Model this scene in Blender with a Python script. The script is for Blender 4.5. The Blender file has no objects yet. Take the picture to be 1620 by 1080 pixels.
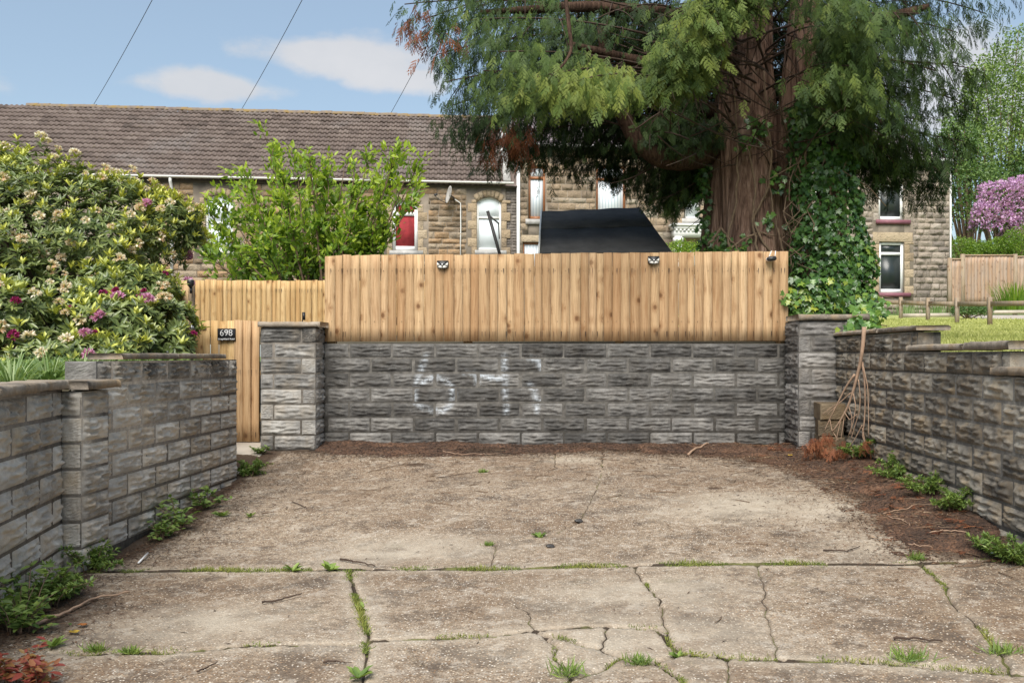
import bpy, math, random
import numpy as np
from mathutils import Vector, Matrix, noise as mnoise

random.seed(7)
rng = np.random.default_rng(7)
scene = bpy.context.scene
COL = scene.collection

# ------------------------------------------------------------------ camera, world, sun, exposure
F, VX, HY, CZ = 1550.0, 890.0, 562.0, 1.30        # focal length and vanishing point in photo pixels
cam_d = bpy.data.cameras.new('camera')
cam_d.sensor_width = 36.0
cam_d.lens = 36.0 * F / 1620.0
cam_d.shift_x = -(VX - 810.0) / 1620.0
cam_d.shift_y = (HY - 540.0) / 1620.0
cam_d.clip_start, cam_d.clip_end = 0.1, 2000.0
cam = bpy.data.objects.new('camera', cam_d)
cam.location = (0, 0, CZ)
cam.rotation_euler = (math.radians(90), 0, 0)
COL.objects.link(cam)
scene.camera = cam

SUN_EL, SUN_AZ = math.radians(47), math.radians(190)   # azimuth clockwise from +Y: behind the camera, to the left
world = bpy.data.worlds.new('World')
scene.world = world
world.use_nodes = True
wt = world.node_tree
wt.nodes.clear()
w_out = wt.nodes.new('ShaderNodeOutputWorld')
w_bg = wt.nodes.new('ShaderNodeBackground')
w_bg.inputs['Strength'].default_value = 0.085
sky = wt.nodes.new('ShaderNodeTexSky')
sky.sky_type = 'NISHITA'
sky.sun_disc = False
sky.sun_elevation = SUN_EL
sky.sun_rotation = SUN_AZ
sky.air_density = 1.1
sky.dust_density = 1.2
sky.ozone_density = 1.6
wt.links.new(w_bg.outputs[0], w_out.inputs[0])
# clouds: soft masses over the whole sky dome, in directions on the cloud deck plane
tc = wt.nodes.new('ShaderNodeTexCoord')
sep = wt.nodes.new('ShaderNodeSeparateXYZ')
wt.links.new(tc.outputs['Generated'], sep.inputs[0])


def wmath(op, a, b=None, c=None):
    n = wt.nodes.new('ShaderNodeMath')
    n.operation = op
    for i, v in enumerate((a, b, c)):
        if v is None:
            continue
        if isinstance(v, (int, float)):
            n.inputs[i].default_value = v
        else:
            wt.links.new(v, n.inputs[i])
    return n.outputs[0]


def wnoise(scale, detail, off=(0, 0, 0), sc=(1, 1, 1)):
    mp = wt.nodes.new('ShaderNodeMapping')
    mp.inputs['Location'].default_value = off
    mp.inputs['Scale'].default_value = sc
    wt.links.new(tc.outputs['Generated'], mp.inputs[0])
    n = wt.nodes.new('ShaderNodeTexNoise')
    n.inputs['Scale'].default_value = scale
    n.inputs['Detail'].default_value = detail
    n.inputs['Roughness'].default_value = 0.55
    wt.links.new(mp.outputs[0], n.inputs[0])
    return n.outputs[0]


sx, sy, sz = sep.outputs[0], sep.outputs[1], sep.outputs[2]
n_shape = wnoise(5.0, 7, (3.1, 1.2, 0.4), (1, 1, 2.4))
n_fine = wnoise(16.0, 6, (0.3, 5.2, 1.4), (1, 1, 1.6))


def cloud(az, el, ra, re, flat=0.5):
    """soft cumulus bank centred on a compass direction (azimuth from +Y, elevation), with a flattened base"""
    dx, dz = math.sin(az) * math.cos(el), math.sin(el)
    u = wmath('DIVIDE', wmath('SUBTRACT', sx, dx), ra)
    v = wmath('DIVIDE', wmath('SUBTRACT', sz, dz), re)
    d = wmath('SQRT', wmath('ADD', wmath('MULTIPLY', u, u), wmath('MULTIPLY', v, v)))
    m = wmath('SUBTRACT', 1.0, d)
    m = wmath('ADD', m, wmath('MULTIPLY', wmath('SUBTRACT', n_shape, 0.5), 2.0))
    m = wmath('ADD', m, wmath('MULTIPLY', wmath('SUBTRACT', n_fine, 0.5), 1.1))
    m = wmath('MULTIPLY', m, wmath('GREATER_THAN', sy, 0.0))
    r = wt.nodes.new('ShaderNodeMapRange')
    r.interpolation_type = 'SMOOTHSTEP'
    r.inputs['From Min'].default_value = 0.12
    r.inputs['From Max'].default_value = 0.62
    wt.links.new(m, r.inputs['Value'])
    return r.outputs[0]


def dir_of(px, py):
    v = Vector(((px - VX) / F, 1.0, (HY - py) / F)).normalized()
    return math.atan2(v.x, v.y), math.asin(v.z)


masks = []
for px, py, wx, hy in ((545, 92, 190, 46), (340, 138, 150, 34), (620, 125, 120, 30), (1560, 150, 320, 150), (-420, 60, 260, 60), (2300, 120, 330, 90)):
    a, e = dir_of(px, py)
    masks.append(cloud(a, e, wx / F * 0.95, hy / F * 0.95))
gen = wnoise(2.2, 8, (1.7, 0.2, 0.9), (1, 1, 2.0))
gm = wt.nodes.new('ShaderNodeMapRange')
gm.interpolation_type = 'SMOOTHSTEP'
gm.inputs['From Min'].default_value = 0.50
gm.inputs['From Max'].default_value = 0.66
wt.links.new(gen, gm.inputs['Value'])
up = wt.nodes.new('ShaderNodeMapRange')               # the broken deck overhead starts above the tree tops
up.inputs['From Min'].default_value = 0.38
up.inputs['From Max'].default_value = 0.55
wt.links.new(sz, up.inputs['Value'])
tot = wmath('MULTIPLY', gm.outputs[0], up.outputs[0])
for m in masks:
    tot = wmath('MAXIMUM', tot, m)
tot = wmath('MULTIPLY', tot, 0.86)
thick = wnoise(9.0, 5, (4.0, 0.0, 2.0), (1, 1, 2.0))
ccol = wt.nodes.new('ShaderNodeMixRGB')
ccol.inputs[1].default_value = (2.9, 3.05, 3.3, 1)
ccol.inputs[2].default_value = (4.3, 4.2, 4.2, 1)
wt.links.new(thick, ccol.inputs[0])
skysat = wt.nodes.new('ShaderNodeMixRGB')
skysat.blend_type = 'MULTIPLY'
skysat.inputs[0].default_value = 1.0
skysat.inputs[2].default_value = (1.0, 1.0, 1.0, 1)
wt.links.new(sky.outputs[0], skysat.inputs[1])
skyveil = wt.nodes.new('ShaderNodeMixRGB')          # thin even veil of high cloud
skyveil.inputs[0].default_value = 0.5
skyveil.inputs[2].default_value = (2.0, 2.45, 2.75, 1)
wt.links.new(skysat.outputs[0], skyveil.inputs[1])
mix = wt.nodes.new('ShaderNodeMixRGB')
wt.links.new(tot, mix.inputs[0])
wt.links.new(skyveil.outputs[0], mix.inputs[1])
wt.links.new(ccol.outputs[0], mix.inputs[2])
wt.links.new(mix.outputs[0], w_bg.inputs[0])

sun_d = bpy.data.lights.new('sun', 'SUN')
sun_d.energy = 2.45
sun_d.angle = math.radians(42)
sun_d.color = (1.0, 0.95, 0.87)
sun = bpy.data.objects.new('sun', sun_d)
sdir = Vector((math.sin(SUN_AZ) * math.cos(SUN_EL), math.cos(SUN_AZ) * math.cos(SUN_EL), math.sin(SUN_EL)))
sun.rotation_euler = sdir.to_track_quat('Z', 'Y').to_euler()
sun.location = (-6, -8, 20)
COL.objects.link(sun)

vs = scene.view_settings
scene.display_settings.display_device = 'sRGB'
vs.view_transform = 'Standard'
vs.look = 'None'
vs.exposure = 1.2
vs.gamma = 1.0
vs.use_curve_mapping = False
scene.cycles.max_bounces = 8
scene.cycles.transparent_max_bounces = 8


# ------------------------------------------------------------------ helpers
def at(px, py, Y):
    return Vector(((px - VX) * Y / F, Y, CZ + (HY - py) * Y / F))


def tag(o, label=None, cat=None, group=None, kind=None):
    if label: o['label'] = label
    if cat: o['category'] = cat
    if group: o['group'] = group
    if kind: o['kind'] = kind
    return o


def empty(name, loc=(0, 0, 0), rz=0.0, label=None, cat=None, group=None):
    o = bpy.data.objects.new(name, None)
    o.empty_display_size = 0.2
    o.location = loc
    o.rotation_euler = (0, 0, rz)
    COL.objects.link(o)
    return tag(o, label, cat, group)


def link(name, me, parent=None, loc=(0, 0, 0), rot=(0, 0, 0), kind=None):
    o = bpy.data.objects.new(name, me)
    o.location = loc
    o.rotation_euler = rot
    COL.objects.link(o)
    if parent is not None:
        o.parent = parent
    if kind: o['kind'] = kind
    return o


class MB:
    """mesh builder: gathers numpy vertex and polygon blocks"""

    def __init__(s):
        s.v, s.f, s.n, s.attr = [], [], 0, []

    def add(s, V, Fc, tint=0.5):
        V = np.asarray(V, dtype=np.float64).reshape(-1, 3)
        Fc = np.asarray(Fc, dtype=np.int64)
        s.v.append(V)
        s.f.append(Fc + s.n)
        s.n += len(V)
        t = np.full(len(V), tint) if np.isscalar(tint) else np.asarray(tint, dtype=np.float64)
        s.attr.append(t)
        return s

    def box(s, a, b, M=None, tint=0.5):
        x0, y0, z0 = a
        x1, y1, z1 = b
        V = np.array([(x0, y0, z0), (x1, y0, z0), (x1, y1, z0), (x0, y1, z0), (x0, y0, z1), (x1, y0, z1), (x1, y1, z1), (x0, y1, z1)], float)
        if M is not None:
            V = np.array([M @ Vector(p) for p in V])
        return s.add(V, [(0, 3, 2, 1), (4, 5, 6, 7), (0, 1, 5, 4), (1, 2, 6, 5), (2, 3, 7, 6), (3, 0, 4, 7)], tint)

    def bar(s, p, q, w, d=None, up=(0, 0, 1)):
        d = d or w
        p, q = Vector(p), Vector(q)
        ax = (q - p).normalized()
        u = Vector(up)
        if abs(ax.dot(u)) > 0.95: u = Vector((0, 1, 0))
        sd = ax.cross(u).normalized()
        u = sd.cross(ax)
        V = []
        for c in (p, q):
            for i, j in ((-1, -1), (1, -1), (1, 1), (-1, 1)):
                V.append(c + sd * (i * w / 2) + u * (j * d / 2))
        return s.add(V, [(0, 1, 2, 3), (7, 6, 5, 4), (0, 4, 5, 1), (1, 5, 6, 2), (2, 6, 7, 3), (3, 7, 4, 0)])

    def tube(s, P, R, n=8, tint=0.5, rough=0.0):
        P = np.asarray(P, float)
        m = len(P)
        R = np.full(m, R) if np.isscalar(R) else np.asarray(R, float)
        T = np.gradient(P, axis=0)
        T /= np.linalg.norm(T, axis=1)[:, None] + 1e-9
        ref = np.array([0.0, 0.0, 1.0]) if abs(T[:, 2]).mean() < 0.8 else np.array([0.0, 1.0, 0.0])
        A = np.cross(T, ref)
        A /= np.linalg.norm(A, axis=1)[:, None] + 1e-9
        B = np.cross(T, A)
        th = np.linspace(0, 2 * np.pi, n, endpoint=False)
        rr = R[:, None] * (1 + (rng.normal(0, rough, (m, n)) if rough else 0))
        V = P[:, None, :] + rr[..., None] * (np.cos(th)[None, :, None] * A[:, None, :] + np.sin(th)[None, :, None] * B[:, None, :])
        i, j = np.meshgrid(np.arange(m - 1), np.arange(n), indexing='ij')
        j2 = (j + 1) % n
        Q = np.stack([i * n + j, i * n + j2, (i + 1) * n + j2, (i + 1) * n + j], -1).reshape(-1, 4)
        s.add(V.reshape(-1, 3), Q, tint)
        c0 = s.n
        s.add([P[0], P[-1]], np.zeros((0, 3), int), tint)
        k = np.arange(n)
        base = c0 - m * n
        s.f.append(np.stack([np.full(n, c0), base + (k + 1) % n, base + k], -1))
        s.f.append(np.stack([np.full(n, c0 + 1), base + (m - 1) * n + k, base + (m - 1) * n + (k + 1) % n], -1))
        return s

    def mesh(s, name, mat, smooth=False):
        me = bpy.data.meshes.new(name)
        V = np.concatenate(s.v)
        fs = [f for f in s.f if len(f)]
        me.vertices.add(len(V))
        me.vertices.foreach_set('co', V.astype(np.float32).ravel())
        li = np.concatenate([f.ravel() for f in fs]).astype(np.int32)
        tots = np.concatenate([np.full(len(f), f.shape[1]) for f in fs]).astype(np.int32)
        st = np.concatenate([[0], np.cumsum(tots)[:-1]]).astype(np.int32)
        me.loops.add(len(li))
        me.loops.foreach_set('vertex_index', li)
        me.polygons.add(len(tots))
        me.polygons.foreach_set('loop_start', st)
        me.polygons.foreach_set('loop_total', tots)
        if smooth:
            me.polygons.foreach_set('use_smooth', np.ones(len(tots), bool))
        a = me.attributes.new('tint', 'FLOAT', 'POINT')
        a.data.foreach_set('value', np.concatenate(s.attr).astype(np.float32))
        me.update(calc_edges=True)
        me.validate()
        if mat: me.materials.append(mat)
        return me

    def obj(s, name, mat, parent=None, smooth=False, kind=None, loc=(0, 0, 0), rot=(0, 0, 0)):
        return link(name, s.mesh(name, mat, smooth), parent, loc, rot, kind)


def scatter(mb, T, TF, P, D, N, L, W, tint):
    """place a leaf template (axis, side, normal) at points P along D facing N"""
    P, D, N = (np.asarray(a, float) for a in (P, D, N))
    n = len(P)
    D = D / (np.linalg.norm(D, axis=1)[:, None] + 1e-9)
    S = np.cross(D, N)
    S /= np.linalg.norm(S, axis=1)[:, None] + 1e-9
    N = np.cross(S, D)
    L = np.broadcast_to(L, n)
    W = np.broadcast_to(W, n)
    T = np.asarray(T, float)
    k = len(T)
    V = (P[:, None] + (T[None, :, 0] * L[:, None])[..., None] * D[:, None] + (T[None, :, 1] * W[:, None])[..., None] * S[:, None] + (T[None, :, 2] * L[:, None])[..., None] * N[:, None])
    TF = np.asarray(TF)
    Fc = (TF[None] + (np.arange(n) * k)[:, None, None]).reshape(-1, TF.shape[1])
    t = np.repeat(np.broadcast_to(tint, n), k)
    mb.add(V.reshape(-1, 3), Fc, t)


def rdir(n, zmin=-1, zmax=1):
    z = rng.uniform(zmin, zmax, n)
    a = rng.uniform(0, 2 * np.pi, n)
    r = np.sqrt(1 - z * z)
    return np.stack([r * np.cos(a), r * np.sin(a), z], 1)


LEAF_T = [(0, 0, 0), (0.35, 0.5, 0.05), (0.45, 0, -0.02), (0.35, -0.5, 0.05), (1, 0, -0.12), (0.75, 0.33, 0.0), (0.75, -0.33, 0.0)]
LEAF_F = [(0, 2, 1), (0, 3, 2), (1, 2, 5), (2, 3, 6), (5, 2, 4), (2, 6, 4)]
KITE_T = [(0, 0, 0), (0.45, 0.5, 0.04), (1, 0, -0.06), (0.45, -0.5, 0.04)]
KITE_F = [(0, 3, 2, 1)]
IVY_T = [(0, 0, 0), (0.05, 0.5, 0), (0.4, 0.42, 0.06), (0.55, 0.62, -0.02), (0.62, 0.25, 0.03), (1, 0, -0.1), (0.62, -0.25, 0.03), (0.55, -0.62, -0.02), (0.4, -0.42, 0.06), (0.05, -0.5, 0), (0.35, 0, 0)]
IVY_F = [(10, i, i - 1) for i in range(1, 10)] + [(10, 0, 9)]


# ------------------------------------------------------------------ materials
def new_mat(name):
    m = bpy.data.materials.new(name)
    m.use_nodes = True
    nt = m.node_tree
    return m, nt, nt.nodes['Principled BSDF'], nt.nodes['Material Output']


class NG:
    def __init__(s, nt):
        s.nt = nt

    def n(s, t, **kw):
        nd = s.nt.nodes.new(t)
        for k, v in kw.items(): setattr(nd, k, v)
        return nd

    def l(s, a, b):
        s.nt.links.new(a, b)

    def val(s, sock, v):
        if isinstance(v, (int, float, tuple, list)):
            sock.default_value = v if not isinstance(v, (tuple, list)) or len(v) != 3 or sock.type != 'RGBA' else (*v, 1)
        else:
            s.l(v, sock)

    def m(s, op, a, b=0.0, clamp=False):
        nd = s.n('ShaderNodeMath', operation=op, use_clamp=clamp)
        s.val(nd.inputs[0], a)
        s.val(nd.inputs[1], b)
        return nd.outputs[0]

    def mix(s, f, a, b, mode='MIX'):
        nd = s.n('ShaderNodeMixRGB', blend_type=mode)
        s.val(nd.inputs[0], f)
        s.val(nd.inputs[1], a)
        s.val(nd.inputs[2], b)
        return nd.outputs[0]

    def rng(s, v, a, b, c=0.0, d=1.0, smooth=True):
        nd = s.n('ShaderNodeMapRange', interpolation_type='SMOOTHSTEP' if smooth else 'LINEAR')
        s.val(nd.inputs[0], v)
        for i, x in enumerate((a, b, c, d)): nd.inputs[i + 1].default_value = x
        return nd.outputs[0]

    def pos(s):
        return s.n('ShaderNodeNewGeometry').outputs['Position']

    def objc(s):
        return s.n('ShaderNodeTexCoord').outputs['Object']

    def rand(s):
        return s.n('ShaderNodeObjectInfo').outputs['Random']

    def attr(s, name='tint'):
        return s.n('ShaderNodeAttribute', attribute_name=name).outputs['Fac']

    def map(s, vec, sc=(1, 1, 1), off=None):
        nd = s.n('ShaderNodeMapping')
        nd.inputs['Scale'].default_value = sc
        s.l(vec, nd.inputs[0])
        if off is not None: s.val(nd.inputs['Location'], off)
        return nd.outputs[0]

    def noise(s, vec, scale, detail=4, rough=0.55, dist=0.0):
        nd = s.n('ShaderNodeTexNoise')
        s.l(vec, nd.inputs['Vector'])
        nd.inputs['Scale'].default_value = scale
        nd.inputs['Detail'].default_value = detail
        nd.inputs['Roughness'].default_value = rough
        nd.inputs['Distortion'].default_value = dist
        return nd.outputs['Fac']

    def vor(s, vec, scale, feature='F1', rnd=1.0):
        nd = s.n('ShaderNodeTexVoronoi', feature=feature)
        s.l(vec, nd.inputs['Vector'])
        nd.inputs['Scale'].default_value = scale
        nd.inputs['Randomness'].default_value = rnd
        return nd

    def ramp(s, v, stops):
        nd = s.n('ShaderNodeValToRGB')
        cr = nd.color_ramp
        while len(cr.elements) < len(stops): cr.elements.new(0.5)
        for e, (p, c) in zip(cr.elements, stops):
            e.position = p
            e.color = (*c, 1) if len(c) == 3 else c
        s.val(nd.inputs[0], v)
        return nd.outputs[0]

    def bump(s, h, strength, dist, bsdf, prev=None):
        nd = s.n('ShaderNodeBump')
        nd.inputs['Strength'].default_value = strength
        nd.inputs['Distance'].default_value = dist
        s.l(h, nd.inputs['Height'])
        if prev is not None: s.l(prev, nd.inputs['Normal'])
        s.l(nd.outputs[0], bsdf.inputs['Normal'])
        return nd.outputs[0]

    def offs(s, vec, amt=37.0):
        """object coordinates shifted per object"""
        nd = s.n('ShaderNodeVectorMath', operation='ADD')
        s.l(vec, nd.inputs[0])
        cb = s.n('ShaderNodeCombineXYZ')
        r = s.rand()
        s.val(cb.inputs[0], s.m('MULTIPLY', r, amt))
        s.val(cb.inputs[1], s.m('MULTIPLY', r, amt * 1.7))
        s.val(cb.inputs[2], s.m('MULTIPLY', r, amt * 0.9))
        s.l(cb.outputs[0], nd.inputs[1])
        return nd.outputs[0]


def plain(name, col, rough=0.6, metal=0.0, var=0.12, scale=30.0, bump=0.0, spec=0.4):
    m, nt, b, out = new_mat(name)
    g = NG(nt)
    n = g.noise(g.pos(), scale, 4)
    lo = tuple(c * (1 - var) for c in col)
    hi = tuple(min(1, c * (1 + var)) for c in col)
    g.l(g.ramp(n, [(0.3, lo), (0.7, hi)]), b.inputs['Base Color'])
    b.inputs['Roughness'].default_value = rough
    b.inputs['Metallic'].default_value = metal
    b.inputs['Specular IOR Level'].default_value = spec
    if bump: g.bump(n, bump, 0.01, b)
    return m


def leaf_mat(name, stops, trans=0.35, rough=0.45, spec=0.4):
    m, nt, b, out = new_mat(name)
    g = NG(nt)
    t = g.attr()
    n = g.noise(g.pos(), 3.0, 2)
    v = g.m('ADD', t, g.m('MULTIPLY', g.m('SUBTRACT', n, 0.5), 0.25))
    c = g.ramp(v, stops)
    g.l(c, b.inputs['Base Color'])
    b.inputs['Roughness'].default_value = rough
    b.inputs['Specular IOR Level'].default_value = spec
    tr = g.n('ShaderNodeBsdfTranslucent')
    g.l(g.mix(1.0, c, (1.0, 1.05, 0.5), 'MULTIPLY'), tr.inputs[0])
    mx = g.n('ShaderNodeMixShader')
    mx.inputs[0].default_value = trans
    g.l(b.outputs[0], mx.inputs[1])
    g.l(tr.outputs[0], mx.inputs[2])
    g.l(mx.outputs[0], out.inputs[0])
    return m


def block_mat(name, dark, mid, pale, top_z, top_amt, soot=0.5, white=0.15, tan=0.3):
    m, nt, b, out = new_mat(name)
    g = NG(nt)
    p = g.pos()
    n1 = g.noise(p, 4.5, 6, 0.6)
    n2 = g.noise(p, 26, 5, 0.65)
    n3 = g.noise(g.map(p, (1, 1, 2.2)), 2.1, 4, 0.6)
    n4 = g.noise(p, 90, 3, 0.6)
    r = g.rand()
    v = g.m('ADD', g.m('MULTIPLY', n1, 0.55), g.m('MULTIPLY', n2, 0.45))
    v = g.m('ADD', v, g.m('MULTIPLY', g.m('SUBTRACT', r, 0.5), 0.26))
    c = g.ramp(v, [(0.3, dark), (0.5, mid), (0.72, pale)])
    c = g.mix(g.rng(g.noise(p, 7, 4), 0.42, 0.7, 0, tan), c, (mid[0] * 1.25, mid[1] * 1.02, mid[2] * 0.72))
    # sooty lichen, heaviest on the weathered top courses
    z = g.n('ShaderNodeSeparateXYZ')
    g.l(p, z.inputs[0])
    topm = g.m('MULTIPLY', g.rng(z.outputs[2], top_z - 0.42, top_z - 0.08, 0, top_amt), g.rng(g.noise(p, 6.0, 5, 0.7), 0.4, 0.58))
    so = g.m('ADD', g.m('MULTIPLY', g.rng(n3, 0.5, 0.68), soot), topm)
    so = g.m('MULTIPLY', so, g.rng(n2, 0.36, 0.54, 0.45, 1.0), True)
    so = g.m('MULTIPLY', so, g.rng(n1, 0.34, 0.52, 0.35, 1.0), True)
    c = g.mix(so, c, (0.035, 0.033, 0.031))
    # white lime bloom and lichen specks
    wv = g.m('MULTIPLY', g.rng(g.noise(p, 46, 5, 0.7), 0.6, 0.7), g.rng(n1, 0.5, 0.65))
    c = g.mix(g.m('MULTIPLY', wv, white * 2.2, True), c, (0.62, 0.61, 0.58))
    pa = g.attr('paint')
    pa2 = g.m('MULTIPLY', g.m('MULTIPLY', pa, g.rng(n2, 0.36, 0.6, 0.15, 1.0)), g.rng(n1, 0.35, 0.6, 0.35, 1.0), True)
    c = g.mix(pa2, c, (0.62, 0.68, 0.74))
    g.l(c, b.inputs['Base Color'])
    b.inputs['Roughness'].default_value = 0.92
    b.inputs['Specular IOR Level'].default_value = 0.2
    h = g.m('ADD', g.m('MULTIPLY', n2, 0.7), g.m('MULTIPLY', n4, 0.4))
    g.bump(h, 0.75, 0.012, b)
    return m


def wood_mat(name, lo, hi, knot=(0.13, 0.06, 0.025), grey=0.0, contrast=1.0):
    m, nt, b, out = new_mat(name)
    g = NG(nt)
    o = g.offs(g.objc())
    d = g.n('ShaderNodeVectorMath', operation='ADD')
    # knots: bend the grain round them
    kv = g.vor(g.map(o, (8.5, 0.01, 6.0)), 1.0)
    kd = kv.outputs['Distance']
    pull = g.m('MULTIPLY', g.rng(kd, 0.0, 0.4, 1, 0), g.rng(kv.outputs['Color'], 0.42, 0.47))
    warp = g.noise(g.map(o, (3, 3, 0.8)), 1.6, 3)
    gx = g.n('ShaderNodeSeparateXYZ')
    g.l(o, gx.inputs[0])
    cb = g.n('ShaderNodeCombineXYZ')
    g.val(cb.inputs[0], g.m('ADD', g.m('ADD', g.m('MULTIPLY', gx.outputs[0], 1.0), g.m('MULTIPLY', warp, 0.09)), g.m('MULTIPLY', pull, 0.05)))
    g.val(cb.inputs[1], 0.0)
    zo = g.n('ShaderNodeSeparateXYZ')
    g.l(g.objc(), zo.inputs[0])
    g.val(cb.inputs[2], g.m('MULTIPLY', gx.outputs[2], 0.035))
    gr = g.noise(cb.outputs[0], 75, 4, 0.6)
    gr2 = g.noise(g.map(o, (120, 120, 2.5)), 1.0, 3)
    r = g.rand()
    base = g.mix(g.m('ADD', g.m('MULTIPLY', r, 0.75), g.m('MULTIPLY', warp, 0.25)), lo, hi)
    r2 = g.m('FRACT', g.m('MULTIPLY', r, 17.3))
    base = g.mix(g.rng(r2, 0.6, 0.95, 0, 0.45), base, tuple(x * y for x, y in zip(lo, (1.05, 0.92, 0.8))))
    base = g.mix(g.rng(g.m('FRACT', g.m('MULTIPLY', r, 41.7)), 0.7, 1.0, 0, 0.5), base, tuple(min(1, x * y) for x, y in zip(hi, (1.05, 1.08, 1.15))))
    c = g.mix(g.rng(gr, 0.46, 0.6, 0, 0.5 * contrast), base, tuple(x * y for x, y in zip(lo, (0.72, 0.6, 0.48))))
    c = g.mix(g.rng(gr2, 0.4, 0.7, 0, 0.25), c, tuple(min(1, x * 1.15) for x in hi))
    sel = g.rng(kv.outputs['Color'], 0.42, 0.47)
    kn = g.m('MULTIPLY', g.rng(g.m('ADD', kd, g.m('MULTIPLY', g.noise(o, 60, 3), 0.08)), 0.13, 0.26, 1, 0), sel)
    halo = g.m('MULTIPLY', g.rng(kd, 0.1, 0.5, 0.6, 0), sel)
    c = g.mix(halo, c, tuple(x * y for x, y in zip(lo, (0.75, 0.62, 0.5))))
    c = g.mix(g.m('MULTIPLY', kn, 0.85), c, knot)
    # rust streaks below the nail lines
    sk = g.rng(g.noise(g.map(o, (110, 110, 0.02)), 1.0, 0), 0.66, 0.70)
    zz = zo.outputs[2]
    win = g.m('ADD', g.m('MULTIPLY', g.rng(zz, 0.68, 0.74), g.rng(zz, 0.76, 0.765, 1, 0)), g.m('MULTIPLY', g.rng(zz, 0.02, 0.07), g.rng(zz, 0.1, 0.105, 1, 0)))
    c = g.mix(g.m('MULTIPLY', g.m('MULTIPLY', sk, win), 0.85), c, (0.05, 0.035, 0.03))
    # damp stain patches and a darker foot
    st = g.noise(g.map(g.pos(), (3.0, 3.0, 1.2)), 1.4, 4)
    c = g.mix(g.rng(st, 0.56, 0.74, 0, 0.35), c, tuple(x * y for x, y in zip(lo, (0.62, 0.5, 0.42))))
    if grey:
        c = g.mix(g.rng(g.noise(g.map(o, (9, 9, 0.9)), 1.3, 4), 0.35, 0.7, 0, grey), c, (0.33, 0.29, 0.26))
    g.l(c, b.inputs['Base Color'])
    b.inputs['Roughness'].default_value = 0.75
    b.inputs['Specular IOR Level'].default_value = 0.25
    g.bump(gr2, 0.35, 0.004, b)
    return m


def stone_mat(name, stops, mossy=0.0):
    m, nt, b, out = new_mat(name)
    g = NG(nt)
    p = g.pos()
    r = g.rand()
    n1 = g.noise(p, 3.5, 5, 0.6)
    n2 = g.noise(p, 14, 5, 0.65)
    v = g.m('ADD', g.m('MULTIPLY', r, 0.62), g.m('ADD', g.m('MULTIPLY', n1, 0.3), g.m('MULTIPLY', n2, 0.25)))
    v = g.m('SUBTRACT', v, 0.08)
    c = g.ramp(v, stops)
    c = g.mix(g.rng(g.noise(p, 1.1, 5, 0.65), 0.5, 0.7, 0, 0.6), c, (0.10, 0.085, 0.07))
    c = g.mix(g.rng(n2, 0.5, 0.7, 0, 0.45), c, (0.12, 0.095, 0.07))
    g.l(c, b.inputs['Base Color'])
    b.inputs['Roughness'].default_value = 0.92
    b.inputs['Specular IOR Level'].default_value = 0.2
    g.bump(g.m('ADD', n2, g.m('MULTIPLY', n1, 0.5)), 0.8, 0.06, b)
    return m


M = {}
M['blk_back'] = block_mat('weathered_back_blocks', (0.055, 0.053, 0.05), (0.125, 0.12, 0.113), (0.25, 0.24, 0.225), 1.44, 0.5, 0.85, 0.2, 0.12)
M['blk_left'] = block_mat('weathered_left_blocks', (0.22, 0.20, 0.175), (0.44, 0.405, 0.355), (0.64, 0.605, 0.545), 1.32, 0.85, 0.35, 0.12, 0.45)
M['blk_right'] = block_mat('weathered_right_blocks', (0.11, 0.098, 0.083), (0.26, 0.233, 0.195), (0.46, 0.42, 0.35), 1.40, 0.6, 0.65, 0.10, 0.6)
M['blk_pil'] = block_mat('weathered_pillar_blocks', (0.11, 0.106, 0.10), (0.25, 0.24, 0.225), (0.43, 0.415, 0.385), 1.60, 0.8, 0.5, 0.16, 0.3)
M['blk_pilr'] = block_mat('shady_pillar_blocks', (0.085, 0.08, 0.075), (0.18, 0.17, 0.16), (0.33, 0.315, 0.295), 1.66, 0.45, 0.4, 0.25, 0.15)  # darker copy of the pillar blocks, tree shade mixed into the colour
M['mortar'] = plain('mortar', (0.145, 0.128, 0.108), 0.95, var=0.35, scale=20, bump=0.5)
M['mortar_dark'] = plain('dark_mortar', (0.095, 0.088, 0.078), 0.95, var=0.4, scale=20, bump=0.5)
M['coping'] = block_mat('weathered_coping', (0.11, 0.095, 0.08), (0.27, 0.23, 0.185), (0.42, 0.36, 0.29), 1.2, 0.0, 0.75, 0.1, 0.6)
M['mossblock'] = block_mat('damp_brown_blocks', (0.06, 0.045, 0.03), (0.13, 0.10, 0.065), (0.22, 0.17, 0.11), 1.1, 0.2, 0.4, 0.02, 0.5)
M['wood'] = wood_mat('new_larch_boards', (0.32, 0.19, 0.095), (0.58, 0.405, 0.23))
M['wood_y'] = wood_mat('yellow_softwood', (0.43, 0.275, 0.12), (0.62, 0.44, 0.22))
M['wood_old'] = wood_mat('weathered_softwood', (0.34, 0.22, 0.14), (0.48, 0.34, 0.24), grey=0.55)
M['wood_post'] = wood_mat('grey_brown_posts', (0.22, 0.16, 0.10), (0.34, 0.26, 0.17), grey=0.5)
M['black'] = plain('black_plastic', (0.018, 0.018, 0.02), 0.4)
M['blackmetal'] = plain('dark_grey_painted_steel', (0.045, 0.042, 0.04), 0.5)
M['white'] = plain('white_plastic', (0.78, 0.78, 0.77), 0.35, var=0.04, scale=3)
M['whitepaint'] = plain('white_paint', (0.74, 0.74, 0.71), 0.5, var=0.06, scale=3)
M['creampaint'] = plain('cream_gutter', (0.62, 0.60, 0.54), 0.45, var=0.1, scale=3)
M['steel'] = plain('zinc_plated_steel', (0.62, 0.63, 0.64), 0.35, metal=0.8, var=0.1)
M['lens'] = plain('frosted_lamp_lens', (0.62, 0.60, 0.55), 0.25, var=0.1, spec=0.6)
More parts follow.
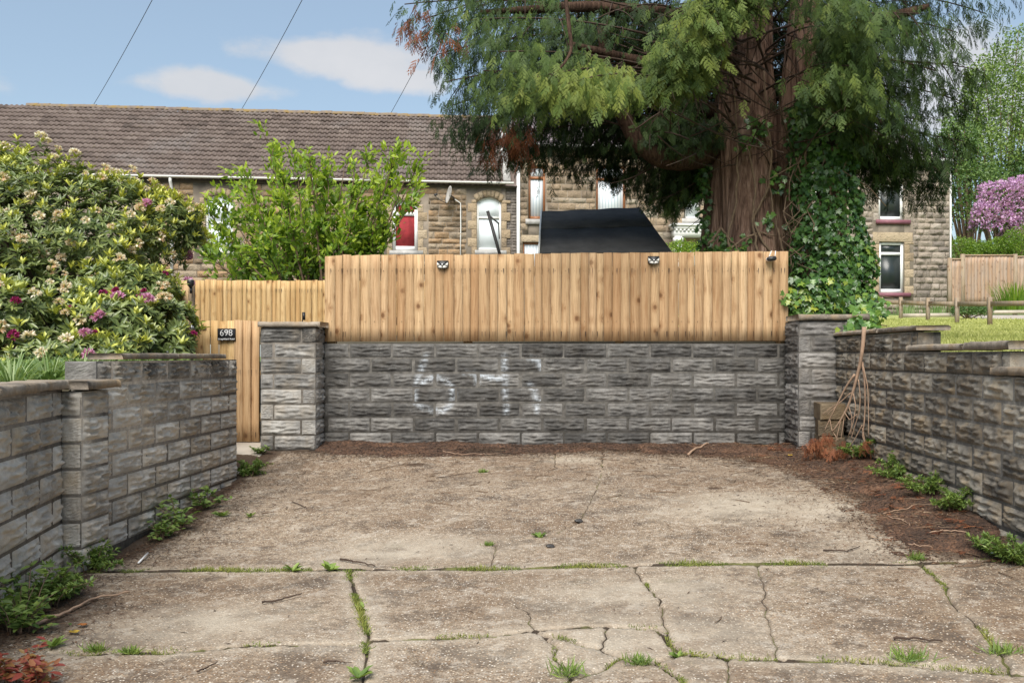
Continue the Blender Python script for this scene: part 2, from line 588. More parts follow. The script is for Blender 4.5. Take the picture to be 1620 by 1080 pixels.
M['brownframe'] = plain('brown_window_frame', (0.27, 0.115, 0.05), 0.45, var=0.15, scale=8)
M['plum'] = plain('plum_painted_sill', (0.22, 0.085, 0.11), 0.6, var=0.15, scale=8)
M['red'] = plain('red_curtain', (0.26, 0.025, 0.03), 0.85, var=0.25, scale=5)
M['sillstone'] = plain('grey_sill_stone', (0.40, 0.39, 0.37), 0.9, var=0.3, scale=4)
M['dish'] = plain('grey_dish_paint', (0.45, 0.43, 0.40), 0.5, var=0.1, scale=4)
M['cable'] = plain('black_cable', (0.03, 0.03, 0.032), 0.6)
M['stone1'] = stone_mat('honey_sandstone', [(0.1, (0.15, 0.115, 0.08)), (0.35, (0.27, 0.20, 0.13)), (0.55, (0.38, 0.25, 0.14)), (0.7, (0.34, 0.275, 0.20)), (0.9, (0.43, 0.35, 0.25))])
M['stone2'] = stone_mat('buff_sandstone', [(0.1, (0.17, 0.135, 0.10)), (0.35, (0.28, 0.215, 0.15)), (0.6, (0.37, 0.28, 0.19)), (0.75, (0.33, 0.29, 0.23)), (0.9, (0.44, 0.37, 0.27))])
M['stone3'] = stone_mat('grey_brown_stone', [(0.1, (0.19, 0.165, 0.145)), (0.4, (0.30, 0.255, 0.21)), (0.65, (0.37, 0.31, 0.25)), (0.9, (0.42, 0.37, 0.32))])
M['stone4'] = stone_mat('sooty_stone', [(0.1, (0.10, 0.09, 0.08)), (0.5, (0.19, 0.165, 0.145)), (0.9, (0.27, 0.24, 0.21))])
M['quoin'] = stone_mat('dressed_sandstone', [(0.1, (0.32, 0.24, 0.155)), (0.5, (0.42, 0.325, 0.215)), (0.9, (0.47, 0.385, 0.275))])
M['wallmortar'] = plain('house_mortar', (0.22, 0.185, 0.145), 0.95, var=0.3, scale=2.5, bump=0.4)

m, nt, b, out = new_mat('concrete_roof_tiles')
g = NG(nt)
t = g.attr()
c = g.ramp(g.m('ADD', g.m('MULTIPLY', t, 0.6), g.m('MULTIPLY', g.noise(g.pos(), 2.0, 5, 0.6), 0.4)), [(0.2, (0.075, 0.056, 0.048)), (0.5, (0.135, 0.102, 0.088)), (0.8, (0.195, 0.155, 0.135))])
c = g.mix(g.rng(g.noise(g.pos(), 0.35, 5, 0.6), 0.5, 0.7, 0, 0.55), c, (0.20, 0.18, 0.172))
c = g.mix(g.rng(g.noise(g.pos(), 6, 5, 0.7), 0.62, 0.72, 0, 0.6), c, (0.22, 0.19, 0.09))
g.l(c, b.inputs['Base Color'])
b.inputs['Roughness'].default_value = 0.85
M['tile'] = m

m, nt, b, out = new_mat('mossy_ridge')
g = NG(nt)
c = g.ramp(g.noise(g.pos(), 3.5, 5, 0.65), [(0.35, (0.16, 0.12, 0.105)), (0.5, (0.22, 0.175, 0.13)), (0.62, (0.26, 0.17, 0.06)), (0.75, (0.20, 0.19, 0.08))])
g.l(c, b.inputs['Base Color'])
b.inputs['Roughness'].default_value = 0.95
M['ridge'] = m

m, nt, b, out = new_mat('purple_slate')
g = NG(nt)
c = g.ramp(g.m('ADD', g.m('MULTIPLY', g.attr(), 0.6), g.m('MULTIPLY', g.noise(g.pos(), 1.5, 4), 0.4)), [(0.2, (0.16, 0.13, 0.14)), (0.8, (0.30, 0.25, 0.27))])
g.l(c, b.inputs['Base Color'])
b.inputs['Roughness'].default_value = 0.7
M['slate'] = m

# glass: dark room behind, reflecting the sky
m, nt, b, out = new_mat('window_glass')
b.inputs['Base Color'].default_value = (0.02, 0.028, 0.028, 1)
b.inputs['Roughness'].default_value = 0.32
b.inputs['Specular IOR Level'].default_value = 0.55
g = NG(nt)
g.bump(g.noise(g.pos(), 1.7, 2), 0.06, 0.05, b)
M['glass'] = m

# vertical slat blinds close behind the glass
m, nt, b, out = new_mat('pale_blinds')
g = NG(nt)
w = g.n('ShaderNodeTexWave', wave_type='BANDS', bands_direction='X')
g.l(g.objc(), w.inputs[0])
w.inputs['Scale'].default_value = 2.6
w.inputs['Distortion'].default_value = 0.3
c = g.ramp(w.outputs['Fac'], [(0.0, (0.42, 0.50, 0.56)), (0.25, (0.62, 0.68, 0.72)), (1.0, (0.70, 0.75, 0.78))])
g.l(c, b.inputs['Base Color'])
b.inputs['Roughness'].default_value = 0.25
M['blind'] = m
M['net'] = plain('net_curtain', (0.66, 0.72, 0.74), 0.3, var=0.05, scale=2.0)

# black felt on the shed roof
m, nt, b, out = new_mat('black_roof_felt')
g = NG(nt)
n = g.noise(g.map(g.pos(), (1, 1, 1)), 3.0, 6, 0.65)
c = g.ramp(n, [(0.3, (0.050, 0.050, 0.051)), (0.7, (0.095, 0.094, 0.093))])
sp = g.noise(g.pos(), 160, 2)
c = g.mix(g.rng(sp, 0.66, 0.72, 0, 0.5), c, (0.12, 0.12, 0.12))
g.l(c, b.inputs['Base Color'])
b.inputs['Roughness'].default_value = 0.95
b.inputs['Specular IOR Level'].default_value = 0.08
g.bump(g.noise(g.pos(), 220, 2), 0.5, 0.003, b)
M['felt'] = m

# bark
m, nt, b, out = new_mat('fibrous_red_bark')
g = NG(nt)
p = g.pos()
st = g.noise(g.map(p, (1, 1, 0.06)), 38, 5, 0.65, 0.4)
st2 = g.noise(g.map(p, (1, 1, 0.12)), 9, 4, 0.6)
c = g.ramp(g.m('ADD', g.m('MULTIPLY', st, 0.65), g.m('MULTIPLY', st2, 0.35)), [(0.36, (0.05, 0.028, 0.021)), (0.5, (0.20, 0.122, 0.088)), (0.66, (0.38, 0.26, 0.195))])
g.l(c, b.inputs['Base Color'])
b.inputs['Roughness'].default_value = 0.95
b.inputs['Specular IOR Level'].default_value = 0.15
g.bump(st, 1.0, 0.03, b)
M['bark'] = m
m2 = M['bark'].copy()
m2.name = 'shaded_limb_bark'  # bark copy with the crown's shade painted into its colours
for nd in m2.node_tree.nodes:
    if nd.type == 'VALTORGB':
        for e, cc in zip(nd.color_ramp.elements, ((0.025, 0.014, 0.010), (0.07, 0.042, 0.03), (0.13, 0.08, 0.055))): e.color = (*cc, 1)
M['limb'] = m2
M['twig'] = plain('grey_brown_twig', (0.17, 0.115, 0.075), 0.9, var=0.4, scale=15)
M['darktwig'] = plain('dark_twig', (0.055, 0.035, 0.025), 0.9, var=0.4, scale=15)
M['palestem'] = plain('pale_dead_stem', (0.33, 0.22, 0.15), 0.85, var=0.3, scale=14)
M['vine'] = plain('ivy_stem', (0.16, 0.11, 0.07), 0.9, var=0.3, scale=20)

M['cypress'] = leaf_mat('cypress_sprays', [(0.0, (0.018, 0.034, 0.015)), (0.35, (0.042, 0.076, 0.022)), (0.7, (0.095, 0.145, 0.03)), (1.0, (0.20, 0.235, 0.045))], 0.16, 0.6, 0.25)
M['deadspray'] = leaf_mat('dead_brown_sprays', [(0.0, (0.10, 0.035, 0.02)), (0.5, (0.25, 0.085, 0.035)), (1.0, (0.38, 0.17, 0.08))], 0.15, 0.8)
M['ivy'] = leaf_mat('ivy_leaves', [(0.0, (0.025, 0.065, 0.02)), (0.5, (0.06, 0.135, 0.032)), (0.85, (0.14, 0.26, 0.05)), (1.0, (0.36, 0.38, 0.05))], 0.2, 0.28, 0.5)
M['bright'] = leaf_mat('bright_spring_leaves', [(0.0, (0.075, 0.15, 0.03)), (0.45, (0.20, 0.33, 0.05)), (1.0, (0.47, 0.58, 0.065))], 0.5, 0.35)
M['rhodo'] = leaf_mat('rhododendron_leaves', [(0.0, (0.06, 0.10, 0.035)), (0.45, (0.19, 0.24, 0.075)), (0.75, (0.34, 0.38, 0.12)), (1.0, (0.60, 0.60, 0.09))], 0.22, 0.32, 0.5)
M['shrub'] = leaf_mat('shrub_leaves', [(0.0, (0.04, 0.09, 0.025)), (0.5, (0.10, 0.18, 0.045)), (1.0, (0.24, 0.33, 0.08))], 0.3, 0.45)
M['weed'] = leaf_mat('weed_leaves', [(0.0, (0.07, 0.13, 0.04)), (0.5, (0.17, 0.26, 0.07)), (1.0, (0.32, 0.42, 0.10))], 0.35, 0.45)
M['redweed'] = leaf_mat('red_herb_leaves', [(0.0, (0.16, 0.03, 0.03)), (0.5, (0.30, 0.07, 0.05)), (1.0, (0.25, 0.22, 0.06))], 0.3, 0.5)
M['grassy'] = leaf_mat('grass_blades', [(0.0, (0.10, 0.17, 0.05)), (0.5, (0.22, 0.33, 0.12)), (1.0, (0.42, 0.50, 0.26))], 0.35, 0.5)
M['lawnblade'] = leaf_mat('lawn_blades', [(0.0, (0.24, 0.28, 0.07)), (0.5, (0.43, 0.45, 0.145)), (1.0, (0.60, 0.59, 0.27))], 0.3, 0.6)
M['moss'] = leaf_mat('moss_tufts', [(0.0, (0.10, 0.14, 0.03)), (0.5, (0.20, 0.25, 0.05)), (1.0, (0.34, 0.33, 0.09))], 0.25, 0.7)
M['magenta'] = leaf_mat('magenta_petals', [(0.0, (0.20, 0.01, 0.06)), (1.0, (0.45, 0.04, 0.20))], 0.3, 0.5)
M['pink'] = leaf_mat('pink_petals', [(0.0, (0.50, 0.16, 0.34)), (1.0, (0.72, 0.42, 0.60))], 0.3, 0.5)
M['spent'] = leaf_mat('faded_petals', [(0.0, (0.56, 0.30, 0.13)), (0.25, (0.76, 0.62, 0.44)), (1.0, (0.88, 0.85, 0.76))], 0.3, 0.6)
M['mauve'] = leaf_mat('mauve_petals', [(0.0, (0.45, 0.22, 0.48)), (1.0, (0.76, 0.52, 0.76))], 0.3, 0.5)
M['needle'] = leaf_mat('dead_needles', [(0.0, (0.025, 0.016, 0.012)), (0.45, (0.09, 0.05, 0.031)), (0.8, (0.22, 0.115, 0.062)), (1.0, (0.42, 0.31, 0.20))], 0.05, 0.85)
M['green_plastic'] = plain('green_wrapper', (0.03, 0.42, 0.10), 0.3)
M['pink_plastic'] = plain('pink_wrapper', (0.6, 0.09, 0.25), 0.4)
M['blue_plastic'] = plain('pale_blue_wrapper', (0.55, 0.66, 0.70), 0.35, var=0.25, scale=60)
M['yellowleaf'] = plain('yellow_fallen_leaf', (0.55, 0.36, 0.05), 0.7, var=0.2)
M['orangeleaf'] = plain('orange_fallen_leaf', (0.38, 0.14, 0.035), 0.7, var=0.2)

# exposed aggregate concrete
m, nt, b, out = new_mat('exposed_aggregate_concrete')
g = NG(nt)
p = g.pos()
v1 = g.vor(p, 72)
v2 = g.vor(p, 150)
big = g.noise(p, 0.9, 5, 0.6)
mid = g.noise(p, 5, 5, 0.6)
fine = g.noise(p, 60, 4, 0.65)
sepc = g.n('ShaderNodeSeparateColor')
g.l(v1.outputs['Color'], sepc.inputs[0])
stone = g.ramp(sepc.outputs[0], [(0.0, (0.09, 0.055, 0.033)), (0.22, (0.26, 0.15, 0.08)), (0.45, (0.42, 0.29, 0.17)), (0.65, (0.30, 0.26, 0.215)), (0.82, (0.58, 0.48, 0.35)), (1.0, (0.80, 0.76, 0.69))])
cem = g.ramp(g.m('ADD', g.m('MULTIPLY', fine, 0.5), g.m('MULTIPLY', g.noise(p, 24, 4, 0.7), 0.5)), [(0.34, (0.11, 0.082, 0.058)), (0.5, (0.265, 0.212, 0.16)), (0.66, (0.49, 0.415, 0.33))])
stm = g.m('MULTIPLY', g.rng(v1.outputs['Distance'], 0.3, 0.45, 1, 0), g.rng(sepc.outputs[1], 0.25, 0.4))
worn = g.rng(g.m('ADD', g.m('MULTIPLY', big, 0.6), g.m('MULTIPLY', mid, 0.4)), 0.42, 0.6)
c = g.mix(g.m('MULTIPLY', stm, g.rng(worn, 0, 1, 0.45, 0.95)), cem, stone)
sc2 = g.n('ShaderNodeSeparateColor')
g.l(v2.outputs['Color'], sc2.inputs[0])
c = g.mix(g.m('MULTIPLY', g.rng(sc2.outputs[0], 0.86, 0.9), g.rng(v2.outputs['Distance'], 0.25, 0.4, 1, 0)), c, (0.66, 0.62, 0.55))
c = g.mix(g.rng(g.noise(p, 0.7, 4, 0.6), 0.42, 0.62, 0, 0.62), c, (0.17, 0.115, 0.075))
c = g.mix(g.m('MULTIPLY', g.rng(g.noise(p, 30, 4, 0.75), 0.5, 0.64), 0.55), c, (0.12, 0.085, 0.055))
c = g.mix(g.m('MULTIPLY', g.rng(g.noise(g.map(p, (1, 1, 1), (3.0, 7.0, 0.0)), 34, 4, 0.75), 0.54, 0.66), 0.5), c, (0.56, 0.48, 0.37))
c = g.mix(g.rng(g.noise(g.map(p, (1, 1, 1)), 1.9, 5, 0.65), 0.56, 0.72, 0, 0.6), c, (0.47, 0.42, 0.35))
c = g.mix(g.m('MULTIPLY', g.rng(g.noise(p, 3.2, 6, 0.75), 0.49, 0.6), 0.68), c, (0.105, 0.082, 0.064))
c = g.mix(g.m('MULTIPLY', g.rng(g.noise(g.map(p, (1, 1, 1), (9.0, 4.0, 0.0)), 8.0, 6, 0.78), 0.52, 0.62), 0.5), c, (0.50, 0.46, 0.40))
c = g.mix(g.m('MULTIPLY', g.rng(g.noise(g.map(p, (1, 1, 1), (2.0, 14.0, 0.0)), 1.3, 5, 0.7), 0.56, 0.66), 0.55), c, (0.075, 0.06, 0.05))
v3 = g.vor(g.map(p, (1, 1, 1), (0.37, 0.11, 0.0)), 80)
s3 = g.n('ShaderNodeSeparateColor')
g.l(v3.outputs['Color'], s3.inputs[0])
stone3 = g.ramp(s3.outputs[0], [(0.0, (0.07, 0.05, 0.035)), (0.3, (0.28, 0.17, 0.095)), (0.55, (0.46, 0.36, 0.25)), (0.8, (0.62, 0.55, 0.45)), (1.0, (0.82, 0.79, 0.73))])
c = g.mix(g.m('MULTIPLY', g.m('MULTIPLY', g.rng(v3.outputs['Distance'], 0.28, 0.42, 1, 0), g.rng(s3.outputs[1], 0.3, 0.42)), g.rng(big, 0.3, 0.6, 0.6, 1.0)), c, stone3)
pal = g.attr('pale')
c = g.mix(g.m('MULTIPLY', pal, g.rng(mid, 0.3, 0.6, 0.3, 0.8)), c, (0.50, 0.45, 0.37))
dirt = g.attr('dirt')
dd = g.rng(g.m('ADD', dirt, g.m('MULTIPLY', g.m('SUBTRACT', g.noise(p, 11, 5, 0.7), 0.5), 0.9)), 0.35, 0.75)
c = g.mix(g.m('MULTIPLY', dd, 0.85), c, (0.060, 0.036, 0.022))
c = g.mix(1.0, c, (0.96, 0.925, 0.885), 'MULTIPLY')
c = g.mix(g.m('MULTIPLY', g.rng(g.noise(g.map(p, (1, 1, 1), (5.0, 1.0, 0.0)), 2.6, 6, 0.75), 0.6, 0.72), 0.3), c, (0.15, 0.13, 0.065))
ck = g.attr('crk')
ck = g.m('ADD', ck, g.m('MULTIPLY', g.m('SUBTRACT', g.noise(p, 70, 3, 0.6), 0.5), 0.006))
c = g.mix(g.m('MULTIPLY', g.rng(ck, -0.014, -0.001), 0.35), c, (0.12, 0.085, 0.055))
c = g.mix(g.rng(ck, -0.002, 0.0015), c, g.mix(g.rng(g.noise(p, 4.0, 4), 0.48, 0.6), (0.045, 0.032, 0.022), (0.12, 0.12, 0.04)))
g.l(c, b.inputs['Base Color'])
b.inputs['Roughness'].default_value = 0.88
b.inputs['Specular IOR Level'].default_value = 0.3
h = g.m('ADD', g.m('MULTIPLY', g.rng(v1.outputs['Distance'], 0.0, 0.5, 1, 0), 0.7), g.m('MULTIPLY', fine, 0.6))
g.bump(h, 0.8, 0.006, b)
M['concrete'] = m

m, nt, b, out = new_mat('dark_crack_soil')
g = NG(nt)
n = g.noise(g.pos(), 40, 5, 0.65)
c = g.ramp(n, [(0.3, (0.03, 0.02, 0.013)), (0.7, (0.10, 0.072, 0.045))])
c = g.mix(g.rng(g.noise(g.pos(), 3.5, 4), 0.46, 0.6, 0, 0.8), c, (0.15, 0.15, 0.045))
g.l(c, b.inputs['Base Color'])
b.inputs['Roughness'].default_value = 1.0
g.bump(n, 0.8, 0.01, b)
M['soil'] = m

m, nt, b, out = new_mat('needle_litter')
g = NG(nt)
n = g.noise(g.pos(), 55, 6, 0.7)
n2 = g.noise(g.pos(), 4, 5, 0.65)
c = g.ramp(g.m('ADD', g.m('MULTIPLY', n, 0.6), g.m('MULTIPLY', n2, 0.4)), [(0.36, (0.022, 0.015, 0.011)), (0.48, (0.075, 0.043, 0.028)), (0.6, (0.20, 0.105, 0.06)), (0.7, (0.32, 0.19, 0.11))])
g.l(c, b.inputs['Base Color'])
b.inputs['Roughness'].default_value = 1.0
g.bump(n, 1.0, 0.02, b)
M['litter'] = m

m, nt, b, out = new_mat('short_lawn')
g = NG(nt)
n = g.noise(g.pos(), 1.4, 6, 0.65)
n2 = g.noise(g.pos(), 25, 4, 0.7)
c = g.ramp(g.m('ADD', g.m('MULTIPLY', n, 0.5), g.m('MULTIPLY', n2, 0.5)), [(0.32, (0.22, 0.26, 0.06)), (0.5, (0.38, 0.41, 0.12)), (0.7, (0.52, 0.51, 0.2))])
g.l(c, b.inputs['Base Color'])
b.inputs['Roughness'].default_value = 0.9
g.bump(n2, 0.6, 0.03, b)
M['lawn'] = m
M['earth'] = plain('garden_earth', (0.09, 0.075, 0.045), 1.0, var=0.4, scale=2.0, bump=0.5)
M['rough_grass'] = plain('rough_grass', (0.12, 0.17, 0.045), 1.0, var=0.35, scale=1.2, bump=0.5)
M['path'] = plain('pale_path', (0.42, 0.37, 0.31), 0.95, var=0.2, scale=4)
M['asphalt'] = plain('pavement_tarmac', (0.09, 0.085, 0.08), 0.95, var=0.25, scale=12)


# ------------------------------------------------------------------ ground levels
LY, LZ = [2.0, 4.0, 6.5, 8.9, 9.9, 10.3, 11], [-0.06, -0.02, 0.0, 0.19, 0.335, 0.35, 0.36]
RY, RZ = [2.0, 4.0, 5.7, 6.3, 7.9, 10.3, 11], [-0.04, 0.03, 0.12, 0.175, 0.30, 0.345, 0.36]


def gz(x, y):
    l = np.interp(y, LY, LZ)
    r = np.interp(y, RY, RZ)
    t = np.clip((np.asarray(x) + 2.9) / 5.6, 0, 1)
    return l + (r - l) * t


def G(px, py):
    """the point of the driveway seen at photo pixel (px, py)"""
    Y = 6.0
    for _ in range(40):
        x = (px - VX) * Y / F
        z = float(gz(x, Y))
        Yn = (CZ - z) * F / max(py - HY, 5.0)
        Y = 0.5 * Y + 0.5 * min(Yn, 10.5)
    return Vector(((px - VX) * Y / F, Y, float(gz((px - VX) * Y / F, Y))))


TY, TZ = [-20, 5, 7.0, 10.5, 26, 29.5, 33, 41, 60, 120, 260], [0.9, 1.15, 1.25, 1.42, 2.10, 2.38, 2.70, 3.05, 4.6, 12, 30]


def tz(y):
    return np.interp(y, TY, TZ)


def sheet(name, xs, ys, zf, mat, kind='structure', amp=0.0, sc=1.0, label=None):
    X, Y = np.meshgrid(xs, ys)
    Z = zf(X, Y)
    if amp:
        Z = Z + amp * np.array([mnoise.noise((x * sc, y * sc, 0.3)) for x, y in zip(X.ravel(), Y.ravel())]).reshape(X.shape)
    nx = len(xs)
    i, j = np.meshgrid(np.arange(len(ys) - 1), np.arange(nx - 1), indexing='ij')
    Q = np.stack([i * nx + j, i * nx + j + 1, (i + 1) * nx + j + 1, (i + 1) * nx + j], -1).reshape(-1, 4)
    mb = MB().add(np.stack([X, Y, Z], -1).reshape(-1, 3), Q)
    o = mb.obj(name, mat, smooth=True, kind=kind)
    if label: o['label'] = label
    return o


sheet('ground', np.linspace(-700, 700, 15), np.linspace(-300, 1500, 19), lambda X, Y: np.full_like(X, -0.5), M['rough_grass'])
sheet('pavement', np.linspace(-40, 40, 9), np.linspace(-3.0, 2.9, 7), lambda X, Y: np.full_like(X, -0.09), M['asphalt'])
sheet('garden_ground', np.concatenate([[-200, -120, -70], np.arange(-45, 2.7, 1.5), [2.72]]), np.concatenate([np.arange(10.46, 45, 0.8), [60, 90, 140, 260]]),
      lambda X, Y: tz(Y), M['earth'], amp=0.03, sc=0.9)
def bed_edge(y):
    return np.where(y < 5.86, -2.985 + 0.206 * (5.85 - y) - 0.15, -3.12)


def bed_sheet():
    U, Y = np.meshgrid(np.concatenate([np.linspace(0, 1, 20) ** 2]), np.concatenate([np.linspace(-3, 5.8, 14), [5.9, 6.4, 7.0, 7.8, 8.72]]))
    X = bed_edge(Y) - 37 * U
    Z = np.where(Y < 6.2, 0.98, 1.12) + 0.05 * (np.maximum(Y, 4.0) - 6) + 0.03 * np.array([mnoise.noise((x * 1.5, y * 1.5, 0.3)) for x, y in zip(X.ravel(), Y.ravel())]).reshape(X.shape)
    nx_ = X.shape[1]
    i, j = np.meshgrid(np.arange(X.shape[0] - 1), np.arange(nx_ - 1), indexing='ij')
    Q = np.stack([i * nx_ + j + 1, i * nx_ + j, (i + 1) * nx_ + j, (i + 1) * nx_ + j + 1], -1).reshape(-1, 4)
    MB().add(np.stack([X, Y, Z], -1).reshape(-1, 3), Q).obj('flower_bed', M['earth'], smooth=True, kind='structure')


bed_sheet()
sheet('flower_bed', np.linspace(-40, -4.15, 28), np.linspace(8.72, 10.44, 4), lambda X, Y: 1.12 + 0.05 * (Y - 6), M['earth'], amp=0.03, sc=1.5)
sheet('gate_step', np.linspace(-4.14, -3.0, 6), np.linspace(8.6, 10.60, 8), lambda X, Y: np.interp(Y, [8.6, 9.9, 10.0, 10.6], [0.14, 0.33, 0.372, 0.38]), M['path'], amp=0.004, sc=4)
sheet('lawn', np.concatenate([np.arange(2.86, 22, 0.7), [30, 50, 90, 200]]), np.concatenate([np.arange(2.9, 33, 0.7), [33.2]]), lambda X, Y: tz(Y) - 0.05, M['lawn'], amp=0.05, sc=0.8)
sheet('bank', np.concatenate([np.arange(2.8, 40, 2.0), [60, 100, 200]]), np.array([33.25, 36, 40, 45, 50, 60, 90, 140, 260.0]), lambda X, Y: tz(Y) - 0.05 + 0.9 * np.clip((X - 18) / 10, 0, 1) * np.clip((Y - 39) / 6, 0, 1), M['rough_grass'], amp=0.08, sc=0.4)


# ------------------------------------------------------------------ driveway slabs: a height field cut along its joints and cracks
def pl(*pts):
    return [G(*p).xy for p in pts]


CR = []          # (polyline, half width, depth)
CR.append((pl((40, 908), (230, 903), (330, 902), (400, 903), (520, 900), (640, 900), (760, 901), (860, 897), (960, 895), (1005, 893), (1130, 891), (1280, 891), (1420, 892), (1500, 889), (1640, 884)), 0.050, 0.03))
CR.append((pl((60, 1032), (215, 1031), (280, 1030), (350, 1025), (400, 1021), (480, 1020), (560, 1017), (582, 1012)), 0.022, 0.022))
CR.append((pl((582, 1012), (640, 1010), (700, 1008), (770, 1006), (845, 998), (880, 995), (960, 992), (1040, 995), (1060, 1020), (1080, 1036), (1150, 1040), (1240, 1044), (1350, 1045), (1440, 1050), (1520, 1058), (1640, 1068)), 0.022, 0.024))
CR.append((pl((553, 901), (560, 930), (570, 965), (582, 1000), (580, 1030), (577, 1050), (570, 1110)), 0.018, 0.022))
CR.append((pl((1003, 893), (1025, 925), (1045, 945), (1050, 985), (1062, 1022)), 0.008, 0.022))
CR.append((pl((1195, 891), (1208, 920), (1208, 960), (1220, 995), (1232, 1044)), 0.0035, 0.012))
CR.append((pl((1455, 890), (1495, 925), (1500, 950), (1520, 965), (1555, 995), (1580, 1030), (1600, 1065)), 0.009, 0.02))
CR.append((pl((950, 722), (953, 738), (945, 770), (930, 800), (915, 825), (880, 843), (850, 850), (785, 862), (775, 901)), 0.004, 0.016))
CR.append((pl((878, 704), (878, 738), (915, 743), (953, 738), (955, 704)), 0.004, 0.018))
CR.append((pl((942, 783), (985, 780), (1100, 777), (1180, 776)), 0.005, 0.01))
CR.append((pl((845, 998), (862, 1004), (878, 1022), (882, 1045), (895, 1066), (900, 1110)), 0.009, 0.022))
CR.append((pl((862, 1004), (945, 1025), (985, 1040), (1040, 1052), (1075, 1068), (1090, 1110)), 0.010, 0.022))
CR.append((pl((962, 992), (950, 1026)), 0.005, 0.018))
CR.append((pl((985, 1040), (950, 1060), (897, 1073)), 0.010, 0.02))
CR.append((pl((1080, 1036), (1050, 1044), (1025, 1050)), 0.009, 0.02))
CR.append((pl((1150, 1040), (1155, 1110)), 0.004, 0.016))
CR.append((pl((815, 955), (835, 970), (846, 996)), 0.004, 0.01))
CR.append((pl((340, 816), (460, 814), (600, 812), (700, 812), (800, 818)), 0.003, 0.006))

RES = 0.022
gx = np.arange(-3.25, 3.02, RES)
gy = np.arange(2.9, 10.40, RES)
XX, YY = np.meshgrid(gx, gy)


def nz(X, Y, sc, seed=0.0):
    out = np.zeros(X.size)
    for k, (x, y) in enumerate(zip(X.ravel() * sc, Y.ravel() * sc)):
        out[k] = mnoise.noise((x, y, seed))
    return out.reshape(X.shape)


# coarse noise fields, upsampled (cheap)
def nz_fast(sc, seed):
    st = 6
    cx, cy = np.arange(gx[0] - 0.2, gx[-1] + 0.3, RES * st), np.arange(gy[0] - 0.2, gy[-1] + 0.3, RES * st)
    A, B = np.meshgrid(cx, cy)
    N = nz(A, B, sc, seed)
    fx = (XX - cx[0]) / (RES * st)
    fy = (YY - cy[0]) / (RES * st)
    ix, iy = fx.astype(int), fy.astype(int)
    tx, ty = fx - ix, fy - iy
    return (N[iy, ix] * (1 - tx) + N[iy, ix + 1] * tx) * (1 - ty) + (N[iy + 1, ix] * (1 - tx) + N[iy + 1, ix + 1] * tx) * ty


nA, nB, nC = nz_fast(1.2, 0.1), nz_fast(4.0, 5.3), nz_fast(2.2, 9.1)
hx = rng.random(XX.shape)
JX = XX + 0.018 * nz_fast(7.0, 2.0) + 0.012 * (hx - 0.5)
JY = YY + 0.018 * nz_fast(7.0, 4.0) + 0.012 * (rng.random(XX.shape) - 0.5)


def seg_dist(PX, PY, poly):
    d = np.full(PX.shape, 9.0)
    for a, c in zip(poly[:-1], poly[1:]):
        ax, ay, bx, by = a[0], a[1], c[0], c[1]
        L2 = (bx - ax) ** 2 + (by - ay) ** 2 + 1e-9
        t = np.clip(((PX - ax) * (bx - ax) + (PY - ay) * (by - ay)) / L2, 0, 1)
        d = np.minimum(d, np.hypot(PX - ax - t * (bx - ax), PY - ay - t * (by - ay)))
    return d


def jag(poly, hw):
    """subdivide a crack and shake it sideways"""
    out = []
    amp = 0.004 if hw > 0.015 else 0.011
    acc = rng.uniform(0, 50)
    for a, c in zip(poly[:-1], poly[1:]):
        a, c = np.array(a), np.array(c)
        L = np.hypot(*(c - a))
        n = max(1, int(L / 0.045))
        nrm = np.array([-(c - a)[1], (c - a)[0]]) / (L + 1e-9)
        for k in range(n):
            acc += L / n
            out.append(a + (c - a) * k / n + nrm * (amp * 2.2 * mnoise.noise((acc * 9, hw * 500, 0)) + rng.normal(0, amp * 0.35)))
    out.append(np.array(poly[-1]))
    return out


def seg_near(PX, PY, poly):
    """distance to a polyline and the nearest point on it"""
    d = np.full(PX.shape, 9.0)
    qx, qy = PX.copy(), PY.copy()
    for a, c in zip(poly[:-1], poly[1:]):
        ax, ay, bx, by = a[0], a[1], c[0], c[1]
        m0 = (PX > min(ax, bx) - 0.35) & (PX < max(ax, bx) + 0.35) & (PY > min(ay, by) - 0.35) & (PY < max(ay, by) + 0.35)
        if not m0.any(): continue
        px_, py_ = PX[m0], PY[m0]
        L2 = (bx - ax) ** 2 + (by - ay) ** 2 + 1e-12
        t = np.clip(((px_ - ax) * (bx - ax) + (py_ - ay) * (by - ay)) / L2, 0, 1)
        x, y = ax + t * (bx - ax), ay + t * (by - ay)
        dd = np.hypot(px_ - x, py_ - y)
        b0 = dd < d[m0]
        dm, xm, ym = d[m0], qx[m0], qy[m0]
        dm[b0], xm[b0], ym[b0] = dd[b0], x[b0], y[b0]
        d[m0], qx[m0], qy[m0] = dm, xm, ym
    return d, qx, qy


crk = np.full(XX.shape, -0.2)
bald = np.zeros(XX.shape)
best = np.full(XX.shape, 9.0)
SX, SY, depth = XX.copy(), YY.copy(), np.zeros(XX.shape)
CRJ = []
for poly, hw, dep in CR:
    pj = jag(poly, hw)
    CRJ.append(pj)
    d, qx, qy = seg_near(XX, YY, pj)
    w = hw * 0.55 * np.clip(0.85 + 0.9 * nB, 0.25, 1.8)
    sn = (d < RES * 0.52) & (d < best)
    best = np.where(sn, d, best)
    SX, SY = np.where(sn, qx, SX), np.where(sn, qy, SY)
    depth = np.where(sn, np.maximum(depth, dep), depth)
    dd = np.where(sn, 0.0, d)
    crk = np.maximum(crk, w - dd)
    bald = np.maximum(bald, np.clip(1 - d / (min(hw, 0.02) * 6 + 0.03), 0, 1) * min(1, hw / 0.012))
snapped = best < 1
XX, YY = SX, SY
ZZ = gz(XX, YY) + 0.012 * nA + 0.004 * nB - depth * 0.8 + 0.0012 * (hx - 0.5)

